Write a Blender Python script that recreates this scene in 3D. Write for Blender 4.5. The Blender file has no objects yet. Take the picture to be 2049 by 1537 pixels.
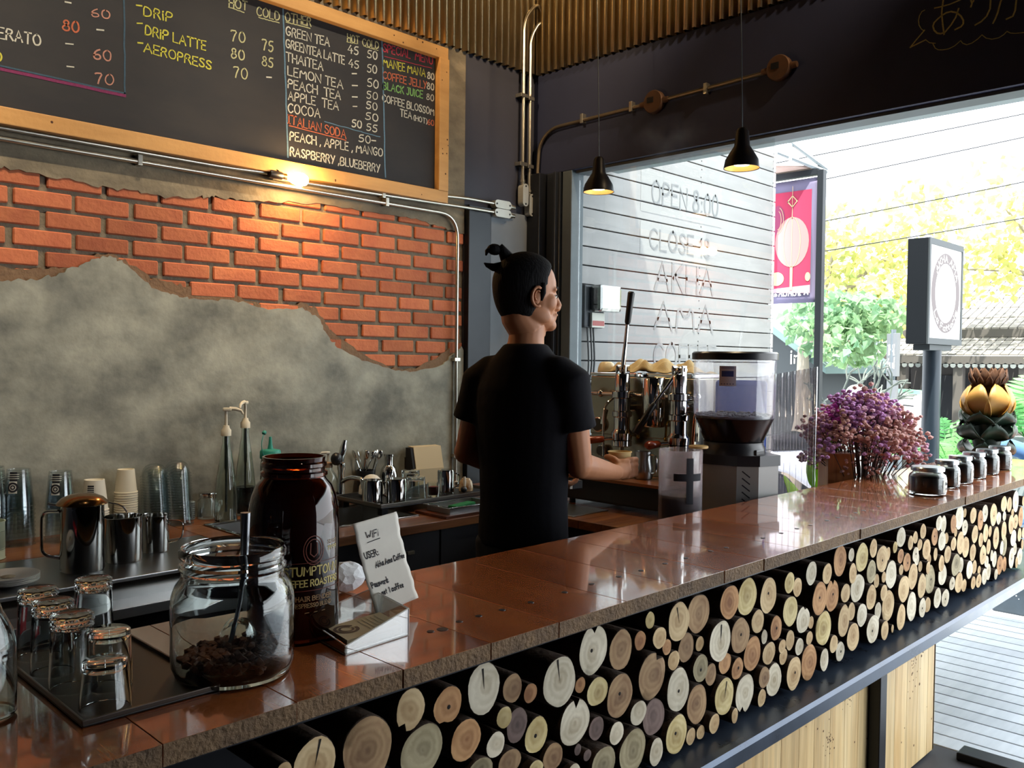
import bpy, bmesh, math, random
from mathutils import Vector, Matrix
PI = math.pi
S = bpy.context.scene
COL = S.collection

# ------------------------------------------------------------------ camera, sky, lights, exposure
cam_d = bpy.data.cameras.new('camera')
cam_d.sensor_width = 36.0
cam_d.lens = 36.0 * 1750 / 2049
cam_d.clip_start = 0.02
cam_d.clip_end = 300
cam = bpy.data.objects.new('camera', cam_d)
COL.objects.link(cam)
_y, _p, _r = math.radians(44.697), math.radians(1.549), math.radians(0.636)
_f = Vector((math.cos(_y) * math.cos(_p), math.sin(_y) * math.cos(_p), -math.sin(_p)))
_rt = Vector((math.sin(_y), -math.cos(_y), 0))
_up = _rt.cross(_f)
_r2 = math.cos(_r) * _rt + math.sin(_r) * _up
_u2 = -math.sin(_r) * _rt + math.cos(_r) * _up
cam.matrix_world = Matrix(((_r2.x, _u2.x, -_f.x, 0), (_r2.y, _u2.y, -_f.y, 0), (_r2.z, _u2.z, -_f.z, 1.5), (0, 0, 0, 1)))
S.camera = cam
S.view_settings.view_transform = 'Standard'
S.view_settings.look = 'None'
S.view_settings.exposure = 0.0
S.view_settings.gamma = 1.0
S.view_settings.use_curve_mapping = False
S.cycles.max_bounces = 12
S.cycles.transparent_max_bounces = 24
S.cycles.transmission_bounces = 12
S.cycles.glossy_bounces = 5
S.cycles.diffuse_bounces = 4
S.cycles.caustics_reflective = False
S.cycles.caustics_refractive = False
S.cycles.use_denoising = True
S.cycles.sample_clamp_indirect = 6.0

w = bpy.data.worlds.new('sky')
S.world = w
w.use_nodes = True
nt = w.node_tree
bg = nt.nodes['Background']
bg.inputs['Color'].default_value = (0.90, 0.955, 1.0, 1)
bg.inputs['Strength'].default_value = 6.0

def light(name, kind, loc, energy, color=(1, 1, 1), aim=None, size=0.1, angle=60, blend=0.5):
    d = bpy.data.lights.new(name, kind)
    d.energy = energy
    d.color = color
    if kind == 'SPOT':
        d.spot_size = math.radians(angle)
        d.spot_blend = blend
        d.shadow_soft_size = size
    elif kind == 'POINT':
        d.shadow_soft_size = size
    elif kind == 'SUN':
        d.angle = math.radians(0.6)
    o = bpy.data.objects.new(name, d)
    o.location = loc
    if aim is not None:
        o.rotation_euler = (Vector(aim) - Vector(loc)).to_track_quat('-Z', 'Y').to_euler()
    COL.objects.link(o)
    return o

light('sun', 'SUN', (0, 0, 20), 20.0, (1.0, 0.95, 0.82), aim=(7.0, 3.0, 0))
WARM = (1.0, 0.72, 0.42)
# warm ceiling spots: over the menu wall and at the corrugated cladding
LAMP = (1.0, 0.82, 0.58)
for lx in (0.35, 1.25, 2.15):
    light('spot_menu_wall', 'SPOT', (lx, 2.15, 4.25), 210, LAMP, aim=(lx, 3.39, 2.25), size=0.05, angle=48, blend=1.0)
light('spot_cladding', 'SPOT', (3.15, 1.55, 3.95), 130, WARM, aim=(3.56, 2.5, 3.75), size=0.03, angle=80, blend=0.6)
light('spot_cladding', 'SPOT', (3.15, 0.6, 3.95), 130, WARM, aim=(3.56, 1.5, 3.75), size=0.03, angle=80, blend=0.6)
light('spot_cladding', 'SPOT', (1.6, 2.95, 3.95), 130, WARM, aim=(2.6, 3.39, 3.75), size=0.03, angle=80, blend=0.6)
light('spot_bar', 'SPOT', (1.3, 0.3, 4.2), 55, (1.0, 0.84, 0.64), aim=(1.35, 1.2, 0.9), size=0.06, angle=42, blend=0.9)

# ------------------------------------------------------------------ helpers: colour and materials
def lin(h):
    if isinstance(h, (tuple, list)):
        return tuple(h) + (1,) if len(h) == 3 else tuple(h)
    h = h.lstrip('#')
    v = [int(h[i:i + 2], 16) / 255 for i in (0, 2, 4)]
    return tuple(c / 12.92 if c <= 0.04045 else ((c + 0.055) / 1.055) ** 2.4 for c in v) + (1,)

MATS = {}

def M(name, col='#888888', rough=0.5, metal=0.0, spec=0.5, var=None, bump=None, trans=0.0, ior=1.45, coat=0.0, emit=None, alpha=1.0, island=0.0, sheen=0.0, rvar=0.0):
    """principled material; var=(colour2, scale, contrast, stretch), bump=(scale, strength), island = random brightness per loose piece"""
    if name in MATS:
        return MATS[name]
    m = bpy.data.materials.new(name)
    m.use_nodes = True
    n, l = m.node_tree.nodes, m.node_tree.links
    b = n['Principled BSDF']
    b.inputs['Base Color'].default_value = lin(col)
    b.inputs['Roughness'].default_value = rough
    b.inputs['Metallic'].default_value = metal
    b.inputs['Specular IOR Level'].default_value = spec
    b.inputs['IOR'].default_value = ior
    b.inputs['Transmission Weight'].default_value = trans
    b.inputs['Coat Weight'].default_value = coat
    b.inputs['Coat Roughness'].default_value = 0.08
    b.inputs['Alpha'].default_value = alpha
    b.inputs['Sheen Weight'].default_value = sheen
    if emit:
        b.inputs['Emission Color'].default_value = lin(emit[0])
        b.inputs['Emission Strength'].default_value = emit[1]
    tc = None
    out = None
    def coord(stretch):
        nonlocal tc
        if tc is None:
            tc = n.new('ShaderNodeTexCoord')
        mp = n.new('ShaderNodeMapping')
        mp.inputs['Scale'].default_value = stretch
        l.new(tc.outputs['Object'], mp.inputs['Vector'])
        return mp.outputs['Vector']
    if var:
        c2, sc, con = var[0], var[1], var[2]
        st = var[3] if len(var) > 3 else (1, 1, 1)
        tx = n.new('ShaderNodeTexNoise')
        tx.inputs['Scale'].default_value = sc
        tx.inputs['Detail'].default_value = 6
        tx.inputs['Roughness'].default_value = 0.6
        l.new(coord(st), tx.inputs['Vector'])
        rp = n.new('ShaderNodeValToRGB')
        rp.color_ramp.elements[0].position = 0.5 - con
        rp.color_ramp.elements[1].position = 0.5 + con
        rp.color_ramp.elements[0].color = lin(col)
        rp.color_ramp.elements[1].color = lin(c2)
        l.new(tx.outputs['Fac'], rp.inputs['Fac'])
        out = rp.outputs['Color']
        l.new(out, b.inputs['Base Color'])
        if rvar:
            mr = n.new('ShaderNodeMapRange')
            mr.inputs['To Min'].default_value = rough - rvar
            mr.inputs['To Max'].default_value = rough + rvar
            l.new(tx.outputs['Fac'], mr.inputs['Value'])
            l.new(mr.outputs['Result'], b.inputs['Roughness'])
    if island:
        g = n.new('ShaderNodeNewGeometry')
        mr = n.new('ShaderNodeMapRange')
        mr.inputs['To Min'].default_value = 1 - island
        mr.inputs['To Max'].default_value = 1 + island
        l.new(g.outputs['Random Per Island'], mr.inputs['Value'])
        hs = n.new('ShaderNodeHueSaturation')
        if out is None:
            hs.inputs['Color'].default_value = lin(col)
        else:
            l.new(out, hs.inputs['Color'])
        l.new(mr.outputs['Result'], hs.inputs['Value'])
        l.new(hs.outputs['Color'], b.inputs['Base Color'])
    if bump:
        tx = n.new('ShaderNodeTexNoise')
        tx.inputs['Scale'].default_value = bump[0]
        tx.inputs['Detail'].default_value = 5
        l.new(coord(bump[2] if len(bump) > 2 else (1, 1, 1)), tx.inputs['Vector'])
        bp = n.new('ShaderNodeBump')
        bp.inputs['Strength'].default_value = bump[1]
        bp.inputs['Distance'].default_value = 0.01
        l.new(tx.outputs['Fac'], bp.inputs['Height'])
        l.new(bp.outputs['Normal'], b.inputs['Normal'])
    MATS[name] = m
    return m

def thin_glass(name, tint='#ffffff', amount=0.12, rough=0.03):
    """clear sheet: mostly lets light straight through, with a grazing reflection"""
    if name in MATS:
        return MATS[name]
    m = bpy.data.materials.new(name)
    m.use_nodes = True
    n, l = m.node_tree.nodes, m.node_tree.links
    for x in list(n):
        if x.type != 'OUTPUT_MATERIAL':
            n.remove(x)
    out = [x for x in n if x.type == 'OUTPUT_MATERIAL'][0]
    tr = n.new('ShaderNodeBsdfTransparent'); tr.inputs['Color'].default_value = lin(tint)
    gl = n.new('ShaderNodeBsdfGlossy'); gl.inputs['Roughness'].default_value = rough
    lw = n.new('ShaderNodeLayerWeight'); lw.inputs['Blend'].default_value = 0.35
    mr = n.new('ShaderNodeMapRange')
    mr.inputs['To Min'].default_value = amount * 0.35
    mr.inputs['To Max'].default_value = min(1.0, amount * 4.5)
    l.new(lw.outputs['Facing'], mr.inputs['Value'])
    mx = n.new('ShaderNodeMixShader')
    l.new(mr.outputs['Result'], mx.inputs['Fac'])
    l.new(tr.outputs[0], mx.inputs[1]); l.new(gl.outputs[0], mx.inputs[2])
    l.new(mx.outputs[0], out.inputs['Surface'])
    MATS[name] = m
    return m

def cloudy(name, col='#ffffff', veil=0.3, gloss=0.08, rough=0.1):
    """milky clear plastic: part straight through, part white veil, thin gloss"""
    m = thin_glass(name, '#ffffff', gloss, rough)
    n, l = m.node_tree.nodes, m.node_tree.links
    out = [x for x in n if x.type == 'OUTPUT_MATERIAL'][0]
    src = out.inputs['Surface'].links[0].from_socket
    df = n.new('ShaderNodeBsdfDiffuse'); df.inputs['Color'].default_value = lin(col)
    tl = n.new('ShaderNodeBsdfTranslucent'); tl.inputs['Color'].default_value = lin(col)
    m1 = n.new('ShaderNodeMixShader'); m1.inputs['Fac'].default_value = 0.5
    l.new(df.outputs[0], m1.inputs[1]); l.new(tl.outputs[0], m1.inputs[2])
    m2 = n.new('ShaderNodeMixShader'); m2.inputs['Fac'].default_value = veil
    l.new(src, m2.inputs[1]); l.new(m1.outputs[0], m2.inputs[2]); l.new(m2.outputs[0], out.inputs['Surface'])
    return m

# ------------------------------------------------------------------ helpers: meshes
class B:
    """collects shapes into one mesh"""
    def __init__(self):
        self.bm = bmesh.new()
        self.mi = 0
    def _tag(self, faces, smooth=True):
        for f in faces:
            f.material_index = self.mi
            f.smooth = smooth
    def box(self, c, s, rot=None, bevel=0.0, seg=2):
        mat = Matrix.Translation(c) @ ((rot.to_4x4() if rot is not None else Matrix.Identity(4))) @ Matrix.Diagonal((s[0], s[1], s[2], 1))
        r = bmesh.ops.create_cube(self.bm, size=1.0, matrix=mat)
        fs = set(f for v in r['verts'] for f in v.link_faces)
        if bevel:
            es = list(set(e for f in fs for e in f.edges))
            rb = bmesh.ops.bevel(self.bm, geom=es, offset=bevel, segments=seg, affect='EDGES', profile=0.6)
            fs = set(rb['faces']) | set(f for f in fs if f.is_valid)
            fs |= set(f for v in rb['verts'] for f in v.link_faces)
        self._tag(fs, False)
        return self
    def bx(self, x0, x1, y0, y1, z0, z1, bevel=0.0):
        return self.box(((x0 + x1) / 2, (y0 + y1) / 2, (z0 + z1) / 2), (abs(x1 - x0), abs(y1 - y0), abs(z1 - z0)), None, bevel)
    def ring(self, c, n, u, v, r, ry=None):
        ry = r if ry is None else ry
        return [self.bm.verts.new(c + u * (r * math.cos(2 * PI * i / n)) + v * (ry * math.sin(2 * PI * i / n))) for i in range(n)]
    def skin(self, rings, cap0=True, cap1=True, closed=True):
        fs = []
        for a, b in zip(rings, rings[1:]):
            n = len(a)
            for i in range(n if closed else n - 1):
                j = (i + 1) % n
                try:
                    fs.append(self.bm.faces.new((a[i], a[j], b[j], b[i])))
                except ValueError:
                    pass
        if cap0:
            fs.append(self.bm.faces.new(list(reversed(rings[0]))))
        if cap1:
            fs.append(self.bm.faces.new(rings[-1]))
        self._tag(fs)
        return self
    def lathe(self, prof, c=(0, 0, 0), axis=(0, 0, 1), n=24, cap0=True, cap1=True, wob=None):
        ax = Vector(axis).normalized()
        u = ax.orthogonal().normalized() if abs(ax.z) < 0.999 else Vector((1, 0, 0))
        v = ax.cross(u)
        c = Vector(c)
        rings = []
        for k, (r, z) in enumerate(prof):
            r = max(r, 1e-5)
            if wob:
                rings.append([self.bm.verts.new(c + ax * z + (u * math.cos(2 * PI * i / n) + v * math.sin(2 * PI * i / n)) * r * wob(2 * PI * i / n, k)) for i in range(n)])
            else:
                rings.append(self.ring(c + ax * z, n, u, v, r))
        return self.skin(rings, cap0, cap1)
    def cyl(self, p0, p1, r0, r1=None, n=16):
        p0, p1 = Vector(p0), Vector(p1)
        d = p1 - p0
        return self.lathe([(r0, 0), (r0 if r1 is None else r1, d.length)], p0, d, n)
    def tube(self, pts, r, n=8, caps=True):
        pts = [Vector(p) for p in pts]
        rs = r if isinstance(r, (list, tuple)) else [r] * len(pts)
        t0 = (pts[1] - pts[0]).normalized()
        u = t0.orthogonal().normalized()
        rings = []
        for i, p in enumerate(pts):
            t = (pts[min(i + 1, len(pts) - 1)] - pts[max(i - 1, 0)]).normalized()
            u = (u - t * u.dot(t))
            u = u.normalized() if u.length > 1e-6 else t.orthogonal().normalized()
            rings.append(self.ring(p, n, u, t.cross(u), rs[i]))
        return self.skin(rings, caps, caps)
    def ball(self, c, r, s=(1, 1, 1), n=16, rot=None):
        mat = Matrix.Translation(c) @ (rot.to_4x4() if rot is not None else Matrix.Identity(4)) @ Matrix.Diagonal((s[0] * r, s[1] * r, s[2] * r, 1))
        q = bmesh.ops.create_uvsphere(self.bm, u_segments=n, v_segments=max(6, n // 2), radius=1.0, matrix=mat)
        self._tag(set(f for v in q['verts'] for f in v.link_faces))
        return self
    def ico(self, c, r, s=(1, 1, 1), sub=1, jit=0.0, rng=None):
        mat = Matrix.Translation(c) @ Matrix.Diagonal((s[0] * r, s[1] * r, s[2] * r, 1))
        q = bmesh.ops.create_icosphere(self.bm, subdivisions=sub, radius=1.0, matrix=mat)
        if jit:
            for v in q['verts']:
                v.co += Vector((rng.uniform(-1, 1), rng.uniform(-1, 1), rng.uniform(-1, 1))) * jit
        self._tag(set(f for v in q['verts'] for f in v.link_faces))
        return self
    def prism(self, poly, o, u, v, t, smooth=False):
        """flat outline poly (2-D) laid out from o along u, v; thickness vector t"""
        o, u, v, t = Vector(o), Vector(u), Vector(v), Vector(t)
        a = [self.bm.verts.new(o + u * p[0] + v * p[1]) for p in poly]
        b = [self.bm.verts.new(x.co + t) for x in a]
        n = len(a)
        fs = [self.bm.faces.new(list(reversed(a))), self.bm.faces.new(b)]
        for i in range(n):
            j = (i + 1) % n
            fs.append(self.bm.faces.new((a[i], a[j], b[j], b[i])))
        self._tag(fs, smooth)
        return self
    def quad(self, a, b, c, d):
        f = self.bm.faces.new([self.bm.verts.new(Vector(p)) for p in (a, b, c, d)])
        self._tag([f])
        return self
    def grid(self, nx, ny, fn):
        vs = [[self.bm.verts.new(Vector(fn(i / nx, j / ny))) for i in range(nx + 1)] for j in range(ny + 1)]
        fs = [self.bm.faces.new((vs[j][i], vs[j][i + 1], vs[j + 1][i + 1], vs[j + 1][i])) for j in range(ny) for i in range(nx)]
        self._tag(fs)
        return self
    def stroke(self, pts, o, u, v, wdt, t=0.0006):
        """chalk or pen stroke: a thin raised ribbon through 2-D points on the plane (o, u, v)"""
        o, u, v = Vector(o), Vector(u), Vector(v)
        nrm = u.cross(v).normalized()
        P = [Vector(p).to_2d() for p in pts]
        L, R = [], []
        for i, p in enumerate(P):
            d = P[min(i + 1, len(P) - 1)] - P[max(i - 1, 0)]
            if d.length < 1e-9:
                d = Vector((1, 0))
            d.normalize()
            q = Vector((-d.y, d.x)) * wdt / 2
            if i == 0:
                p = p - d * wdt * 0.4
            if i == len(P) - 1:
                p = p + d * wdt * 0.4
            L.append(self.bm.verts.new(o + u * (p + q).x + v * (p + q).y + nrm * t))
            R.append(self.bm.verts.new(o + u * (p - q).x + v * (p - q).y + nrm * t))
        fs = [self.bm.faces.new((L[i], R[i], R[i + 1], L[i + 1])) for i in range(len(P) - 1)]
        self._tag(fs)
        return self

def finish(me, ang=38):
    for e in me.edges if False else []:
        pass

def obj(name, b, mat=None, parent=None, label=None, ang=40, at=None, solid=0.0, sub=0):
    """link the collected shapes as ONE mesh object"""
    bm = b.bm
    bmesh.ops.recalc_face_normals(bm, faces=bm.faces)
    ca = math.radians(ang)
    for e in bm.edges:
        if len(e.link_faces) == 2:
            try:
                if e.calc_face_angle() > ca:
                    e.smooth = False
            except ValueError:
                pass
    me = bpy.data.meshes.new(name)
    bm.to_mesh(me)
    bm.free()
    mats = mat if isinstance(mat, (list, tuple)) else ([mat] if mat else [])
    for m in mats:
        me.materials.append(m)
    o = bpy.data.objects.new(name, me)
    COL.objects.link(o)
    if parent is not None:
        o.parent = parent
        if parent.get('wc'):
            o.location = -parent.location
    if at is not None:
        o.location = at
    if label:
        o['label'] = label
    if solid:
        md = o.modifiers.new('solid', 'SOLIDIFY'); md.thickness = solid; md.offset = 0
    if sub:
        md = o.modifiers.new('sub', 'SUBSURF'); md.levels = sub; md.render_levels = sub
    return o

def thing(name, label, cat, loc=(0, 0, 0), rz=0.0, group=None, wc=False):
    """Empty at the base of a thing; wc: its parts are written in world coordinates"""
    o = bpy.data.objects.new(name, None)
    COL.objects.link(o)
    o.empty_display_size = 0.05
    o.location = loc
    o.rotation_euler = (0, 0, rz)
    o['label'] = label
    o['category'] = cat
    if group:
        o['group'] = group
    if wc:
        o['wc'] = 1
    return o

def tag(o, label, cat, group=None, kind=None):
    o['label'] = label
    o['category'] = cat
    if group:
        o['group'] = group
    if kind:
        o['kind'] = kind
    return o

def struct(o, label=None):
    o['kind'] = 'structure'
    if label:
        o['label'] = label
    return o

KIDS = {}
def dup(root, loc, rz=0.0, label=None, group=None):
    r = root.copy(); COL.objects.link(r)
    r.location = loc
    r.rotation_euler = (0, 0, rz)
    if label: r['label'] = label
    if group: r['group'] = group
    for ch in [o for o in COL.objects if o.parent == root]:
        c = ch.copy(); COL.objects.link(c); c.parent = r
        for g in [o for o in COL.objects if o.parent == ch]:
            d = g.copy(); COL.objects.link(d); d.parent = c
    return r

def arc(c, r, a0, a1, n, ax=(1, 0, 0), ay=(0, 0, 1)):
    c, ax, ay = Vector(c), Vector(ax), Vector(ay)
    return [c + ax * (r * math.cos(a0 + (a1 - a0) * i / n)) + ay * (r * math.sin(a0 + (a1 - a0) * i / n)) for i in range(n + 1)]

def bend_path(pts, r=0.08, n=6):
    """polyline with rounded corners"""
    pts = [Vector(p) for p in pts]
    out = [pts[0]]
    for a, b, c in zip(pts, pts[1:], pts[2:]):
        d0, d1 = (a - b), (c - b)
        k = min(r, d0.length * 0.49, d1.length * 0.49)
        p, q = b + d0.normalized() * k, b + d1.normalized() * k
        for i in range(n + 1):
            t = i / n
            out.append((1 - t) ** 2 * p + 2 * t * (1 - t) * b + t * t * q)
    out.append(pts[-1])
    return out
# ------------------------------------------------------------------ the setting
YW, XF, ZC, ZB, YL = 3.39, 3.565, 0.9825, 0.855, 1.185
ZBEAM0, ZBEAM1 = 2.523, 3.075
rng = random.Random(7)

m_navy = M('navy_paint', '#2b2d3a', 0.6, var=('#343645', 3.0, 0.3))
m_black = M('black_steel', '#15161b', 0.38, metal=0.3, var=('#20232b', 6.0, 0.3), rvar=0.1)
m_grey_post = M('grey_primer_steel', '#4a5258', 0.5, metal=0.2, var=('#59636a', 5, 0.25))
m_floor = M('dark_concrete', '#26262a', 0.6, var=('#35343a', 2.5, 0.3))
m_deck = M('grey_deck_boards', '#a3abb3', 0.45, var=('#c2c9d0', 3.0, 0.35, (1, 8, 1)), island=0.12)
m_brick = M('orange_brick', '#a4573c', 0.85, var=('#bd7049', 9, 0.25), bump=(60, 0.35), island=0.28)
m_mortar = M('grey_mortar', '#6b6051', 0.95, var=('#857a66', 14, 0.3), bump=(50, 0.6))
m_plaster = M('grey_troweled_plaster', '#6a6a62', 0.8, var=('#a7a596', 4.2, 0.17, (1, 1, 1.2)), bump=(14, 0.5))
m_scratch = M('brown_scratch_coat', '#6d5340', 0.95, var=('#84694f', 12, 0.3), bump=(60, 0.5))
m_upper = M('grey_upper_patch', '#554d42', 0.9, var=('#8f836d', 5, 0.25, (1, 1, 2)), bump=(25, 0.6))
m_corr = M('galvanised_iron', '#a89470', 0.33, metal=0.95, var=('#d8c294', 20, 0.35, (1, 1, 0.25)), rvar=0.08)
m_ceil = M('dark_ceiling', '#17161a', 0.9)
m_eave = M('pale_eave_boards', '#8b989b', 0.6, island=0.1)
m_slat = M('grey_painted_boards', '#858282', 0.55, var=('#9c9998', 3.5, 0.3, (0.6, 1, 3)), island=0.07)
m_gap = M('dark_gap', '#14151a', 0.9)

# floor inside and deck outside
b = B(); b.bx(-3.2, XF + 0.05, -4.0, YW, -0.1, 0.0)
struct(obj('floor', b, m_floor))
b = B()
yy = -3.2
while yy < 3.3:
    pass
    yy += 10
xx = XF + 0.06
while xx < 8.4:
    b.bx(xx, xx + 0.108, -4.0, 3.36, -0.08, 0.0, 0.004)
    xx += 0.116
struct(obj('floor_deck', b, m_deck), 'grey board deck outside the opening')
b = B(); b.bx(8.4, 40, -14, 30, -0.3, -0.12)
struct(obj('street', b, M('asphalt', '#8f9092', 0.9, var=('#a5a5a6', 2, 0.3))))

# shop shell behind and beside the viewer
b = B(); b.bx(-3.3, -3.2, -4.0, YW, 0, 4.6)
struct(obj('wall_left', b, m_navy))
b = B(); b.bx(-3.2, XF, -4.1, -4.0, 0, 4.6)
struct(obj('wall_rear', b, m_navy))
b = B(); b.bx(-3.3, 3.75, -4.1, YW + 0.2, 4.6, 4.7)
struct(obj('ceiling', b, m_ceil))

# brick wall with plaster left over its lower part
wb = B()
wb.mi = 0
wb.bx(-3.2, 3.05, YW, YW + 0.2, 0.0, 4.6)          # mortar body
wb.mi = 2
wb.bx(3.05, XF + 0.16, YW - 0.012, YW + 0.2, 0.0, 4.6)     # navy painted end of the wall
wb.mi = 1
zr = 1.4575
k = 0
while zr < 2.17:
    off = 0.1 if k % 2 else 0.0
    x = 1.3647 - 0.21 * 14 + off
    while x < 3.02:
        ln = 0.21
        x1 = min(x + ln - 0.017, 3.046)
        if x1 - x > 0.03:
            d = 0.008 + rng.uniform(-0.002, 0.003)
            j = lambda s: rng.uniform(-s, s)
            wb.box(((x + x1) / 2 + j(.002), YW - d / 2 + 0.002, zr + 0.0345 + j(.0015)), (x1 - x - rng.uniform(0, .006), d + 0.01, 0.0565 + j(.002)),
                   Matrix.Rotation(j(.008), 3, 'Y'), 0.0045, 1)
        x += ln + rng.uniform(-0.004, 0.004)
    zr += 0.0701
    k += 1
wall = struct(obj('wall_back', wb, [m_mortar, m_brick, m_navy]), 'orange brick wall under the menu board, grey plaster below')

def rough(poly, n, amp, seed):
    r = random.Random(seed)
    out = []
    for (a, c) in zip(poly, poly[1:]):
        for i in range(n):
            t = i / n
            out.append((a[0] + (c[0] - a[0]) * t + r.uniform(-amp, amp), a[1] + (c[1] - a[1]) * t + r.uniform(-amp, amp)))
    out.append(poly[-1])
    return out
edge = [(-3.1, 1.9), (-1.6, 1.80), (-0.6, 1.88), (0.2, 1.79), (0.7, 1.75), (0.906, 1.755), (1.0, 1.765), (1.066, 1.783), (1.151, 1.822), (1.212, 1.858), (1.266, 1.874), (1.33, 1.846), (1.425, 1.767), (1.494, 1.747), (1.576, 1.732), (1.67, 1.733), (1.803, 1.73), (1.942, 1.706), (2.089, 1.717), (2.166, 1.683), (2.219, 1.606), (2.272, 1.551), (2.411, 1.495), (2.586, 1.448), (2.709, 1.436), (2.87, 1.461), (2.969, 1.52), (3.03, 1.57)]
def slab(name, poly, y, t, mat, inset, parent):
    bb = B()
    bb.prism(poly, (0, y, 0), (1, 0, 0), (0, 0, 1), (0, -t, 0))
    return obj(name, bb, mat, parent, ang=60)
e1 = rough(edge, 6, 0.006, 3)
slab('plaster', e1 + [(3.045, 1.55), (3.045, 0.0), (-3.1, 0.0)], YW, 0.022, m_plaster, 0, wall)
e2 = rough([(x, z + 0.028 + 0.02 * math.sin(x * 9)) for x, z in edge], 6, 0.007, 4)
slab('scratch_coat', e2 + [(3.046, 1.5), (3.046, 0.5), (-3.1, 0.5)], YW, 0.0125, m_scratch, 0, wall)
up = [(-3.1, 2.12), (0.2, 2.13), (0.908, 2.145), (1.002, 2.134), (1.135, 2.137), (1.239, 2.125), (1.368, 2.125), (1.484, 2.117), (1.627, 2.142), (1.691, 2.151), (1.801, 2.15), (1.988, 2.171), (2.189, 2.187), (2.35, 2.186), (2.52, 2.184), (2.733, 2.186), (2.894, 2.168), (3.03, 2.15)]
slab('upper_patch', rough(up, 6, 0.007, 5) + [(3.046, 2.15), (3.046, 4.5), (-3.1, 4.5)], YW, 0.016, m_upper, 0, wall)

# steel column, grey panel and door posts in the corner
b = B(); b.bx(3.05, 3.208, YW - 0.05, YW - 0.012, 0, 2.30, 0.003)
struct(obj('trim_1', b, m_black), 'black steel column right of the brick wall')
b = B(); b.bx(3.214, 3.50, YW - 0.03, YW - 0.012, 0, 2.30, 0.003)
struct(obj('trim_2', b, M('grey_cement_panel', '#6d737a', 0.7, var=('#7d838a', 4, 0.3))), 'grey cement panel in the corner')
b = B()
b.bx(3.50, XF + 0.1, 3.27, YW - 0.012, 0, ZBEAM0, 0.004)
struct(obj('trim_3', b, m_black), 'black corner post')
b = B(); b.bx(XF - 0.01, XF + 0.09, 3.17, 3.265, 0, ZBEAM0, 0.004)
b.bx(XF - 0.03, XF + 0.0, 3.185, 3.20, 0, ZBEAM0, 0.003)
struct(obj('trim_4', b, M('dark_door_leaf', '#2a2e36', 0.35, metal=0.3)), 'dark steel door frame by the corner')
b = B(); b.bx(XF - 0.0, XF + 0.10, 3.095, 3.160, 0, ZBEAM0, 0.004)
struct(obj('trim_5', b, m_grey_post), 'grey steel post beside the window')

# black beam over the opening, and the corrugated iron above it
b = B(); b.bx(XF, XF + 0.16, -4.0, YW, ZBEAM0, ZBEAM1, 0.004)
beam = struct(obj('beam', b, M('beam_navy', '#1f2540', 0.6, var=('#262d4a', 3.0, 0.3))), 'black beam across the opening')
b = B(); b.bx(XF + 0.03, XF + 0.13, -4.0, 3.09, ZBEAM0 - 0.014, ZBEAM0, 0.002)
obj('window_track', b, m_grey_post, beam)
b = B(); b.bx(XF + 0.02, XF + 0.16, -4.0, YW, ZBEAM1, 4.6)
struct(obj('wall_right', b, m_navy))
def corrugated(name, p0, du, length, nrm, z0, z1, pitch=0.0487, amp=0.017, label=None):
    bb = B()
    p0, du, nrm = Vector(p0), Vector(du), Vector(nrm)
    n = int(length / pitch * 10)
    prof = []
    for i in range(n + 1):
        s = length * i / n
        ph = (s / pitch) % 1.0
        h = amp * math.tanh(3.0 * math.cos(2 * PI * ph)) / math.tanh(3.0)
        prof.append(p0 + du * s + nrm * h)
    a = [bb.bm.verts.new(p + Vector((0, 0, z0))) for p in prof]
    c = [bb.bm.verts.new(p + Vector((0, 0, z1))) for p in prof]
    bb._tag([bb.bm.faces.new((a[i], a[i + 1], c[i + 1], c[i])) for i in range(n)])
    o = obj(name, bb, m_corr, ang=80, solid=0.0015)
    return struct(o, label)
corrugated('wall_cladding_back', (-3.1, YW - 0.030, 0), (1, 0, 0), XF + 3.1 - 0.012, (0, -1, 0), ZBEAM1 + 0.002, 4.59, label='corrugated iron above the menu board')
corrugated('wall_cladding_right', (XF - 0.004, -3.9, 0), (0, 1, 0), YW + 3.9 - 0.04, (-1, 0, 0), ZBEAM1 + 0.002, 4.59, label='corrugated iron above the black beam')

# eave outside
b = B()
for i in range(5):
    b.bx(XF + 0.17 + i * 0.115, XF + 0.17 + i * 0.115 + 0.108, -4.0, 3.36, 2.64 + i * 0.004, 2.66 + i * 0.004, 0.003)
struct(obj('ceiling_eave', b, m_eave), 'pale boards under the outside eave')

# grey slatted wall outside, with faded painted opening hours
b = B()
b.mi = 1
b.bx(3.73, 6.30, YW + 0.022, YW + 0.10, 0, 3.30)
b.mi = 0
z = 1.618 - 0.1142 * 14
while z < 3.25:
    b.bx(3.73, 6.34 if z > 0 else 6.34, YW, YW + 0.02, max(z + 0.004, 0.002), z + 0.1142 - 0.004, 0.002)
    z += 0.1142
slatwall = struct(obj('wall_slatted', b, [m_slat, m_gap]), 'grey horizontal board wall outside the window')
b = B()
r2 = random.Random(5)
for cx in (5.28, 6.30):
    z = 1.618 - 0.1142 * 8
    while z < 3.2:
        b.lathe([(0.0045, 0), (0.0045, 0.0012)], (cx + r2.uniform(-.006, .006), YW, z + 0.03), (0, -1, 0), 8)
        b.lathe([(0.0045, 0), (0.0045, 0.0012)], (cx + r2.uniform(-.006, .006), YW, z + 0.085), (0, -1, 0), 8)
        z += 0.1142
b.bx(5.279, 5.285, YW - 0.001, YW + 0.001, 2.65, 2.755)
obj('nail_heads', b, m_gap, slatwall)

# window pane in the opening
pane = B(); pane.bx(XF + 0.06, XF + 0.066, 1.95, 3.09, 0.90, ZBEAM0)
struct(obj('window_1', pane, thin_glass('window_glass', '#f4f8f8', 0.10, 0.01)), 'clear fixed pane beside the post')
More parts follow.
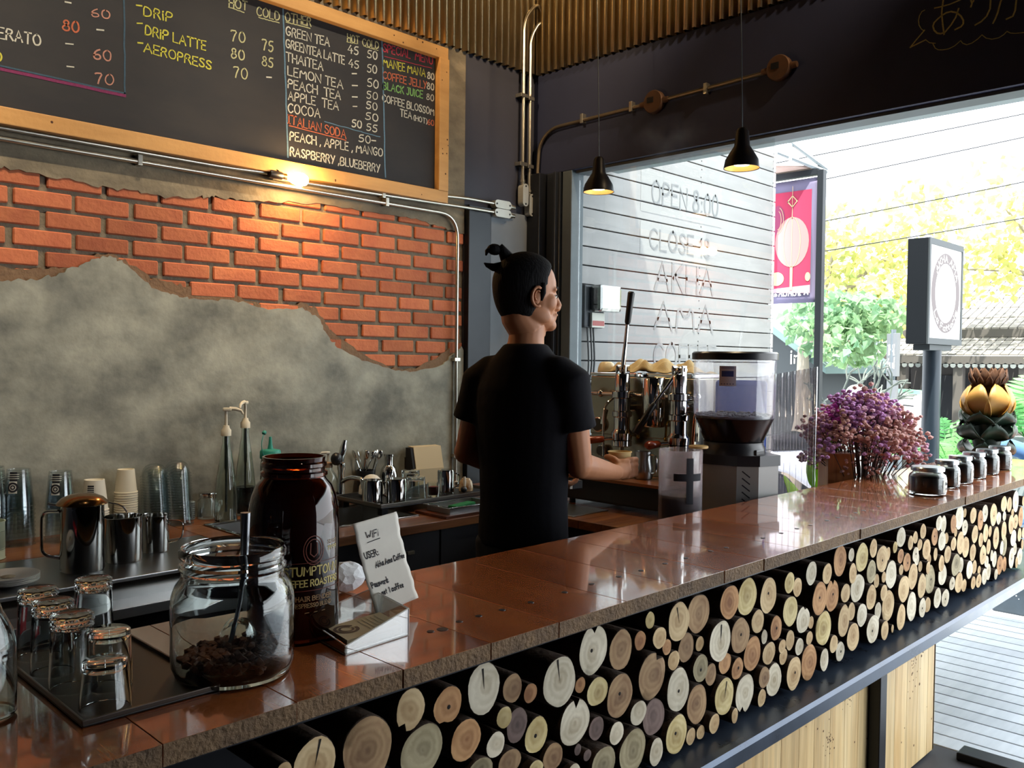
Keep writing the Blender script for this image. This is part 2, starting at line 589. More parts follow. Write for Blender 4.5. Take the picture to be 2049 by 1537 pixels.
# threshold
b = B(); b.bx(XF - 0.03, XF + 0.06, -4.0, 1.1, 0.0, 0.03, 0.004)
struct(obj('trim_6', b, m_black), 'black door track on the floor')
# ------------------------------------------------------------------ a hand-drawn stroke alphabet for chalk, pen and print
def _P(s):
    return [[tuple(float(c) for c in p.split(',')) for p in st.split()] for st in s.split('|')]
GL = {k: (wd, _P(s)) for k, wd, s in [
    ('A', .7, '0,0 .36,1 .7,0|.14,.36 .58,.36'),
    ('B', .6, '0,0 0,1 .38,1 .52,.88 .5,.64 .34,.54 .02,.53|.34,.54 .56,.42 .6,.2 .44,.03 0,0'),
    ('C', .62, '.6,.84 .46,.98 .26,.98 .08,.8 0,.5 .08,.18 .28,.02 .48,.03 .62,.2'),
    ('D', .64, '0,0 0,1 .3,.98 .54,.8 .64,.5 .54,.18 .3,.01 0,0'),
    ('E', .52, '.52,1 0,1 0,0 .52,0|0,.52 .42,.52'),
    ('F', .5, '.52,1 0,1 0,0|0,.52 .42,.52'),
    ('G', .66, '.6,.86 .46,.98 .24,.97 .06,.78 0,.46 .08,.15 .28,.01 .5,.05 .62,.24 .63,.44 .38,.44'),
    ('H', .6, '0,0 0,1|.6,0 .6,1|0,.52 .6,.52'),
    ('I', .3, '0,1 .3,1|.15,1 .15,0|0,0 .3,0'),
    ('J', .46, '.14,1 .5,1|.36,1 .36,.2 .26,.03 .1,.02 0,.16'),
    ('K', .6, '0,0 0,1|.56,1 .02,.46|.16,.6 .6,0'),
    ('L', .5, '0,1 0,0 .5,0'),
    ('M', .8, '0,0 .08,1 .4,.36 .72,1 .8,0'),
    ('N', .64, '0,0 0,1 .62,.02 .64,1'),
    ('O', .7, '.35,1 .14,.9 0,.62 .02,.3 .16,.06 .36,0 .58,.1 .7,.38 .67,.7 .54,.92 .35,1'),
    ('P', .56, '0,0 0,1 .36,1 .54,.88 .54,.64 .38,.5 0,.48'),
    ('Q', .7, '.35,1 .1,.85 0,.5 .12,.12 .36,0 .6,.14 .7,.5 .58,.88 .35,1|.45,.25 .72,-.05'),
    ('R', .58, '0,0 0,1 .36,1 .52,.88 .52,.66 .36,.53 0,.5|.28,.52 .58,0'),
    ('S', .54, '.52,.86 .38,.99 .16,.97 .03,.8 .1,.62 .4,.46 .53,.28 .46,.07 .24,0 .05,.08 0,.2'),
    ('T', .62, '0,1 .64,1|.32,1 .32,0'),
    ('U', .6, '0,1 .02,.24 .16,.03 .4,.02 .56,.2 .6,1'),
    ('V', .64, '0,1 .32,0 .64,1'),
    ('W', .86, '0,1 .2,0 .43,.7 .66,0 .86,1'),
    ('X', .6, '0,1 .6,0|.58,1 0,0'),
    ('Y', .6, '0,1 .3,.5|.6,1 .2,0'),
    ('Z', .6, '0,1 .58,1 0,0 .6,0'),
    ('0', .56, '.28,1 .1,.9 0,.6 .02,.28 .14,.05 .3,0 .46,.1 .56,.42 .52,.76 .42,.94 .28,1'),
    ('1', .2, '0,.78 .2,1 .2,0'),
    ('2', .54, '.03,.8 .18,.98 .4,.96 .5,.78 .4,.5 0,.02 .54,.02'),
    ('3', .5, '.04,.9 .24,1 .44,.88 .42,.66 .2,.54 .46,.4 .48,.14 .24,0 .02,.1'),
    ('4', .56, '.36,1 0,.34 .56,.36|.42,.62 .4,0'),
    ('5', .52, '.5,1 .1,1 .04,.56 .28,.62 .48,.48 .5,.22 .32,.02 .1,.02 0,.12'),
    ('6', .52, '.44,.98 .2,.82 .03,.5 .02,.2 .16,.01 .38,.02 .52,.2 .48,.42 .28,.5 .04,.36'),
    ('7', .54, '0,.92 .04,1 .54,1 .3,.5 .2,0'),
    ('8', .54, '.3,.54 .1,.68 .08,.88 .28,1 .46,.9 .46,.7 .28,.54 .06,.4 0,.16 .2,0 .44,.06 .54,.26 .46,.44 .3,.54'),
    ('9', .52, '.5,.62 .34,.5 .12,.54 .02,.74 .14,.96 .36,.98 .5,.8 .46,.4 .34,0'),
    ('-', .4, '0,.46 .4,.5'), (',', .16, '.1,.1 .02,-.16'), ('.', .1, '.04,.0 .06,.05'), (':', .12, '.05,.05 .07,.1|.05,.5 .07,.55'),
    ('(', .2, '.18,1.04 .02,.74 0,.36 .16,-.04'), (')', .2, '.02,1.04 .18,.74 .2,.36 .04,-.04'),
    ('i', .1, '.05,0 .05,.66|.05,.86 .06,.92'),
    ('a', .42, '.4,.5 .22,.6 .04,.46 .02,.16 .16,0 .34,.1 .42,.4|.42,.58 .44,0'),
    ('b', .4, '0,1 0,0 .24,0 .4,.24 .3,.5 0,.44'), ('c', .36, '.36,.48 .2,.58 .02,.36 .06,.08 .22,0 .36,.1'),
    ('d', .42, '.4,.5 .18,.56 .02,.3 .1,.04 .28,.02 .42,.2|.42,1.1 .42,0'),
    ('e', .38, '.02,.3 .36,.36 .28,.56 .1,.54 0,.26 .12,.02 .36,.08'), ('f', .34, '.36,.98 .2,1 .12,.8 .12,0|0,.52 .3,.56'),
    ('g', .4, '.38,.52 .16,.56 .02,.34 .12,.1 .3,.12 .4,.36|.4,.56 .36,-.2 .18,-.34 .02,-.22'),
    ('h', .4, '0,1 0,0|0,.4 .2,.56 .36,.46 .4,0'), ('k', .38, '0,1 0,0|.34,.56 .02,.26 .38,0'),
    ('m', .6, '0,.56 0,0|0,.42 .16,.56 .28,.42 .3,0|.3,.42 .46,.56 .58,.42 .6,0'), ('n', .38, '0,.56 0,0|0,.4 .18,.56 .34,.44 .38,0'),
    ('o', .42, '.2,.56 .04,.44 .02,.16 .18,0 .36,.08 .42,.34 .34,.52 .2,.56'), ('p', .4, '0,.56 0,-.36|0,.48 .2,.58 .38,.42 .36,.14 .18,0 0,.1'),
    ('r', .28, '0,.56 0,0|0,.36 .12,.54 .28,.54'), ('s', .34, '.32,.5 .16,.58 .04,.46 .28,.24 .3,.08 .14,0 0,.08'),
    ('t', .3, '.14,.84 .12,.12 .26,.02|0,.56 .3,.6'), ('u', .38, '0,.56 .02,.12 .16,0 .36,.14|.38,.56 .38,0'),
    ('w', .56, '0,.56 .14,0 .28,.42 .42,0 .56,.56'), ('y', .38, '0,.56 .18,.06|.38,.56 .1,-.34'), ('l', .1, '.05,1 .06,0'),
]}

def write(b, s, o, u, v, h, fit=None, pen=None, jit=0.02, seed=1, smooth=True, mirror=False):
    """lay the string s on the plane (o, u, v): cap height h, stretched to the width fit"""
    r = random.Random(seed * 131 + len(s))
    x = 0.0
    strokes = []
    for ch in s:
        if ch == ' ':
            x += 0.36
            continue
        if ch not in GL:
            continue
        wd, sts = GL[ch]
        k = r.uniform(0.94, 1.06)
        dy = r.uniform(-.03, .03)
        for st in sts:
            pts = [(x + px * k + r.uniform(-jit, jit), (py + dy + r.uniform(-jit, jit))) for px, py in st]
            if smooth and len(pts) > 4:
                q = [pts[0]]
                for a, c in zip(pts, pts[1:]):
                    q += [(a[0] * .72 + c[0] * .28, a[1] * .72 + c[1] * .28), (a[0] * .28 + c[0] * .72, a[1] * .28 + c[1] * .72)]
                q.append(pts[-1])
                pts = q
            strokes.append(pts)
        x += wd * k + 0.2
    tot = max(x - 0.2, 0.05)
    sx = (fit / tot) if fit else h
    for pts in strokes:
        P = [((tot - px if mirror else px) * sx, py * h) for px, py in pts]
        b.stroke(P, o, u, v, (pen or h * 0.12) * r.uniform(.85, 1.15))
# ------------------------------------------------------------------ menu board
CHALK = {}
for k, c in dict(w='#c9c6b8', p='#b9b68a', y='#c3bd48', o='#c0694a', r='#b8394a', g='#7fb065', k='#c08a78', b='#5f7f96', B='#3d5566', m='#7c2f58', d='#33363f').items():
    CHALK[k] = M('chalk_' + k, c, 0.95, var=(tuple(x * 0.62 for x in lin(c)[:3]), 160, 0.25))
m_pine = M('pine_frame', '#b07f45', 0.55, var=('#cf9c5c', 3.5, 0.3, (1, 6, 6)), bump=(40, 0.15))
m_board = M('blackboard', '#191a20', 0.75, var=('#2b2828', 3.0, 0.28, (1, 1, 2.2)))
t = thing('menu_board', 'black chalk menu board in a pine frame hung above the brick wall', 'menu board', (1.2, YW - 0.016, 2.28), wc=True)
b = B(); b.bx(-1.2, 2.86, 3.348, 3.362, 2.30, 3.03); obj('blackboard', b, m_board, t)
b = B(); b.bx(-1.25, 2.886, 3.318, 3.372, 2.279, 2.338, 0.003); obj('frame_rail', b, m_pine, t)
b = B(); b.bx(-1.25, 2.880, 3.318, 3.372, 2.985, 3.043, 0.003); obj('frame_rail', b, m_pine, t)
b = B(); b.bx(2.822, 2.884, 3.314, 3.372, 2.337, 2.987, 0.003); obj('frame_stile', b, m_pine, t)
b = B(); b.bx(-1.25, -1.19, 3.314, 3.372, 2.337, 2.987, 0.003); obj('frame_stile', b, m_pine, t)
b = B()
rr = random.Random(3)
for i in range(26):
    x, z = (rr.uniform(0.9, 2.87), rr.choice([rr.uniform(2.285, 2.335), rr.uniform(2.99, 3.04)])) if i < 18 else (rr.uniform(2.83, 2.88), rr.uniform(2.36, 2.96))
    b.lathe([(rr.uniform(.002, .005), 0), (.001, .001)], (x, 3.3178 if i < 18 else 3.3138, z), (0, -1, 0), 7)
obj('frame_knot', b, M('knot', '#4a2c18', 0.8), t)
TX = [
('COLD',1.852,2.921,1.958,2.928,0.037,'p'),('75',1.877,2.786,1.928,2.789,0.043,'p'),('85',1.877,2.721,1.928,2.721,0.039,'p'),('-',1.898,2.661,1.921,2.664,0.036,'w'),
('OTHER',1.985,2.936,2.111,2.946,0.036,'p'),('GREEN TEA',1.989,2.876,2.206,2.884,0.037,'w'),('GREENTEA LATTE',1.989,2.823,2.286,2.826,0.036,'w'),('THAiTEA',1.991,2.768,2.173,2.770,0.037,'w'),
('LEMON TEA',1.999,2.710,2.278,2.715,0.037,'w'),('PEACH  TEA',2.000,2.656,2.267,2.664,0.037,'w'),('APPLE  TEA',2.001,2.606,2.256,2.613,0.037,'w'),('COCOA',2.001,2.551,2.160,2.560,0.040,'w'),
('ITALiAN SODA',2.000,2.505,2.296,2.496,0.037,'o'),('PEACH , APPLE , MANGO',2.011,2.435,2.502,2.449,0.036,'w'),('RASPBERRY ,BLUEBERRY',2.012,2.370,2.487,2.373,0.036,'w'),
('HOT',2.301,2.933,2.365,2.937,0.033,'p'),('COLD',2.384,2.935,2.475,2.942,0.032,'p'),('45',2.305,2.882,2.361,2.886,0.035,'w'),('45',2.310,2.821,2.363,2.824,0.034,'w'),
('50',2.412,2.886,2.467,2.890,0.036,'w'),('50',2.412,2.823,2.465,2.826,0.036,'w'),('50',2.413,2.756,2.475,2.760,0.037,'w'),('50',2.409,2.701,2.471,2.706,0.033,'w'),('50',2.408,2.654,2.469,2.657,0.033,'w'),('50',2.404,2.603,2.475,2.606,0.033,'w'),
('-',2.328,2.779,2.353,2.782,0.033,'w'),('-',2.330,2.727,2.356,2.731,0.033,'w'),('-',2.331,2.674,2.357,2.678,0.033,'w'),('-',2.333,2.632,2.355,2.635,0.033,'w'),
('50',2.329,2.555,2.382,2.558,0.033,'w'),('55',2.410,2.553,2.470,2.556,0.033,'w'),('50-',2.368,2.494,2.461,2.500,0.033,'w'),
('SPECiAL  MENU',2.501,2.939,2.802,2.952,0.037,'r'),('MANEE MANA',2.501,2.871,2.756,2.880,0.037,'y'),('80',2.770,2.876,2.812,2.879,0.031,'w'),('COFFEE JELLY',2.502,2.813,2.764,2.825,0.034,'o'),('80',2.768,2.826,2.812,2.828,0.031,'w'),
('BLACK JUiCE',2.502,2.763,2.741,2.775,0.034,'g'),('80',2.765,2.772,2.812,2.775,0.030,'w'),('COFFEE BLOSSOM',2.499,2.706,2.814,2.705,0.033,'w'),('TEA',2.605,2.660,2.674,2.660,0.032,'w'),('(HOT)',2.687,2.657,2.770,2.654,0.024,'w'),('60',2.773,2.653,2.814,2.654,0.026,'o'),
('-',1.357,2.803,1.376,2.805,0.033,'y'),('DRiP',1.385,2.786,1.494,2.791,0.036,'y'),('-',1.360,2.736,1.379,2.738,0.033,'y'),('DRiP LATTE',1.390,2.717,1.630,2.718,0.036,'y'),('-',1.363,2.664,1.379,2.665,0.033,'y'),('AEROPRESS',1.385,2.652,1.653,2.649,0.034,'y'),
('HOT',1.729,2.920,1.808,2.928,0.035,'p'),('70',1.737,2.787,1.799,2.794,0.042,'p'),('80',1.738,2.716,1.797,2.721,0.040,'p'),('70',1.749,2.642,1.810,2.648,0.043,'p'),
('60',1.194,2.730,1.260,2.737,0.030,'k'),('80',1.097,2.653,1.152,2.658,0.037,'o'),('60',1.202,2.579,1.264,2.585,0.037,'k'),('70',1.207,2.491,1.273,2.500,0.038,'k'),
('-',1.107,2.741,1.125,2.742,0.031,'w'),('-',1.214,2.672,1.238,2.674,0.032,'w'),('-',1.108,2.594,1.131,2.597,0.031,'w'),('-',1.112,2.515,1.133,2.516,0.031,'w'),('ERATO',0.893,2.571,1.025,2.579,0.037,'w'),('O',0.876,2.492,0.903,2.493,0.034,'y'),('-',0.970,2.715,0.990,2.717,0.030,'w')]
LN = [(1.860,2.914,1.955,2.918,'p',.004),(1.990,2.931,2.108,2.936,'p',.004),(2.006,2.496,2.298,2.487,'o',.004),(2.299,2.929,2.359,2.935,'p',.003),(2.391,2.934,2.474,2.935,'p',.003),(2.182,2.549,2.486,2.538,'b',.004),(2.508,2.917,2.797,2.933,'r',.003),
(1.974,2.982,2.001,2.360,'b',.007),(2.494,2.988,2.519,2.357,'b',.007),(1.726,2.917,1.796,2.916,'p',.004),(0.2,2.470,1.314,2.470,'m',.011),(0.2,2.481,1.314,2.479,'B',.006),(1.310,2.975,1.314,2.478,'B',.006)]
for i, (s, x0, z0, x1, z1, h, c) in enumerate(TX):
    q = B()
    U = Vector((x1 - x0, 0, z1 - z0))
    L_ = U.length
    U.normalize()
    write(q, s, (x0, 3.3475, z0), U, (0, 0, 1), h, L_, 0.0052 if h > .03 else .0042, 0.025, i)
    obj('chalk_lettering', q, CHALK[c], t)
for x0, z0, x1, z1, c, wd in LN:
    q = B()
    n = 14
    P = [(x0 + (x1 - x0) * i / n + rr.uniform(-.0015, .0015), z0 + (z1 - z0) * i / n + rr.uniform(-.0012, .0012)) for i in range(n + 1)]
    q.stroke(P, (0, 3.3475, 0), (1, 0, 0), (0, 0, 1), wd)
    obj('chalk_line', q, CHALK[c], t)

# ------------------------------------------------------------------ conduits, fittings, bulb
m_cond = M('galvanised_conduit', '#b8b4a8', 0.28, metal=0.95, rvar=0.0)
m_fit = M('cast_aluminium', '#b9bab4', 0.5, metal=0.55, bump=(90, 0.2))
m_blackpl = M('black_plastic', '#141418', 0.35)
def strap(b, c, ax, r, up):
    b.box(c, tuple(0.016 if a else (0.0 + 2 * r + 0.03 if u else r * 2 + .004) for a, u in zip(ax, up)), None, 0.002)
t = thing('conduit', 'galvanised conduit along the wall bending down right of the bricks', 'conduit', (0.0, 3.37, 2.2), wc=True)
b = B(); b.tube(bend_path([(-3.0, 3.352, 2.236), (2.98, 3.352, 2.236), (2.98, 3.352, 0.86)], 0.12, 8), 0.0095, 10); obj('pipe', b, m_cond, t)
for x in (0.3, 1.36, 2.52):
    b = B(); b.bx(x, x + 0.018, 3.341, 3.374, 2.222, 2.262, 0.002); obj('clip', b, m_cond, t)
for z in (1.492, 1.0):
    b = B(); b.bx(2.962, 3.0, 3.341, 3.368, z, z + 0.018, 0.002); obj('clip', b, m_cond, t)
t = thing('conduit', 'galvanised conduit ending in the upper horizontal fitting beside the menu board', 'conduit', (0.0, 3.37, 2.3), wc=True)
b = B(); b.tube(bend_path([(-3.0, 3.352, 2.272), (1.72, 3.352, 2.272), (2.90, 3.352, 2.322), (3.02, 3.33, 2.325), (3.21, 3.33, 2.325)], 0.06, 5), 0.009, 10); obj('pipe', b, m_cond, t)
t = thing('conduit', 'galvanised conduit ending in the lower horizontal fitting beside the menu board', 'conduit', (0.5, 3.37, 2.3), wc=True)
b = B(); b.tube(bend_path([(1.93, 3.352, 2.262), (2.86, 3.352, 2.279), (3.02, 3.33, 2.278), (3.21, 3.33, 2.279)], 0.08, 5), 0.009, 10); obj('pipe', b, m_cond, t)
b = B(); b.bx(2.50, 2.518, 3.341, 3.374, 2.258, 2.298, 0.002); obj('clip', b, m_cond, t)
def fitting(c, ax, label, ln=0.118, stub=True):
    ax = Vector(ax); c = Vector(c)
    n = Vector((0, -1, 0)) if abs(ax.x) > 0.5 or c.x < XF - 0.05 and abs(ax.z) > .5 else Vector((-1, 0, 0))
    sd = ax.cross(n)
    t = thing('conduit_fitting', label, 'pipe fitting', c, group='cast conduit fittings in the corner', wc=True)
    poly = []
    hw = 0.020
    for i in range(9):
        a = -PI / 2 + PI * i / 8
        poly.append((ln / 2 - hw + hw * math.cos(a), hw * math.sin(a)))
    for i in range(9):
        a = PI / 2 + PI * i / 8
        poly.append((-ln / 2 + hw + hw * math.cos(a), hw * math.sin(a)))
    b = B(); b.prism(poly, c - n * 0.014, ax, sd, n * 0.036, True); obj('body', b, m_fit, t, ang=50)
    b = B(); b.prism([(x * 1.04, y * 1.08) for x, y in poly], c + n * 0.0225, ax, sd, n * 0.004, True); obj('cover', b, m_fit, t, ang=50)
    for s in (-1, 1):
        b = B(); b.cyl(c + ax * s * (ln / 2 - 0.011) + n * 0.026, c + ax * s * (ln / 2 - 0.011) + n * 0.029, 0.005, None, 8); obj('screw', b, m_black, t)
    b = B()
    e = c + ax * (ln / 2)
    b.lathe([(0.012, -0.004), (0.012, 0.012), (0.0155, 0.013), (0.0155, 0.026), (0.011, 0.027), (0.011, 0.05)], e, ax, 12); obj('connector', b, m_cond, t)
    return t
fitting((3.275, 3.345, 2.325), (1, 0, 0), 'upper of the two horizontal cast fittings beside the menu board')
fitting((3.275, 3.345, 2.279), (1, 0, 0), 'lower of the two horizontal cast fittings beside the menu board')
VC = [(3.445, 3.345, 2.400, 'left'), (3.497, 3.345, 2.352, 'middle'), (3.548, 3.33, 2.343, 'right')]
for x, y, z, w_ in VC:
    fitting((x, y, z), (0, 0, 1), {'left': 'upright cast fitting hung higher than its two neighbours in the corner', 'middle': 'upright cast fitting between two others in the corner', 'right': 'upright cast fitting nearest the window, under the curved conduit'}[w_])
t = thing('conduit', 'left of the two upright conduits in the corner, hooked over at the top', 'conduit', (3.445, 3.36, 2.46), wc=True)
b = B(); b.tube(bend_path([(3.445, 3.345, 2.45), (3.445, 3.345, 3.36), (3.545, 3.335, 3.47), (3.60, 3.335, 3.38)], 0.07, 7), 0.0095, 10); obj('pipe', b, m_cond, t)
for z in (2.56, 2.93):
    b = B(); b.bx(3.415, 3.47, 3.332, 3.378, z, z + 0.02, 0.002); obj('clip', b, m_cond, t)
t = thing('conduit', 'right of the two upright conduits in the corner, hooked over at the top', 'conduit', (3.497, 3.36, 2.41), wc=True)
b = B(); b.tube(bend_path([(3.497, 3.345, 2.41), (3.497, 3.345, 3.27), (3.55, 3.32, 3.37), (3.60, 3.31, 3.30)], 0.05, 7), 0.0095, 10); obj('pipe', b, m_cond, t)
for z in (2.555, 2.925):
    b = B(); b.bx(3.475, 3.52, 3.332, 3.378, z, z + 0.02, 0.002); obj('clip', b, m_cond, t)
# conduit that sweeps along the beam with two round boxes
t = thing('conduit', 'conduit curving out of the corner and running along the black beam', 'conduit', (3.55, 3.33, 2.4), wc=True)
pts = bend_path([(3.548, 3.33, 2.39), (3.548, 3.33, 2.52), (3.55, 3.335, 2.70)], 0.02, 3)
P = [Vector((3.548, 3.33, 2.39)), Vector((3.548, 3.33, 2.55)), Vector((3.55, 3.325, 2.64))]
P += [Vector((3.55, 3.325 - 0.15 * (1 - math.cos(a)) * 1.0, 2.64 + 0.125 * math.sin(a))) for a in [PI / 2 * i / 8 for i in range(1, 9)]]
P += [Vector((3.55, 2.553, 2.771)), Vector((3.55, 1.892, 2.785)), Vector((3.55, 1.86, 2.786))]
b = B(); b.tube(P, 0.0098, 10); obj('pipe', b, M('dull_conduit', '#6f6557', 0.42, metal=0.85), t)
for y in (3.0, 2.68, 2.25):
    b = B(); b.bx(3.535, 3.566, y, y + 0.018, 2.75, 2.80, 0.002); obj('clip', b, m_cond, t)
m_box = M('rusty_box', '#4a3a31', 0.6, metal=0.4, var=('#6b4a33', 14, 0.3))
for y, z, l in ((2.553, 2.772, 'round junction box nearer the corner on the beam conduit'), (1.892, 2.788, 'round junction box at the far end of the beam conduit, brown')):
    t = thing('junction_box', l, 'junction box', (XF, y, z), wc=True)
    b = B(); b.lathe([(0.054, 0), (0.056, 0.004), (0.056, 0.028), (0.052, 0.033), (0.004, 0.034)], (XF, y, z), (-1, 0, 0), 24); obj('body', b, m_box, t)
    b = B()
    for s in (1, -1):
        b.cyl((3.55, y + s * 0.05, z), (3.55, y + s * 0.082, z), 0.016, 0.013, 12)
    obj('hub', b, m_box, t)
    b = B(); b.bx(XF - 0.037, XF - 0.033, y - 0.006, y + 0.03, z - 0.005, z + 0.022); obj('slot', b, m_black, t)

# bare bulb
t = thing('wall_bulb', 'glowing bare bulb lying sideways just below the menu board', 'light bulb', (1.9, 3.33, 2.27), wc=True)
b = B(); b.lathe([(0.016, 0), (0.018, 0.01), (0.018, 0.055), (0.015, 0.06)], (1.90, 3.325, 2.272), (1, 0, -0.03), 16); obj('socket', b, m_blackpl, t)
b = B(); b.lathe([(0.0135, 0), (0.0135, 0.03)], (1.955, 3.325, 2.271), (1, 0, -0.03), 14); obj('screw_base', b, M('brass', '#a5793c', 0.3, metal=1), t)
b = B(); b.lathe([(0.012, 0), (0.015, 0.012), (0.024, 0.035), (0.0295, 0.058), (0.029, 0.075), (0.021, 0.094), (0.008, 0.103), (0.001, 0.104)], (1.98, 3.322, 2.271), (1, 0, -0.03), 20)
obj('bulb', b, M('glowing_bulb', '#ffdca0', 0.3, emit=((1.0, 0.62, 0.24), 60)), t)
b = B(); b.tube(bend_path([(1.905, 3.335, 2.285), (1.93, 3.318, 2.296), (1.97, 3.312, 2.255), (2.005, 3.33, 2.28)], 0.02, 5), 0.0028, 6); obj('cord', b, m_blackpl, t)
light('wall_bulb_light', 'POINT', (2.03, 3.26, 2.262), 9, (1.0, 0.60, 0.25), size=0.03)

# two cone pendant lamps
m_shade = M('black_lamp_shade', '#141214', 0.35)
m_shadein = M('lamp_shade_inner', '#b08a55', 0.4, metal=0.3)
def pendant(x, y, z, label, top):
    t = thing('pendant_lamp', label, 'pendant lamp', (x, y, z), group='cone pendant lamps')
    b = B(); b.tube([(0, 0, 0.155), (0.003, 0.012, 0.5), (0.008, 0.035, 1.0), (0.012, 0.05, 4.599 - z)], 0.0022, 6); obj('cord', b, m_grey_post, t)
    b = B(); b.lathe([(0.016, 0.163), (0.026, 0.150), (0.032, 0.09), (0.048, 0.065), (0.066, 0.035), (0.073, 0.0), (0.0705, 0.0), (0.063, 0.035), (0.044, 0.066), (0.02, 0.085)], n=28, cap0=True, cap1=True)
    obj('shade', b, [m_shade], t)
    b = B(); b.lathe([(0.0695, 0.002), (0.062, 0.034), (0.043, 0.064)], n=28, cap0=False, cap1=False); obj('reflector', b, m_shadein, t)
    b = B(); b.lathe([(0.001, 0.012), (0.03, 0.014), (0.042, 0.022), (0.04, 0.04)], n=20, cap1=True); obj('bulb', b, M('spot_bulb', '#ffe9c0', 0.3, emit=((1.0, 0.80, 0.50), 22)), t)
    light('pendant_light', 'SPOT', (x, y, z + 0.004), 14, (1.0, 0.78, 0.5), aim=(x, y, 0), size=0.03, angle=120, blend=0.9)
pendant(3.2, 2.611, 2.290, 'smaller-looking black cone pendant over the coffee machine, nearer the corner', 4)
pendant(3.2, 1.864, 2.292, 'black cone pendant over the grinder, at the edge of the board wall', 4)

# chalk writing on the beam (yellow hiragana in a speech balloon)
b = B()
OY, OZ, KY, KZ = 1.30, 2.70, 1.0, 1.0
def bp(pts, wd):
    P = []
    for a, c in zip(pts, pts[1:]):
        P += [(a[0] * (1 - i / 4) + c[0] * i / 4, a[1] * (1 - i / 4) + c[1] * i / 4) for i in range(4)]
    P.append(pts[-1])
    b.stroke(P, (XF - 0.001, 0, 0), (0, -1, 0), (0, 0, 1), wd)
BEAMCHALK = [
 ([(-1.2532,2.8777),(-1.2318,2.8764),(-1.1981,2.877),(-1.1608,2.8832),(-1.1506,2.8858)],.005),
 ([(-1.223,2.9336),(-1.2222,2.9003),(-1.2254,2.8746),(-1.227,2.8507),(-1.2229,2.812),(-1.2166,2.7683)],.006),
 ([(-1.1663,2.8519),(-1.176,2.8217),(-1.1921,2.7973),(-1.2044,2.7851),(-1.2146,2.7744),(-1.2294,2.7737),(-1.2424,2.7792),(-1.2534,2.7931),(-1.2581,2.81),(-1.254,2.8223),(-1.2393,2.834),(-1.2268,2.8418),(-1.21,2.8483),(-1.1932,2.8482),(-1.1722,2.8382),(-1.1573,2.8211),(-1.1487,2.8035),(-1.1484,2.7904),(-1.1564,2.7815),(-1.177,2.7759)],.006),
 ([(-1.1228,2.9158),(-1.1282,2.8871),(-1.1194,2.8586),(-1.1232,2.8467)],.006),
 ([(-1.1155,2.864),(-1.108,2.89),(-1.0883,2.9059),(-1.0681,2.8894),(-1.0554,2.8538),(-1.0566,2.8221),(-1.0679,2.7973),(-1.0854,2.7826),(-1.1063,2.7751)],.006),
 ([(-1.0034,2.8815),(-1.0125,2.8588),(-1.0217,2.838),(-1.0306,2.8001),(-1.0379,2.7808),(-1.0454,2.7658)],.006),
 ([(-1.0285,2.8781),(-0.9939,2.8829),(-0.9743,2.8626),(-0.9697,2.8299),(-0.9726,2.793),(-0.9798,2.7739),(-1.0008,2.7689)],.006),
 ([(-0.9589,2.852),(-0.9432,2.8288),(-0.9315,2.8068)],.006),
 ([(-1.2899,2.8799),(-1.3008,2.8772),(-1.3092,2.8637),(-1.3128,2.8466),(-1.3106,2.828),(-1.3014,2.8099),(-1.2925,2.802)],.003),
 ([(-1.2892,2.8023),(-1.3203,2.7718),(-1.342,2.7487)],.005),([(-1.342,2.7487),(-1.3134,2.7565),(-1.284,2.7639)],.005),([(-1.284,2.7639),(-1.2696,2.7492),(-1.2479,2.7416)],.003),
 ([(-1.2565,2.7415),(-1.2475,2.7226),(-1.2366,2.7144),(-1.2216,2.7102),(-1.1984,2.7086),(-1.1776,2.7146),(-1.1562,2.7291)],.003),
 ([(-1.1562,2.7291),(-1.1487,2.7174),(-1.1342,2.7084),(-1.1159,2.7105),(-1.096,2.7207),(-1.0823,2.7323)],.003),
 ([(-1.0823,2.7323),(-1.068,2.7169),(-1.048,2.7077),(-1.0245,2.7072),(-1.0091,2.714),(-0.9978,2.7238)],.003),
 ([(-0.9978,2.7238),(-0.986,2.7145),(-0.9706,2.7095),(-0.9424,2.7055),(-0.9235,2.7091)],.003)]
for pts, wd in BEAMCHALK:
    bp(pts, wd)
obj('chalk_writing', b, M('yellow_chalk', '#d8cc84', 0.95, var=('#a59d68', 150, 0.25)), beam)
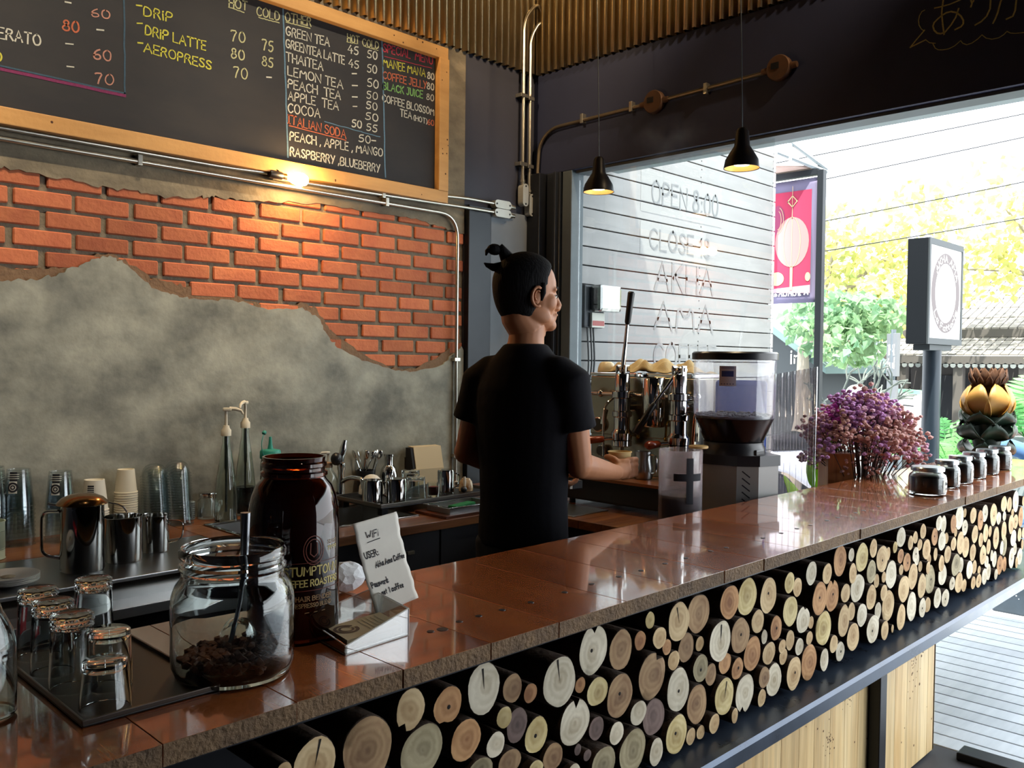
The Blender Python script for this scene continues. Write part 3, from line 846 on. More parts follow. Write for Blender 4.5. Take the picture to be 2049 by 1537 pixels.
# ------------------------------------------------------------------ bar counter
def wood(name, c1, c2, c3, axis, scale=1.0, rough=0.3, coat=0.0, island=0.2, bump=0.1, grain=1.0):
    """wood boards: grain stretched along one axis ('x','y','z'), each loose board its own tone"""
    if name in MATS: return MATS[name]
    m = bpy.data.materials.new(name); m.use_nodes = True
    n, l = m.node_tree.nodes, m.node_tree.links
    b = n['Principled BSDF']
    tc = n.new('ShaderNodeTexCoord'); mp = n.new('ShaderNodeMapping')
    st = {'x': (0.9, 14, 14), 'y': (14, 0.9, 14), 'z': (14, 14, 0.9)}[axis]
    mp.inputs['Scale'].default_value = tuple(s * scale for s in st)
    l.new(tc.outputs['Object'], mp.inputs['Vector'])
    g = n.new('ShaderNodeNewGeometry')
    ad = n.new('ShaderNodeVectorMath'); ad.operation = 'MULTIPLY_ADD'
    ad.inputs[1].default_value = (37, 53, 29)
    cb = n.new('ShaderNodeCombineXYZ')
    for i in range(3): l.new(g.outputs['Random Per Island'], cb.inputs[i])
    l.new(cb.outputs[0], ad.inputs[0]); l.new(mp.outputs[0], ad.inputs[2])
    t1 = n.new('ShaderNodeTexNoise'); t1.inputs['Scale'].default_value = 1.0; t1.inputs['Detail'].default_value = 8; t1.inputs['Roughness'].default_value = 0.65; t1.inputs['Distortion'].default_value = 0.6
    l.new(ad.outputs[0], t1.inputs['Vector'])
    t2 = n.new('ShaderNodeTexNoise'); t2.inputs['Scale'].default_value = 5.0 * grain; t2.inputs['Detail'].default_value = 3
    l.new(ad.outputs[0], t2.inputs['Vector'])
    rp = n.new('ShaderNodeValToRGB'); e = rp.color_ramp.elements
    e[0].position, e[0].color = 0.30, lin(c1)
    e[1].position, e[1].color = 0.70, lin(c3)
    e2 = rp.color_ramp.elements.new(0.5); e2.color = lin(c2)
    l.new(t1.outputs['Fac'], rp.inputs['Fac'])
    mx = n.new('ShaderNodeMix'); mx.data_type = 'RGBA'; mx.blend_type = 'MULTIPLY'; mx.inputs['Factor'].default_value = 0.35
    l.new(rp.outputs['Color'], mx.inputs[6])
    r2 = n.new('ShaderNodeValToRGB'); r2.color_ramp.elements[0].position = 0.35; r2.color_ramp.elements[1].position = 0.6
    r2.color_ramp.elements[0].color = (0.45, 0.4, 0.38, 1)
    l.new(t2.outputs['Fac'], r2.inputs['Fac']); l.new(r2.outputs['Color'], mx.inputs[7])
    hs = n.new('ShaderNodeHueSaturation')
    mr = n.new('ShaderNodeMapRange'); mr.inputs['To Min'].default_value = 1 - island; mr.inputs['To Max'].default_value = 1 + island
    l.new(g.outputs['Random Per Island'], mr.inputs['Value']); l.new(mr.outputs['Result'], hs.inputs['Value'])
    l.new(mx.outputs[2], hs.inputs['Color']); l.new(hs.outputs['Color'], b.inputs['Base Color'])
    b.inputs['Roughness'].default_value = rough
    b.inputs['Coat Weight'].default_value = coat; b.inputs['Coat Roughness'].default_value = 0.05; b.inputs['Coat IOR'].default_value = 1.75
    if bump:
        bp = n.new('ShaderNodeBump'); bp.inputs['Strength'].default_value = bump; bp.inputs['Distance'].default_value = 0.004
        l.new(t1.outputs['Fac'], bp.inputs['Height']); l.new(bp.outputs['Normal'], b.inputs['Normal'])
    MATS[name] = m
    return m
m_bar = wood('varnished_bar_planks', '#743a1e', '#98552e', '#b5703f', 'y', 1.0, 0.25, 1.0, 0.20, 0.004)
m_pinewall = wood('pale_pine_boards', '#c9a46c', '#dcbd86', '#ead2a2', 'z', 0.8, 0.5, 0, 0.12, 0.05)
m_endgrain = M('end_grain', '#4c3a2a', 0.85, var=('#7a6042', 30, 0.3), bump=(120, 0.6), island=0.2)

t = thing('bar_counter', 'long bar counter with varnished plank top, log panel and pine boards below', 'counter', (1.0, 1.4, 0.0), wc=True)
b = B()
r = random.Random(2)
xs = [-0.71, -0.51, -0.31, -0.09, 0.11, 0.312, 0.496, 0.701, 0.903, 1.105, 1.291, 1.51, 1.712, 1.912, 2.106, 2.308, 2.51, 2.714, 2.912, 3.11, 3.308, 3.505, 3.699, 3.898, 4.10, 4.30, 4.50, 4.70, 4.90, 5.10, 5.30, 5.42]
for a, c in zip(xs, xs[1:]):
    d = r.uniform(-.002, .002)
    y0 = 1.140 + r.uniform(-.002, .002)
    mat0 = len(b.bm.faces)
    b.mi = 0
    b.bx(a + 0.0009, c - 0.0009, y0, 1.667, ZC - 0.032, ZC, 0.0005)
    for f in list(b.bm.faces)[mat0:]:
        if f.normal.y < -0.7:
            f.material_index = 1
obj('countertop', b, [m_bar, m_endgrain], t)
b = B()
for x, y in ((1.068, 1.267), (1.15, 1.277), (1.203, 1.278), (1.268, 1.276), (1.352, 1.274), (1.467, 1.279), (1.568, 1.284), (1.671, 1.285), (1.76, 1.284), (1.867, 1.287), (1.961, 1.286), (2.084, 1.288), (2.156, 1.283), (2.356, 1.279), (2.466, 1.279), (2.57, 1.28), (2.66, 1.28), (2.78, 1.28), (2.86, 1.28), (3.0, 1.28), (3.07, 1.28), (3.2, 1.28)):
    b.lathe([(0.0075, 0), (0.007, 0.0015)], (x, y, ZC - 0.0005), (0, 0, 1), 10)
b.lathe([(0.012, 0), (0.011, 0.0012)], (1.093, 1.262, ZC - 0.0004), (0, 0, 1), 10)
obj('screw_heads', b, m_black, t)
# black steel frame and tray that carries the logs
b = B()
b.bx(-0.7, 5.42, 1.160, 1.185, 0.938, 0.9495, 0.002)
b.bx(-0.7, 5.42, 1.600, 1.640, 0.938, 0.9495, 0.002)
for x in (-0.7, 0.3, 0.9, 1.5, 2.1, 2.7, 3.3, 3.9, 4.5, 5.0, 5.39):
    b.bx(x, x + 0.03, 1.185, 1.60, 0.939, 0.949, 0.001)
b.bx(-0.7, 5.42, 1.58, 1.60, 0.54, 0.945)  # black back panel added so light from behind does not show between logs
obj('frame_and_back_panel', b, m_black, t)
m_rail = M('blue_black_rail', '#2a3341', 0.30, metal=0.5, var=('#465264', 9, 0.3), rvar=0.12)
b = B()
b.bx(-0.7, 5.42, 1.110, 1.62, 0.526, 0.540)
b.prism([(0, 0), (0.022, 0), (0.03, 0.008), (0.03, 0.042), (0.022, 0.052), (0.0, 0.052)], (-0.7, 1.125, 0.498), (0, -1, 0), (0, 0, 1), (6.12, 0, 0))
obj('log_tray', b, m_rail, t)
for x in (0.3, 1.62, 2.915):
    b = B(); b.bx(x, x + 0.055, 1.145, 1.185, 0.0, 0.525, 0.003); obj('post', b, m_black, t)
b = B()
x = -0.6
r = random.Random(12)
while x < 3.55:
    wd_ = r.choice([0.098, 0.104, 0.11])
    b.bx(x + 0.0008, min(x + wd_, 3.545) - 0.0008, 1.186, 1.203 + r.uniform(0, .002), 0.012, 0.527, 0.001)
    x += wd_
b.bx(3.53, 3.546, 1.186, 1.62, 0.012, 0.527, 0.001)
pinep = obj('pine_panel', b, m_pinewall, t)
b = B()
r = random.Random(4)
for i in range(34):
    x, z = r.uniform(2.0, 3.52), r.uniform(0.05, 0.5)
    b.lathe([(r.uniform(.002, .0065), 0), (.0005, .0008)], (x, 1.1856, z), (0, -1, 0), 8)
for cx, cz in ((2.62, 0.33), (2.75, 0.44), (3.32, 0.38), (2.3, 0.2)):
    for i in range(26):
        b.lathe([(r.uniform(.0015, .004), 0), (.0005, .0006)], (cx + r.gauss(0, .022), 1.1857, cz + r.gauss(0, .03)), (0, -1, 0), 6)
obj('knots', b, M('pine_knot', '#5a3d22', 0.8), pinep)

# ------------------------------------------------------------------ sawn logs in the tray
def log_mat(name, c1, c2, heart):
    m = bpy.data.materials.new(name); m.use_nodes = True
    n, l = m.node_tree.nodes, m.node_tree.links
    b = n['Principled BSDF']; b.inputs['Roughness'].default_value = 0.85
    tc = n.new('ShaderNodeTexCoord'); oi = n.new('ShaderNodeObjectInfo')
    mp = n.new('ShaderNodeMapping'); mp.inputs['Scale'].default_value = (1, 0.05, 1)
    l.new(tc.outputs['Object'], mp.inputs['Vector'])
    ns = n.new('ShaderNodeTexNoise'); ns.inputs['Scale'].default_value = 14; ns.inputs['Detail'].default_value = 5
    of = n.new('ShaderNodeVectorMath'); of.operation = 'ADD'
    cb = n.new('ShaderNodeCombineXYZ')
    mu = n.new('ShaderNodeMath'); mu.operation = 'MULTIPLY'; mu.inputs[1].default_value = 50
    l.new(oi.outputs['Random'], mu.inputs[0])
    for i in range(3): l.new(mu.outputs[0], cb.inputs[i])
    l.new(mp.outputs[0], of.inputs[0]); l.new(cb.outputs[0], of.inputs[1])
    l.new(of.outputs[0], ns.inputs['Vector'])
    ln_ = n.new('ShaderNodeVectorMath'); ln_.operation = 'LENGTH'; l.new(mp.outputs[0], ln_.inputs[0])
    a1 = n.new('ShaderNodeMath'); a1.operation = 'MULTIPLY_ADD'; a1.inputs[1].default_value = 0.05
    l.new(ns.outputs['Fac'], a1.inputs[0]); l.new(ln_.outputs['Value'], a1.inputs[2])
    sn = n.new('ShaderNodeMath'); sn.operation = 'MULTIPLY'; sn.inputs[1].default_value = 420; l.new(a1.outputs[0], sn.inputs[0])
    si = n.new('ShaderNodeMath'); si.operation = 'SINE'; l.new(sn.outputs[0], si.inputs[0])
    ma = n.new('ShaderNodeMath'); ma.operation = 'MULTIPLY_ADD'; ma.inputs[1].default_value = 0.09; l.new(si.outputs[0], ma.inputs[0]); l.new(ns.outputs['Fac'], ma.inputs[2])
    rp = n.new('ShaderNodeValToRGB'); rp.color_ramp.elements[0].position = 0.30; rp.color_ramp.elements[1].position = 0.70
    rp.color_ramp.elements[0].color = lin(c1); rp.color_ramp.elements[1].color = lin(c2); l.new(ma.outputs[0], rp.inputs['Fac'])
    hr = n.new('ShaderNodeValToRGB'); hr.color_ramp.elements[0].position = 0.012; hr.color_ramp.elements[1].position = 0.055
    hr.color_ramp.elements[0].color = lin(heart); hr.color_ramp.elements[1].color = (1, 1, 1, 1); l.new(a1.outputs[0], hr.inputs['Fac'])
    mx = n.new('ShaderNodeMix'); mx.data_type = 'RGBA'; mx.blend_type = 'MULTIPLY'; mx.inputs['Factor'].default_value = 0.8
    l.new(rp.outputs['Color'], mx.inputs[6]); l.new(hr.outputs['Color'], mx.inputs[7])
    hs = n.new('ShaderNodeHueSaturation'); mr = n.new('ShaderNodeMapRange'); mr.inputs['To Min'].default_value = 0.88; mr.inputs['To Max'].default_value = 1.12
    l.new(oi.outputs['Random'], mr.inputs['Value']); l.new(mr.outputs['Result'], hs.inputs['Value'])
    l.new(mx.outputs[2], hs.inputs['Color']); l.new(hs.outputs['Color'], b.inputs['Base Color'])
    bp = n.new('ShaderNodeBump'); bp.inputs['Strength'].default_value = 0.25; bp.inputs['Distance'].default_value = 0.004
    l.new(ma.outputs[0], bp.inputs['Height']); l.new(bp.outputs['Normal'], b.inputs['Normal'])
    return m
LM = dict(p=(log_mat('log_face_pale', '#b5aa92', '#d6cdb8', '#b7a88f'), 'pale grey'), t=(log_mat('log_face_tan', '#b0936a', '#cdb48a', '#b39a74'), 'tan'),
          o=(log_mat('log_face_orange', '#96693f', '#bd9163', '#9a7350'), 'orange-brown'), b=(log_mat('log_face_brown', '#7f5f40', '#a38560', '#85664a'), 'brown'),
          d=(log_mat('log_face_dark', '#56443d', '#75605a', '#5c463f'), 'dark brown'), y=(log_mat('log_face_yellow', '#b59f66', '#d6c592', '#8f7445'), 'yellowish'),
          g=(log_mat('log_face_olive', '#827657', '#a89c7c', '#72664b'), 'olive grey'))
m_bark = M('log_bark', '#2b2019', 0.95, var=('#4a392b', 40, 0.3), bump=(50, 0.6))
m_crack = M('log_crack', '#171210', 0.95)
LOGS = """
0.765 0.851 0.0406 0.0478 tc
0.704 0.860 0.0145 0.0181 t
0.871 0.839 0.0524 0.0629 b
0.958 0.886 0.0327 0.0406 tn
1.047 0.868 0.0359 0.0364 on
0.988 0.802 0.0516 0.0489 g
1.135 0.877 0.0450 0.0521 pc
1.213 0.857 0.0282 0.0305 b
1.260 0.836 0.0209 0.0201 o
1.344 0.838 0.0527 0.0556 pc
1.183 0.810 0.0216 0.0226 y
1.228 0.779 0.0305 0.0368 d
1.287 0.741 0.0355 0.0390 y
1.091 0.791 0.0397 0.0414 o
1.166 0.760 0.0263 0.0256 p
1.122 0.719 0.0365 0.0310 g
1.211 0.708 0.0334 0.0284 b
1.333 0.683 0.0331 0.0294 b
1.396 0.738 0.0496 0.0518 pn
1.419 0.669 0.0121 0.0128 d
1.275 0.679 0.0220 0.0187 y
1.392 0.632 0.0233 0.0198 p
1.455 0.879 0.0493 0.0567 pn
1.560 0.853 0.0425 0.0498 b
1.627 0.860 0.0227 0.0241 o
1.671 0.897 0.0192 0.0214 y
1.695 0.853 0.0285 0.0274 t
1.733 0.821 0.0196 0.0199 o
1.760 0.783 0.0252 0.0254 t
1.673 0.767 0.0540 0.0588 bn
1.423 0.808 0.0174 0.0182 o
1.473 0.783 0.0372 0.0334 y
1.556 0.751 0.0499 0.0507 b
1.786 0.704 0.0498 0.0566 p
1.779 0.873 0.0481 0.0493 tc
1.479 0.698 0.0265 0.0280 d
1.549 0.667 0.0264 0.0278 p
1.624 0.693 0.0322 0.0298 p
1.696 0.661 0.0457 0.0456 d
1.781 0.596 0.0463 0.0505 y
1.852 0.568 0.0221 0.0220 t
1.698 0.579 0.0287 0.0346 p
1.606 0.610 0.0523 0.0516 g
1.441 0.653 0.0134 0.0133 d
1.493 0.620 0.0446 0.0379 g
1.882 0.870 0.0525 0.0524 b
2.015 0.875 0.0477 0.0476 o
2.121 0.868 0.0527 0.0532 y
2.237 0.850 0.0485 0.0523 t
2.332 0.872 0.0302 0.0327 y
2.173 0.791 0.0362 0.0342 t
2.072 0.775 0.0501 0.0500 b
2.264 0.755 0.0349 0.0365 o
1.964 0.785 0.0549 0.0538 pc
1.823 0.798 0.0365 0.0374 b
1.887 0.793 0.0204 0.0195 t
2.149 0.707 0.0468 0.0500 o
2.211 0.740 0.0181 0.0211 p
2.235 0.689 0.0379 0.0332 t
2.298 0.696 0.0226 0.0203 t
2.327 0.657 0.0247 0.0249 t
2.366 0.696 0.0280 0.0307 t
1.884 0.733 0.0361 0.0370 g
1.942 0.701 0.0279 0.0296 b
2.011 0.713 0.0316 0.0290 o
2.068 0.686 0.0317 0.0301 o
1.880 0.641 0.0474 0.0523 b
2.001 0.630 0.0474 0.0526 yc
2.106 0.610 0.0506 0.0534 pn
2.196 0.574 0.0238 0.0255 t
2.198 0.632 0.0317 0.0309 b
2.272 0.604 0.0453 0.0508 p
2.375 0.599 0.0473 0.0501 t
2.483 0.604 0.0542 0.0560 o
2.580 0.589 0.0309 0.0370 p
2.695 0.588 0.0337 0.0333 p
2.631 0.628 0.0312 0.0285 t
2.418 0.666 0.0271 0.0273 p
2.468 0.682 0.0232 0.0210 t
1.945 0.576 0.0255 0.0268 t
1.899 0.564 0.0200 0.0187 t
2.041 0.570 0.0173 0.0211 t
2.569 0.689 0.0547 0.0567 y
2.398 0.846 0.0295 0.0294 t
2.346 0.787 0.0459 0.0464 y
2.427 0.745 0.0440 0.0419 pn
2.476 0.875 0.0359 0.0377 p
2.585 0.855 0.0332 0.0338 t
2.681 0.880 0.0465 0.0534 o
2.764 0.886 0.0234 0.0225 p
2.837 0.867 0.0502 0.0500 y
2.927 0.884 0.0307 0.0347 t
2.758 0.828 0.0302 0.0346 t
2.526 0.790 0.0512 0.0520 o
2.639 0.776 0.0480 0.0543 on
2.725 0.769 0.0356 0.0325 t
2.824 0.767 0.0561 0.0483 p
2.914 0.807 0.0405 0.0402 g
2.926 0.718 0.0434 0.0434 t
2.779 0.698 0.0308 0.0304 t
2.697 0.687 0.0432 0.0539 t
2.496 0.721 0.0187 0.0208 t
2.853 0.673 0.0407 0.0412 p
2.773 0.619 0.0493 0.0470 t
2.928 0.612 0.0517 0.0507 p
3.029 0.586 0.0349 0.0346 t
3.109 0.574 0.0119 0.0149 t
3.192 0.597 0.0421 0.0487 t
3.292 0.616 0.0465 0.0581 p
3.402 0.590 0.0360 0.0396 p
3.473 0.586 0.0333 0.0310 t
3.552 0.599 0.0423 0.0410 p
3.639 0.583 0.0439 0.0374 p
2.999 0.656 0.0297 0.0324 p
3.090 0.656 0.0579 0.0566 t
3.002 0.837 0.0515 0.0488 t
3.017 0.718 0.0297 0.0307 t
2.977 0.764 0.0223 0.0260 t
3.023 0.770 0.0203 0.0199 t
3.099 0.766 0.0521 0.0506 p
3.080 0.841 0.0225 0.0244 t
3.121 0.859 0.0202 0.0219 y
3.163 0.822 0.0307 0.0264 o
3.189 0.884 0.0429 0.0385 p
3.254 0.856 0.0263 0.0275 t
3.230 0.789 0.0362 0.0365 o
3.174 0.771 0.0217 0.0197 t
3.296 0.808 0.0311 0.0291 p
3.313 0.867 0.0248 0.0245 t
3.352 0.835 0.0261 0.0222 t
3.397 0.878 0.0326 0.0296 t
3.419 0.808 0.0428 0.0412 t
3.491 0.846 0.0355 0.0355 o
3.352 0.781 0.0246 0.0268 p
3.387 0.747 0.0215 0.0220 t
3.431 0.737 0.0215 0.0254 t
3.472 0.760 0.0234 0.0229 t
3.300 0.726 0.0477 0.0495 t
3.194 0.700 0.0527 0.0512 t
3.384 0.676 0.0451 0.0473 t
3.493 0.680 0.0541 0.0583 g
3.518 0.775 0.0215 0.0269 t
3.567 0.732 0.0313 0.0350 t
3.545 0.891 0.0345 0.0303 p
3.619 0.876 0.0326 0.0374 p
3.568 0.819 0.0440 0.0379 p
3.695 0.870 0.0343 0.0404 o
3.795 0.882 0.0528 0.0521 p
3.874 0.891 0.0227 0.0201 t
3.937 0.875 0.0420 0.0357 t
3.871 0.831 0.0387 0.0338 p
3.655 0.816 0.0267 0.0245 t
3.707 0.788 0.0322 0.0294 t
3.746 0.828 0.0180 0.0191 t
3.796 0.779 0.0462 0.0481 t
3.886 0.748 0.0467 0.0465 t
3.973 0.791 0.0430 0.0393 t
4.043 0.841 0.0397 0.0455 o
4.040 0.758 0.0307 0.0330 t
4.136 0.859 0.0435 0.0398 p
4.230 0.843 0.0494 0.0542 t
4.319 0.816 0.0359 0.0307 p
4.369 0.875 0.0452 0.0384 t
4.399 0.816 0.0264 0.0246 p
4.467 0.861 0.0411 0.0360 t
4.587 0.862 0.0483 0.0545 p
4.521 0.817 0.0210 0.0194 t
4.579 0.768 0.0429 0.0375 t
4.474 0.770 0.0429 0.0466 t
4.667 0.780 0.0423 0.0503 o
4.677 0.856 0.0225 0.0243 t
4.125 0.775 0.0377 0.0409 t
4.191 0.774 0.0237 0.0252 t
4.262 0.736 0.0440 0.0550 t
4.365 0.755 0.0410 0.0440 t
4.164 0.711 0.0291 0.0364 t
4.336 0.681 0.0276 0.0314 p
4.418 0.678 0.0461 0.0501 g
4.527 0.699 0.0468 0.0398 p
4.613 0.703 0.0328 0.0333 t
4.078 0.688 0.0451 0.0460 t
3.973 0.713 0.0425 0.0373 t
4.219 0.663 0.0206 0.0258 p
4.271 0.638 0.0348 0.0380 p
4.155 0.646 0.0299 0.0275 p
4.347 0.601 0.0461 0.0458 o
4.430 0.590 0.0336 0.0372 o
4.510 0.608 0.0460 0.0499 p
4.590 0.638 0.0309 0.0315 p
4.652 0.592 0.0480 0.0408 p
4.576 0.578 0.0237 0.0278 t
4.202 0.592 0.0350 0.0395 p
4.126 0.586 0.0400 0.0365 p
4.280 0.570 0.0262 0.0242 p
4.076 0.621 0.0224 0.0192 t
3.999 0.647 0.0311 0.0310 t
4.023 0.586 0.0373 0.0317 t
3.952 0.590 0.0322 0.0273 t
3.914 0.651 0.0437 0.0397 p
3.835 0.681 0.0367 0.0343 p
3.733 0.700 0.0545 0.0463 g
3.626 0.676 0.0505 0.0429 p
3.780 0.620 0.0499 0.0425 t
3.693 0.632 0.0334 0.0284 p
3.877 0.590 0.0328 0.0279 t
3.637 0.757 0.0409 0.0348 t
4.680 0.703 0.0215 0.0268 t
4.698 0.644 0.0219 0.0268 t
"""

rows = []
for ln in LOGS.strip().split('\n'):
    q = ln.split()
    rows.append([float(v) for v in q[:4]] + [q[4]])
rows.sort(key=lambda v: v[0])
def band(z):
    return 'top' if z > 0.80 else 'upper middle' if z > 0.715 else 'lower middle' if z > 0.63 else 'bottom'
def sizew(rr_):
    return 'very large' if rr_ > .078 else 'large' if rr_ > .058 else 'mid-sized' if rr_ > .040 else 'small' if rr_ > .028 else 'tiny'
ORD = ['first', 'second', 'third', 'fourth', 'fifth', 'sixth', 'seventh', 'eighth', 'ninth', 'tenth', 'eleventh', 'twelfth', 'thirteenth', 'fourteenth', 'fifteenth', 'sixteenth', 'seventeenth', 'eighteenth', 'nineteenth', 'twentieth']
def lkey(v):
    return (sizew(v[2]), v[4], band(v[1]))
tot = {}
for v in rows: tot[lkey(v)] = tot.get(lkey(v), 0) + 1
cnt = {}
r = random.Random(31)
for v in rows:
    x, z, rx, rz, code = v
    rx, rz = rx * 0.985, rz * 0.985
    n = 30 if rx > .045 else 20
    ph = [r.uniform(0, 2 * PI) for _ in range(3)]
    am = (0.028, 0.02, 0.014)
    na = r.uniform(0.9, 2.2) if 'n' in code else None
    if na is not None and r.random() < 0.4: na = -na
    def rad(a):
        w_ = 1 + am[0] * math.sin(2 * a + ph[0]) + am[1] * math.sin(3 * a + ph[1]) + am[2] * math.sin(5 * a + ph[2])
        if na is not None:
            d = abs((a - na + PI) % (2 * PI) - PI)
            w_ *= 1 - 0.42 * max(0, 1 - d / 0.2) ** 0.8
        return w_ * 0.985
    b = B()
    dep = r.uniform(0.27, 0.33)
    y0 = r.uniform(-0.006, 0.010)
    def lring(s, y):
        return [b.bm.verts.new((rx * s * rad(2 * PI * i / n) * math.cos(2 * PI * i / n), y, rz * s * rad(2 * PI * i / n) * math.sin(2 * PI * i / n))) for i in range(n)]
    b.mi = 0
    R0 = lring(0.55, y0); R1 = lring(0.965, y0 + 0.0006)
    cv = b.bm.verts.new((0, y0, 0))
    fs = [b.bm.faces.new((cv, R0[(i + 1) % n], R0[i])) for i in range(n)]
    fs += [b.bm.faces.new((R0[i], R0[(i + 1) % n], R1[(i + 1) % n], R1[i])) for i in range(n)]
    b._tag(fs)
    b.mi = 1
    R2 = lring(1.0, y0 + 0.003); R3 = lring(0.97, y0 + dep)
    b._tag([b.bm.faces.new((A[i], A[(i + 1) % n], C[(i + 1) % n], C[i])) for A, C in ((R1, R2), (R2, R3)) for i in range(n)])
    b._tag([b.bm.faces.new(R3)])
    if 'c' in code:
        b.mi = 2
        a = r.uniform(1.2, 1.9)
        L1, wd_ = r.uniform(0.75, 0.95), 0.045
        d_ = Vector((math.cos(a) * rx, 0, math.sin(a) * rz)); q_ = Vector((-math.sin(a) * rx, 0, math.cos(a) * rz)) * wd_
        yv = Vector((0, y0 - 0.0006, 0))
        p = [d_ * L1 + q_ + yv, d_ * L1 - q_ + yv, d_ * 0.45 - q_ * .6 + q_ * r.uniform(-.5, .5) + yv, d_ * -0.1 + yv, d_ * 0.4 + q_ * .7 + yv]
        f = b.bm.faces.new([b.bm.verts.new(k) for k in p]); b._tag([f])
    elif r.random() < 0.3 and rx > .03:
        b.mi = 2
        b.lathe([(0.0045, 0), (0.003, 0.0006)], (r.uniform(-.15, .15) * rx, y0 - 0.0002, r.uniform(-.15, .15) * rz), (0, -1, 0), 7)
    k = lkey(v)
    cnt[k] = cnt.get(k, 0) + 1
    feat = 'split ' if 'c' in code else 'notched ' if 'n' in code else ''
    lab = '%s %s %slog end, %s row' % (k[0], LM[code[0]][1], feat, k[2])
    if tot[k] > 1:
        i = cnt[k]
        lab += (', %s of its kind from left' % ORD[i - 1]) if i > 1 else ', leftmost of its kind'
    o = obj('log', b, [LM[code[0]][0], m_bark, m_crack], None, ang=50, at=(x, YL, z))
    tag(o, lab, 'log', 'sawn logs stacked under the bar top')
# ------------------------------------------------------------------ glass and metal stock materials
def glass(name, col='#ffffff', rough=0.0, ior=1.45, bump=None):
    return M(name, col, rough, trans=1.0, ior=ior, spec=0.5, bump=bump)
m_glass = glass('clear_glass', '#f1f7f6')
m_glassb = glass('moulded_glass', '#f4f6f2', 0.0)
m_amber = M('amber_glass', '#4a1806', 0.03, trans=0.92, ior=1.45)
m_steel = M('polished_steel', '#c9c9c6', 0.12, metal=1.0)
m_steelb = M('brushed_steel', '#b3b5b6', 0.28, metal=1.0, bump=(60, 0.05, (1, 40, 40)))
m_white = M('white_plastic', '#e2dfd6', 0.4)
m_paper = M('white_paper', '#dcdad2', 0.85, var=('#cbc9c0', 8, 0.3))
m_ink = M('black_ink', '#22232a', 0.8)
m_clearp = thin_glass('clear_plastic', '#f3f6f7', 0.08, 0.05)
m_acry = thin_glass('acrylic_sheet', '#e4e6e4', 0.30, 0.05)

def tumbler(x, y, z, h, r0, r1, label, base=True, group='upturned tumblers on the bar tray', z0=0.0):
    """upturned glass: rim down (radius r0), thick base up (radius r1)"""
    t = thing('tumbler', label, 'glass', (x, y, z), group=group)
    w_ = 0.0022
    b = B()
    hb = h * (0.82 if base else 0.98)
    prof = [(r0 - w_, 0.0), (r0, 0.0005), (r0 - 0.0004, 0.004)] + [(r0 + (r1 - r0) * k / 5, 0.004 + (hb - 0.004) * k / 5) for k in range(1, 6)]
    rc = r1 - w_ * 1.2
    if base:
        prof += [(rc, hb), (rc * .98, hb - 0.006)] + [(r1 + (r0 - r1) * k / 5 - w_ * 1.2, hb - 0.008 - (hb - 0.01) * k / 5) for k in range(1, 6)]
    else:
        prof += [(r1 * .93, h), (r1 * .2, h), (0.0005, h), (0.0005, h - 0.010), (rc * .8, h - 0.010), (rc, h - 0.015)] + [(r1 + (r0 - r1) * k / 5 - w_ * 1.2, h - 0.018 - (h - 0.02) * k / 5) for k in range(1, 6)]
    b.lathe(prof, n=28, cap0=False, cap1=False)
    b.skin([[v for v in b.bm.verts][:28][::-1], [v for v in b.bm.verts][-28:][::-1]], False, False) if False else None
    obj('body', b, m_glass, t)
    if base:
        b = B()
        dz = (h - hb) / 6
        b.lathe([(r1 * .9, hb - 0.0015), (r1 * 1.0, hb + 0.0005)] + [(r1 * (1.04 if k % 2 else .97), hb + dz * k) for k in range(1, 6)] + [(r1 * 0.92, h), (r1 * .6, h - .003), (r1 * .3, h - .001), (.0005, h - .004)], n=56, cap0=True, cap1=False, wob=lambda a, k: 1 + (.030 * math.sin(14 * a + (k // 2) * PI) if 2 <= k <= 6 else 0))
        obj('base', b, m_glassb, t)
    return t
ZT = ZC + 0.006
t = thing('serving_tray', 'dark tray under the upturned glasses at the near end of the bar', 'tray', (0.50, 1.45, ZC), wc=True)
b = B()
b.bx(0.437, 0.640, 1.262, 1.662, ZC + 0.0005, ZC + 0.005, 0.002)
obj('base', b, M('dark_tray', '#0f0c0c', 0.4, metal=0.1), t)
b = B()
for a in ((0.437, 0.640, 1.262, 1.266), (0.437, 0.640, 1.658, 1.662), (0.437, 0.441, 1.266, 1.658), (0.636, 0.640, 1.266, 1.658)):
    b.bx(*a, ZC + 0.004, ZC + 0.011, 0.001)
obj('rim', b, M('tray_rim', '#5a524c', 0.3, metal=0.8), t)
tumbler(0.482, 1.302, ZT, 0.072, 0.036, 0.030, 'short clear glass nearest the front corner of the bar tray', False)
tumbler(0.520, 1.388, ZT, 0.088, 0.034, 0.031, 'plain taller glass right behind the short front one on the bar tray', False)
tumbler(0.474, 1.412, ZT, 0.117, 0.034, 0.030, 'tall tumbler with dimpled base, left behind the short front glass')
tumbler(0.477, 1.508, ZT, 0.117, 0.034, 0.030, 'tall tumbler with dimpled base in the middle of the left column of the tray')
tumbler(0.484, 1.602, ZT, 0.117, 0.034, 0.030, 'tall tumbler with dimpled base at the back left corner of the tray')
tumbler(0.580, 1.620, ZT, 0.115, 0.034, 0.030, 'tall tumbler with dimpled base at the back right corner of the tray')

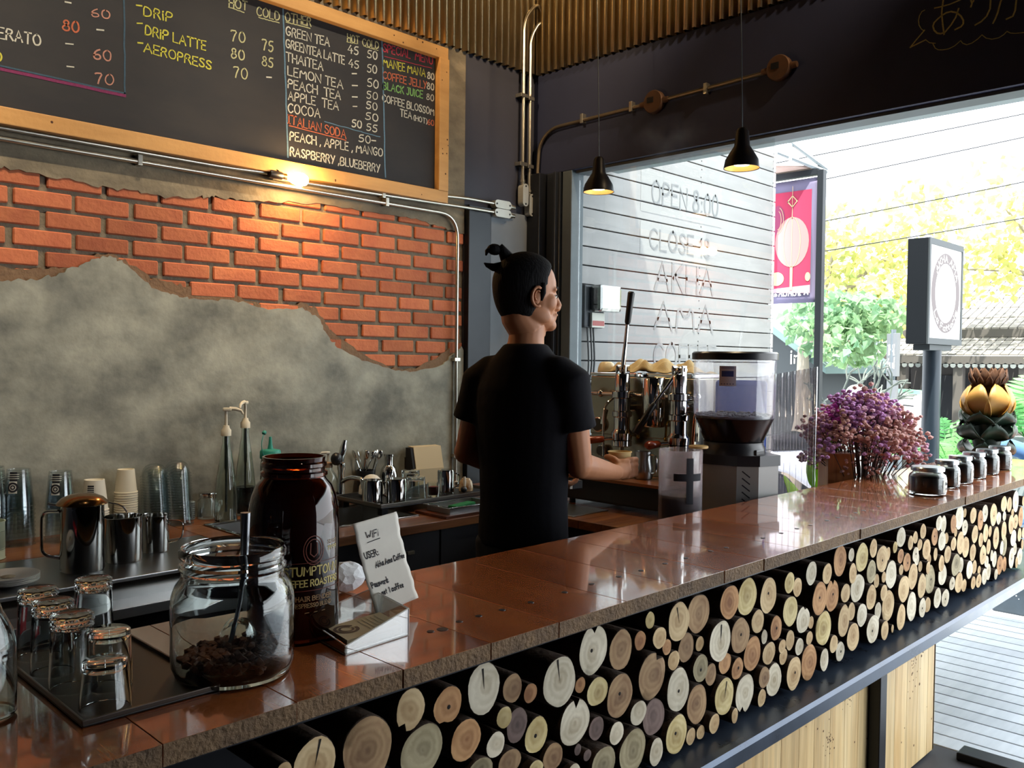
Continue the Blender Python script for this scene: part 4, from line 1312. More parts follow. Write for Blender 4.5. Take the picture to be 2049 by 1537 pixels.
# glass bottle cut by the left edge of the picture
t = thing('glass_bottle', 'clear glass bottle with sloping shoulder at the near left end of the bar', 'bottle', (0.352, 1.40, ZC))
b = B(); b.lathe([(0.0, 0.001), (0.036, 0.001), (0.041, 0.006), (0.041, 0.10), (0.036, 0.125), (0.024, 0.15), (0.0165, 0.172), (0.0155, 0.215), (0.0185, 0.216), (0.0185, 0.225), (0.014, 0.226), (0.0125, 0.19), (0.022, 0.148), (0.034, 0.122), (0.0385, 0.10), (0.0385, 0.008), (0.0, 0.007)], n=28, cap0=False, cap1=False); obj('body', b, m_glass, t)
b = B(); b.lathe([(0.012, 0.212), (0.014, 0.232), (0.017, 0.234), (0.017, 0.244), (0.002, 0.246)], n=16); obj('stopper', b, M('cork', '#a9794a', 0.9), t)
# clear sugar jar with a scoop
JX, JY = 0.693, 1.322
t = thing('sugar_jar', 'big clear glass jar with brown sugar lumps and a scoop', 'jar', (JX, JY, ZC + 0.0005))
R = 0.098
prof = [(0.0, 0.004), (R * .80, 0.0), (R * .92, 0.004), (R * .99, 0.022), (R, 0.05), (R, 0.118), (R * .985, 0.132), (R * .93, 0.148), (R * .855, 0.158), (R * .83, 0.164), (R * .83, 0.172), (R * .87, 0.176), (R * .87, 0.182), (R * .83, 0.186), (R * .83, 0.192), (R * .865, 0.195), (R * .865, 0.204), (R * .83, 0.21),
        (R * .79, 0.208), (R * .785, 0.165), (R * .81, 0.155), (R * .89, 0.143), (R * .945, 0.128), (R * .96, 0.115), (R * .96, 0.05), (R * .95, 0.022), (R * .88, 0.009), (0.0, 0.010)]
b = B(); b.lathe(prof, n=48, cap0=False, cap1=False); obj('glass_body', b, m_glass, t)
b = B()
r = random.Random(9)
for i in range(420):
    a, q = r.uniform(0, 2 * PI), math.sqrt(r.random()) * R * .86
    x, y = q * math.cos(a), q * math.sin(a)
    top = 0.036 + 0.012 * (x * .7 - y * .3) / R
    z = max(0.018, r.uniform(0.012, top) if i < 150 else top + r.uniform(-.008, .004))
    if math.hypot(x, y) > R * (.86 if z > .03 else .78):
        continue
    b.ico((x, y, z), r.uniform(.0055, .0105), (1, r.uniform(.7, 1.1), r.uniform(.6, .9)), 1, 0.0016, r)
o = obj('brown_sugar', b, M('brown_sugar', '#4a2817', 0.55, var=('#7b4a2c', 60, 0.3), island=0.3), t, ang=20)
o['kind'] = 'stuff'
b = B()
P = [Vector(p) for p in ((-.002, .004, .05), (0.004, .0, .085), (0.012, -.004, .13), (0.016, -.006, .175), (0.018, -.006, .262))]
b.tube(P, [0.004, 0.0035, 0.0042, 0.0062, 0.0085], 10)
sp = obj('scoop_handle', b, M('dark_steel', '#77787c', 0.22, metal=1.0), t)
b = B()
b.lathe([(0.002, 0), (0.014, 0.005), (0.026, 0.020), (0.030, 0.038), (0.028, 0.039), (0.023, 0.022), (0.012, 0.009), (0.001, 0.005)], (0.008, -.006, 0.085), (0.15, .35, -.55), 20, False, False)
obj('scoop_bowl', b, m_glass, t)

# amber jar with printed label
AX, AY, AR, AH = 0.872, 1.432, 0.083, 0.334
t = thing('amber_jar', 'tall amber glass jar with pale printed lettering behind the sugar jar', 'jar', (AX, AY, ZC + 0.0005))
prof = [(0.0, 0.004), (AR * .86, 0.0), (AR * .97, 0.006), (AR, 0.02), (AR, 0.215), (AR * .985, 0.238), (AR * .93, 0.262), (AR * .83, 0.282), (AR * .72, 0.292), (AR * .69, 0.297), (AR * .74, 0.300), (AR * .74, 0.306), (AR * .68, 0.309), (AR * .68, 0.314), (AR * .72, 0.317), (AR * .72, 0.323), (AR * .68, 0.326), (AR * .695, AH),
        (AR * .645, AH), (AR * .64, 0.298), (AR * .70, 0.286), (AR * .80, 0.275), (AR * .90, 0.256), (AR * .955, 0.234), (AR * .965, 0.21), (AR * .965, 0.022), (AR * .9, 0.010), (0.0, 0.011)]
b = B(); b.lathe(prof, n=48, cap0=False, cap1=False); obj('glass_body', b, m_amber, t)
class Wrap:
    pass
def wrap_text(txt, z, h, width, a_mid, wd, mat, cols=None):
    """print lettering curved round the jar"""
    q = B()
    write(q, txt, (0, 0, 0), (1, 0, 0), (0, 1, 0), h, width, wd, 0.0, 3, False)
    for v in q.bm.verts:
        a = a_mid + (v.co.x - width / 2) / AR
        rr_ = AR + 0.0006
        v.co = Vector((rr_ * math.cos(a), rr_ * math.sin(a), z + v.co.y))
    return obj('printed_line', q, mat, t)
m_gold = M('pale_gold_print', '#b0a05c', 0.6)
m_gold2 = M('dull_gold_print', '#7d5f38', 0.6)
AM = -1.66
wrap_text('STUMPTOWN', 0.128, 0.0150, 0.112, AM, 0.0026, m_gold)
wrap_text('COFFEE ROASTERS', 0.108, 0.0115, 0.118, AM - 0.02, 0.0021, m_gold)
wrap_text('HAIR BENDER', 0.082, 0.008, 0.072, AM + 0.02, 0.0015, m_gold2)
wrap_text('ESPRESSO BLEND', 0.070, 0.007, 0.072, AM + 0.02, 0.0013, m_gold2)
wrap_text('- - -', 0.058, 0.005, 0.04, AM + 0.02, 0.001, m_gold2)
wrap_text('SINCE', 0.180, 0.006, 0.026, AM + 0.50, 0.001, m_gold2)
wrap_text('1999', 0.168, 0.008, 0.026, AM + 0.50, 0.0012, m_gold)
q = B()
for k in range(2):
    q.stroke([((0.026 - .006 * k) * math.cos(i / 20 * 2 * PI) * .75, 0.172 + (0.026 - .006 * k) * math.sin(i / 20 * 2 * PI)) for i in range(21)], (0, 0, 0), (1, 0, 0), (0, 1, 0), 0.0016)
q.stroke([(-.006, .185), (-.007, .166), (0, .160), (.007, .166), (.006, .185)], (0, 0, 0), (1, 0, 0), (0, 1, 0), 0.002)
for zz_ in (.150, .100):
    q.stroke([(-.07 + .14 * i / 14, zz_) for i in range(15)], (0, 0, 0), (1, 0, 0), (0, 1, 0), 0.0008)
for v in q.bm.verts:
    a = AM - 0.02 + v.co.x / AR
    v.co = Vector(((AR + .0006) * math.cos(a), (AR + .0006) * math.sin(a), v.co.y))
obj('printed_emblem', q, M('red_brown_print', '#5d2413', 0.6), t)

# acrylic card box with business cards
t = thing('card_box', 'clear acrylic box of business cards in front of the amber jar', 'card holder', (0.94, 1.35, ZC), wc=True)
Fp, Rp, Bp, Lp = Vector((0.873, 1.264, ZC + .001)), Vector((1.023, 1.278, ZC + .001)), Vector((1.055, 1.440, ZC + .001)), Vector((0.893, 1.430, ZC + .001))
hF, hR, hB, hL = 0.016, 0.050, 0.050, 0.026
b = B()
def wallq(a, c, ha, hc):
    d = (c - a).normalized(); nn = Vector((-d.y, d.x, 0)) * 0.003
    b.prism([(0, 0), ((c - a).length, 0), ((c - a).length, hc), (0, ha)], a, d, (0, 0, 1), nn)
wallq(Fp, Rp, hF, hR); wallq(Rp, Bp, hR, hB); wallq(Bp, Lp, hB, hL); wallq(Lp, Fp, hL, hF)
b.prism([(Fp.x, Fp.y), (Rp.x, Rp.y), (Bp.x, Bp.y), (Lp.x, Lp.y)], (0, 0, Fp.z), (1, 0, 0), (0, 1, 0), (0, 0, 0.003))
obj('box', b, m_acry, t)
b = B()
m_edge = M('acrylic_edge', '#c9cbc8', 0.25)
E4 = [Fp + Vector((0, 0, hF)), Rp + Vector((0, 0, hR)), Bp + Vector((0, 0, hB)), Lp + Vector((0, 0, hL))]
for a, c in zip(E4, E4[1:] + E4[:1]):
    b.cyl(a, c, 0.0011, None, 6)
b.cyl(Rp, E4[1], 0.0013, None, 6); b.cyl(Lp, E4[3], 0.0009, None, 6); b.cyl(Fp, Rp, 0.0009, None, 6); b.cyl(Lp, Fp, 0.0009, None, 6)
obj('polished_edge', b, m_edge, t)
t = thing('card_stack', 'stack of tan business cards with a brown swirl, inside the clear box', 'cards', (0.945, 1.345, ZC + .005), wc=True)
b = B()
r = random.Random(4)
for i in range(14):
    k = i * 0.0013
    j = lambda: r.uniform(-.0012, .0012)
    c = [(0.884 + j(), 1.275 + j()), (1.012 + j(), 1.288 + j()), (1.028 + j(), 1.375 + j()), (0.899 + j(), 1.362 + j())]
    b.prism(c, (0, 0, ZC + 0.0045 + k), (1, 0, 0), (0, 1, 0), (0, 0, 0.0011))
obj('cards', b, M('tan_card', '#a99a7c', 0.8, island=0.12), t)
q = B()
zc_ = ZC + 0.0045 + 14 * 0.0013 + .0002
for rr_, wd in ((0.021, 0.006), (0.0125, 0.004)):
    q.stroke([(0.918 + rr_ * math.cos(i / 24 * 1.8 * PI + 0.6), 1.327 + rr_ * math.sin(i / 24 * 1.8 * PI + .6)) for i in range(25)], (0, 0, zc_), (1, 0, 0), (0, 1, 0), wd, 0.0003)
obj('printed_swirl', q, M('brown_print', '#4a3526', 0.8), t)
q = B()
for i in range(5):
    q.stroke([(0.952 + .011 * i, 1.30 + .002 * i), (0.960 + .011 * i, 1.352 + .002 * i)], (0, 0, zc_), (1, 0, 0), (0, 1, 0), 0.0016, 0.0003)
obj('printed_text', q, M('grey_print', '#7b735f', 0.8), t)

# wifi note standing in the card box
t = thing('wifi_note', 'handwritten WiFi note on white paper standing in the card box', 'note', (1.06, 1.41, ZC + .006), wc=True)
TL_, TR_, BR_, BL_ = Vector((0.989, 1.410, 1.178)), Vector((1.095, 1.410, 1.190)), Vector((1.142, 1.395, 1.008)), Vector((1.040, 1.400, 0.9905))
def note(u, v):
    top = TL_.lerp(TR_, u); bot = BL_.lerp(BR_, u)
    p = bot.lerp(top, v)
    p.y += 0.006 * math.sin(v * PI * 1.0) + 0.0016 * math.sin(v * 19) * (0.4 + .6 * u)
    p.x += 0.0009 * math.sin(v * 41) * (1 if u > .5 else -.6)
    return p
b = B(); b.grid(12, 30, note); obj('paper', b, m_paper, t, solid=0.0006)
q = B()
def pen(txt, u0, u1, v, h, seed):
    s = B(); write(s, txt, (0, 0, 0), (1, 0, 0), (0, 1, 0), h, u1 - u0, 0.014, 0.02, seed)
    for f in s.bm.faces:
        vs = []
        for w_ in f.verts:
            p = note(u0 + w_.co.x, v + w_.co.y)
            vs.append(q.bm.verts.new(p + Vector((0, -0.0011, 0))))
        q._tag([q.bm.faces.new(vs)])
    s.bm.free()
pen('WiFi', 0.22, 0.50, 0.800, 0.075, 1)
q.stroke([(0, 0), (1, 0)], (0, 0, -5), (1, 0, 0), (0, 0, 1), .001)
pen('USER:', 0.10, 0.40, 0.600, 0.066, 2)
pen('Akha Ama Coffee', 0.28, 0.95, 0.475, 0.062, 3)
pen('Password:', 0.08, 0.46, 0.285, 0.055, 4)
pen('get 1 coffee', 0.24, 0.74, 0.175, 0.060, 5)
for u0, u1, v0, v1 in ((0.22, 0.52, 0.765, 0.772),):
    P = [note(u0 + (u1 - u0) * i / 6, v0 + (v1 - v0) * i / 6) + Vector((0, -.0011, 0)) for i in range(7)]
    for a, c in zip(P, P[1:]):
        q._tag([q.bm.faces.new([q.bm.verts.new(x) for x in (a, c, c + Vector((0, 0, -.0016)), a + Vector((0, 0, -.0016)))])])
bmesh.ops.delete(q.bm, geom=[f for f in q.bm.faces if f.calc_center_median().z < 0], context='FACES')
obj('handwriting', q, m_ink, t)

# crumpled white paper behind the note
t = thing('paper_bag', 'crumpled white paper on the bar between the amber jar and the note', 'paper', (1.11, 1.61, ZC + .001))
b = B()
r = random.Random(21)
b.ico((0, 0, 0.034), 0.05, (0.95, 0.75, 0.66), 3, 0.0022, r)
for v in b.bm.verts:
    v.co.z = max(0.0, v.co.z)
obj('sheet', b, M('crumpled_white_paper', '#d5dadf', 0.9, bump=(30, 0.5)), t, ang=12)

# jam jars at the far end
def jam(x, y, r0, h, label, txt, i):
    t = thing('jam_jar', label, 'jar', (x, y, ZC + 0.0005), group='jars of dark preserve lined up on the bar')
    b = B(); b.lathe([(0.0, 0.003), (r0 * .85, 0.0), (r0 * .97, 0.005), (r0, 0.015), (r0, h * .62), (r0 * .95, h * .72), (r0 * .80, h * .79), (r0 * .78, h * .84),
                      (r0 * .74, h * .84), (r0 * .76, h * .78), (r0 * .90, h * .70), (r0 * .955, h * .6), (r0 * .955, 0.015), (r0 * .9, 0.008), (0.0, 0.007)], n=32, cap0=False, cap1=False); obj('glass_body', b, m_glass, t)
    b = B(); b.lathe([(r0 * .86, 0.0085), (r0 * .94, 0.016), (r0 * .94, h * .64), (r0 * .8, h * .68), (0.001, h * .685)], n=28, cap1=False); obj('preserve', b, M('dark_preserve', '#1a1012', 0.35), t)
    b = B(); b.lathe([(r0 * .80, h * .835), (r0 * .89, h * .85), (r0 * .90, h * .96), (r0 * .85, h), (r0 * .1, h * .995), (0.0005, h * .995)], n=32, cap1=False); obj('lid', b, M('silver_lid', '#a9b0b2', 0.25, metal=0.9), t)
    if txt is not None:
        b = B()
        n = 10
        A = [(-PI * 0.40 + .62 * (k / n - .5) * 2) for k in range(n + 1)]
        lo = [b.bm.verts.new(((r0 + .0006) * math.cos(a), (r0 + .0006) * math.sin(a), h * .14)) for a in A]
        hi = [b.bm.verts.new(((r0 + .0006) * math.cos(a), (r0 + .0006) * math.sin(a), h * .56)) for a in A]
        b._tag([b.bm.faces.new((lo[k], lo[k + 1], hi[k + 1], hi[k])) for k in range(n)])
        lb = obj('paper_label', b, m_paper, t)
        q = B()
        for j, s in enumerate(txt):
            write(q, s, (0, h * (.40 - .17 * j), 0), (1, 0, 0), (0, 1, 0), h * .085, r0 * .8, r0 * .035, 0.03, i + j)
        for v in q.bm.verts:
            a = -PI * 0.40 + (v.co.x - r0 * .4) / r0
            v.co = Vector(((r0 + .0012) * math.cos(a), (r0 + .0012) * math.sin(a), v.co.y))
        obj('label_writing', q, m_ink, lb)
JJ = [(3.650, 1.268, .070, .112, 'wide squat jar of dark preserve, nearest of the row', ('Banana', 'jam')), (3.935, 1.290, .052, .115, 'preserve jar just behind the wide squat one', ('Mango', 'jam')), (4.135, 1.300, .053, .118, 'preserve jar whose label reads STRAW', ('STRAW', 'jam')),
      (4.355, 1.312, .053, .118, 'preserve jar third from the far end of the row', ('Roselle', 'jam')), (4.575, 1.320, .053, .118, 'preserve jar second from the far end of the row', ('Fig', 'jam')), (4.805, 1.330, .055, .118, 'preserve jar at the far end of the row', ('Plum', 'jam'))]
for i, (x, y, r0, h, l, tx) in enumerate(JJ):
    jam(x, y, r0, h, l, tx, i)
# ------------------------------------------------------------------ back counter
m_back = wood('back_counter_planks', '#55301c', '#7a4a2a', '#9c6a3e', 'x', 1.0, 0.35, 0.15, 0.15, 0.12)
m_dark = M('dark_cabinet', '#1a1b20', 0.6, var=('#24252c', 4, 0.3))
t = thing('back_counter', 'wooden back counter along the brick wall, dark cabinet below', 'counter', (2.4, 3.0, 0.0), wc=True)
b = B()
for y0, y1 in ((2.645, 2.792),):
    b.bx(1.452, 3.20, y0, y1, ZB - 0.035, ZB, 0.003)
b.bx(2.296, 3.20, 2.794, 3.19, ZB - 0.035, ZB, 0.003)
b.bx(1.452, 3.20, 3.192, 3.366, ZB - 0.035, ZB, 0.003)
b.bx(-1.0, 1.45, 3.022, 3.366, ZB - 0.035, ZB, 0.003)
b.bx(1.452, 1.54, 2.794, 3.19, ZB - 0.035, ZB, 0.003)
obj('countertop', b, m_back, t)
b = B(); b.bx(-1.0, 3.20, 2.68, 3.366, 0.0, 0.66); b.bx(2.31, 3.20, 2.68, 3.366, 0.66, ZB - 0.036); b.bx(1.46, 2.30, 2.68, 2.78, 0.66, ZB - .036); obj('cabinet', b, m_dark, t)
for x, z in ((2.02, 0.72), (2.13, 0.735)):
    b = B(); b.bx(x, x + 0.035, 2.668, 2.68, z, z + 0.014, 0.002); obj('cupboard_latch', b, M('dull_brass', '#6d6558', 0.5, metal=0.6), t)
# sink
t = thing('sink', 'stainless sink let into the back counter', 'sink', (1.92, 2.99, 0.70), wc=True)
b = B()
x0, x1, y0, y1 = 1.545, 2.292, 2.797, 3.188
for a in ((x0, x1, y0, y0 + .016), (x0, x1, y1 - .016, y1), (x0, x0 + .016, y0 + .016, y1 - .016), (x1 - .016, x1, y0 + .016, y1 - .016)):
    b.bx(*a, ZB - 0.004, ZB + 0.004, 0.002)
obj('rim', b, m_steel, t)
b = B()
b.bx(x0 + .014, x1 - .014, y0 + .014, y1 - .014, 0.690, 0.694)
b.bx(x0 + .014, x1 - .014, y0 + .012, y0 + .015, 0.694, ZB - .004); b.bx(x0 + .014, x1 - .014, y1 - .015, y1 - .012, 0.694, ZB - .004)
b.bx(x0 + .012, x0 + .015, y0 + .016, y1 - .016, 0.694, ZB - .004); b.bx(x1 - .015, x1 - .012, y0 + .016, y1 - .016, 0.694, ZB - .004)
obj('basin', b, m_steelb, t)
# stainless bench
t = thing('steel_bench', 'stainless work top with a lower ledge, under the milk pitchers', 'work top', (0.4, 2.8, 0.0), wc=True)
b = B(); b.bx(-1.0, 1.448, 2.575, 3.018, ZB - 0.012, ZB, 0.003); obj('top', b, m_steelb, t)
b = B(); b.bx(-1.0, 1.448, 2.590, 2.594, 0.79, ZB - 0.012); obj('apron', b, m_steel, t)
b = B(); b.bx(-1.0, 1.448, 2.49, 2.60, 0.778, 0.790, 0.002); b.bx(-1.0, 1.448, 2.484, 2.490, 0.762, 0.792, 0.002); obj('ledge', b, m_steelb, t)
b = B()
for x in (-0.9, 1.40):
    b.bx(x, x + 0.035, 2.60, 2.635, 0.0, 0.778, 0.003)
obj('leg', b, m_steelb, t)

# ---- cup stacks
def cup_mesh(r0, r1, h, lip, mat, nm):
    b = B()
    b.lathe([(r0, 0.0), (r0 + lip, 0.001), (r0 + lip, 0.0045), (r0, 0.006)] + [(r0 + (r1 - r0) * k / 5, 0.006 + (h - 0.006) * k / 5) for k in range(1, 6)] + [(r1 * .9, h + .0005), (r1 * .88, h - 0.004), (.0005, h - 0.004)], n=26, cap0=False, cap1=False)
    return obj(nm, b, mat, None)
def stack(nm, x, y, n, pitch, r0, r1, h, lip, mat, lab, cat, grp, z=ZB, top=None, tilt=0.0):
    proto = None
    r = random.Random(int(x * 999))
    for i in range(n):
        zz_ = z + 0.0005 + i * pitch
        if proto is None:
            o = proto = cup_mesh(r0, r1, h, lip, mat, nm)
        else:
            o = proto.copy(); COL.objects.link(o)
        o.location = (x + tilt * i, y + r.uniform(-.0007, .0007), zz_)
        o.rotation_euler = (0, 0, r.uniform(0, 6))
        tag(o, lab if i < n - 1 or not top else top, cat, grp)
    return (x + tilt * (n - 1), y, z + (n - 1) * pitch)
def sticker(p, r, h, zf, parent_label, ang=-2.35, sc=1.0):
    """black and white square shop label on a cup: swirl mark below a text block"""
    hw = 0.62 * sc
    def patch(z0, z1, mat, nm, off):
        q = B()
        A = [ang - hw / 2 + hw * k / 8 for k in range(9)]
        rr_ = lambda z: r(z) + off
        lo = [q.bm.verts.new((rr_(z0) * math.cos(a), rr_(z0) * math.sin(a), z0)) for a in A]
        hi = [q.bm.verts.new((rr_(z1) * math.cos(a), rr_(z1) * math.sin(a), z1)) for a in A]
        q._tag([q.bm.faces.new((lo[k], lo[k + 1], hi[k + 1], hi[k])) for k in range(8)])
        return obj(nm, q, mat, p)
    zc_ = zf * h
    s = 0.021 * sc
    patch(zc_ - s, zc_ + s * .9, m_paper, 'label_white', 0.0008)
    patch(zc_ + s * .95, zc_ + s * 2.4, m_ink, 'label_black', 0.0008)
    q = B()
    for rad_, wd in ((0.66 * s, 0.30 * s), (0.28 * s, 0.18 * s)):
        q.stroke([(rad_ * math.cos(i / 18 * 2 * PI), rad_ * math.sin(i / 18 * 2 * PI)) for i in range(19)], (0, 0, 0), (1, 0, 0), (0, 1, 0), wd)
    for v in q.bm.verts:
        z = zc_ + v.co.y - .04 * s
        a = ang + v.co.x / r(z)
        v.co = Vector(((r(z) + .0013) * math.cos(a), (r(z) + .0013) * math.sin(a), z))
    obj('label_swirl', q, m_ink, p)
    q = B()
    for k in range(3):
        q.stroke([(-s * .8 + s * 1.6 * i / 8, s * (1.35 + .33 * k)) for i in range(9)], (0, 0, 0), (1, 0, 0), (0, 1, 0), s * .1)
    for v in q.bm.verts:
        z = zc_ + v.co.y
        a = ang + v.co.x / r(z)
        v.co = Vector(((r(z) + .0013) * math.cos(a), (r(z) + .0013) * math.sin(a), z))
    obj('label_text', q, m_paper, p)
G1 = 'clear plastic cups stacked upside down'
def topcup(x, y, z, r0, r1, h, lip, mat, label, cat, grp, zf, sc=1.0, nm='plastic_cup'):
    t = thing(nm, label, cat, (x, y, z), group=grp)
    o = cup_mesh(r0, r1, h, lip, mat, 'body'); o.parent = t
    sticker(t, lambda zz_: r0 + (r1 - r0) * max(0, zz_ - .006) / (h - .006), h, zf, label, ang=-2.25, sc=sc)
for x, y, n, who in ((0.845, 3.262, 10, 'leftmost'), (0.925, 3.262, 9, 'second'), (1.048, 3.232, 8, 'third')):
    p = stack('plastic_cup', x, y, n, 0.0145, 0.049, 0.036, 0.128, 0.0022, m_clearp, 'clear plastic cup in the %s upside-down stack on the back counter' % who, 'cup', G1)
    topcup(x, y, p[2] + 0.0150, 0.049, 0.036, 0.128, 0.0022, m_clearp, 'labelled clear plastic cup topping the %s upside-down stack' % who, 'cup', G1, 0.56)
m_pcup = M('white_paper_cup', '#d3cdbd', 0.75)
m_pcup2 = M('cream_paper_cup', '#d6cdb6', 0.75)
p = stack('paper_cup', 1.180, 3.285, 9, 0.0095, 0.046, 0.034, 0.112, 0.003, m_pcup, 'large white paper cup in the stack behind the tall steel pot', 'cup', 'large white paper cups stacked upside down')
topcup(1.180, 3.285, p[2] + 0.0100, 0.046, 0.034, 0.112, 0.003, m_pcup, 'large white paper cup with a black label, on top of its stack', 'cup', 'large white paper cups stacked upside down', 0.42, 0.95, 'paper_cup')
stack('paper_cup', 1.298, 3.300, 17, 0.0085, 0.0385, 0.030, 0.088, 0.0028, m_pcup2, 'small cream paper cup in the tall upside-down stack', 'cup', 'small cream paper cups stacked upside down', top='small cream paper cup on top of the tall upside-down stack')
def dome_mesh():
    b = B(); b.lathe([(0.049, 0), (0.0515, 0.001), (0.0515, 0.006), (0.046, 0.007), (0.0445, 0.02), (0.040, 0.034), (0.031, 0.045), (0.018, 0.0515), (0.0005, 0.0535)], n=26, cap0=False, cap1=False)
    return obj('dome_lid', b, m_clearp, None)
for (x, y, n, who) in ((1.415, 3.30, 19, 'left'), (1.487, 3.262, 20, 'right')):
    pr = None
    for i in range(n):
        if pr is None: o = pr = dome_mesh()
        else:
            o = pr.copy(); COL.objects.link(o)
        o.location = (x - 0.0006 * i, y, ZB + .0005 + i * 0.0102)
        tag(o, ('clear dome lid on top of the %s tower of lids' if i == n - 1 else 'clear dome lid in the %s tower of nested lids') % who, 'lid', 'clear dome lids nested in towers')
pr = None
for i in range(9):
    if pr is None:
        b = B(); b.lathe([(0.018, 0), (0.021, 0.001), (0.021, 0.006), (0.018, 0.0075), (.0005, 0.0075)], n=20, cap1=False); o = pr = obj('small_lid', b, M('lid_plastic', '#8fa0ab', 0.2, spec=0.6), None)
    else:
        o = pr.copy(); COL.objects.link(o)
    o.location = (1.560, 3.335, ZB + .0005 + i * 0.0079)
    tag(o, 'small clear lid in the little stack beside the screw-top jar', 'lid', 'small clear lids in a little stack')
t = thing('screw_jar', 'small glass jar with a ribbed screw lid on the back counter', 'jar', (1.622, 3.315, ZB + .0005))
b = B(); b.lathe([(0.0, 0.002), (0.032, 0.0), (0.036, 0.006), (0.036, 0.07), (0.028, 0.082), (0.028, 0.098), (0.025, 0.098), (0.025, 0.08), (0.033, 0.068), (0.033, 0.008), (0.0, 0.006)], n=24, cap0=False, cap1=False); obj('glass_body', b, m_glass, t)
b = B(); b.lathe([(0.030, 0.084), (0.032, 0.086), (0.030, 0.089), (0.032, 0.092), (0.030, 0.095), (0.032, 0.099), (0.031, 0.103), (0.0005, 0.104)], n=24, cap1=False); obj('lid', b, m_steel, t)

# ---- syrup bottles with pumps
m_pump = M('cream_pump', '#d8cdb6', 0.4)
def syrup(x, y, h, r, rz, liquid, label):
    t = thing('syrup_bottle', label, 'bottle', (x, y, ZB + .0005), rz, group='pump syrup bottles')
    pf = [(0, 0.003), (r * .9, 0.0), (r, 0.006), (r * .97, h * .30), (r * .80, h * .52), (r * .55, h * .74), (r * .36, h * .90), (r * .33, h)]
    b = B(); b.lathe(pf + [(r * .28, h), (r * .30, h * .90), (r * .49, h * .74), (r * .74, h * .52), (r * .91, h * .30), (r * .93, 0.010), (0, 0.008)], n=24, cap0=False, cap1=False); obj('glass_body', b, glass('syrup_glass', '#eaf2ee'), t)
    if liquid:
        b = B(); b.lathe([(r * .88, 0.0095), (r * .90, 0.012), (r * .885, h * liquid), (.0005, h * liquid)], n=20, cap1=False); obj('syrup', b, M('brown_syrup', '#2c170d', 0.2), t)
    b = B(); b.lathe([(r * .40, h - .004), (r * .44, h - .004), (r * .44, h + .018), (r * .30, h + .026), (r * .26, h + .036), (.0005, h + .036)], n=18, cap1=False); obj('pump_collar', b, m_pump, t)
    b = B(); b.lathe([(0.0042, h * .12), (0.0042, h * .60), (0.0065, h * .60), (0.0065, h * .98), (0.0042, h * .98), (0.0042, h + .03)], n=10); obj('dip_tube', b, M('tube_plastic', '#c9cdc4', 0.35, trans=0.3), t)
    b = B(); b.cyl((0, 0, h + .03), (0, 0, h + .092), 0.0055, None, 10)
    b.box((0.004, 0, h + .099), (0.034, 0.020, 0.014), None, 0.005)
    b.tube([(0.012, 0, h + .103), (0.035, 0, h + .101), (0.056, 0, h + .094), (0.064, 0, h + .080)], [0.0075, 0.007, 0.0055, 0.004], 8)
    obj('pump_head', b, m_pump, t)
syrup(1.650, 3.210, 0.34, 0.044, -0.45, 0.0, 'left syrup bottle, its pump spout turned out over the counter')
syrup(1.775, 3.290, 0.36, 0.044, -2.4, 0.32, 'right syrup bottle with a pump facing the room, beside the green-capped bottle')
t = thing('squeeze_bottle', 'pale squeeze bottle with a teal nozzle cap and tethered stopper', 'bottle', (1.872, 3.26, ZB + .0005), 0.6)
b = B(); b.lathe([(0, 0), (0.038, 0.0), (0.041, 0.006), (0.041, 0.20), (0.036, 0.225), (0.034, 0.232), (0.0005, 0.232)], n=24, cap0=False, cap1=False); obj('body', b, M('milky_plastic', '#c4cbc0', 0.45, trans=0.25), t)
m_teal = M('teal_plastic', '#2f8f80', 0.45)
b = B(); b.lathe([(0.040, 0.226), (0.0425, 0.228), (0.0425, 0.256), (0.038, 0.262), (0.012, 0.266), (0.008, 0.285), (0.0055, 0.316), (0.0005, 0.317)], n=24, cap1=False); obj('cap', b, m_teal, t)
b = B(); P = arc((-0.058, 0, 0.285), 0.055, -0.35, 0.0, 3)
b.tube(bend_path([(-0.040, 0, 0.24), (-0.070, 0, 0.25), (-0.082, 0, 0.30), (-0.058, 0, 0.335)], 0.03, 6), 0.0018, 6)
b.lathe([(0.006, -.007), (0.0085, -.004), (0.0085, 0.006), (0.005, 0.009)], (-0.056, 0, 0.337), (.8, 0, .5), 12)
obj('tether_stopper', b, m_teal, t)
t = thing('soap_bottle', 'clear soap bottle with a small white pump, left of the tap', 'bottle', (2.155, 3.262, ZB + .0005), 2.5)
b = B(); b.lathe([(0, 0.002), (0.040, 0.0), (0.044, 0.008), (0.044, 0.105), (0.036, 0.135), (0.020, 0.155), (0.017, 0.17), (0.014, 0.17), (0.017, 0.153), (0.033, 0.13), (0.041, 0.10), (0.041, 0.008), (0, 0.006)], n=24, cap0=False, cap1=False); obj('body', b, m_glass, t)
b = B(); b.lathe([(0.039, 0.009), (0.0395, 0.012), (0.0395, 0.06), (0.0005, 0.06)], n=20, cap1=False); obj('soap', b, M('amber_soap', '#5d3420', 0.3), t)
b = B(); b.lathe([(0.020, 0.166), (0.020, 0.186), (0.010, 0.190), (0.0005, 0.190)], n=16, cap1=False); obj('collar', b, M('beige_plastic', '#9c7f66', 0.45), t)
b = B(); b.cyl((0, 0, 0.188), (0, 0, 0.224), 0.005, None, 10); b.box((0, 0, 0.230), (0.018, 0.016, 0.012), None, 0.004); b.tube([(0.004, 0, 0.231), (0.028, 0, 0.230), (0.034, 0, 0.222)], [0.006, 0.005, 0.004], 8); obj('pump', b, m_white, t)

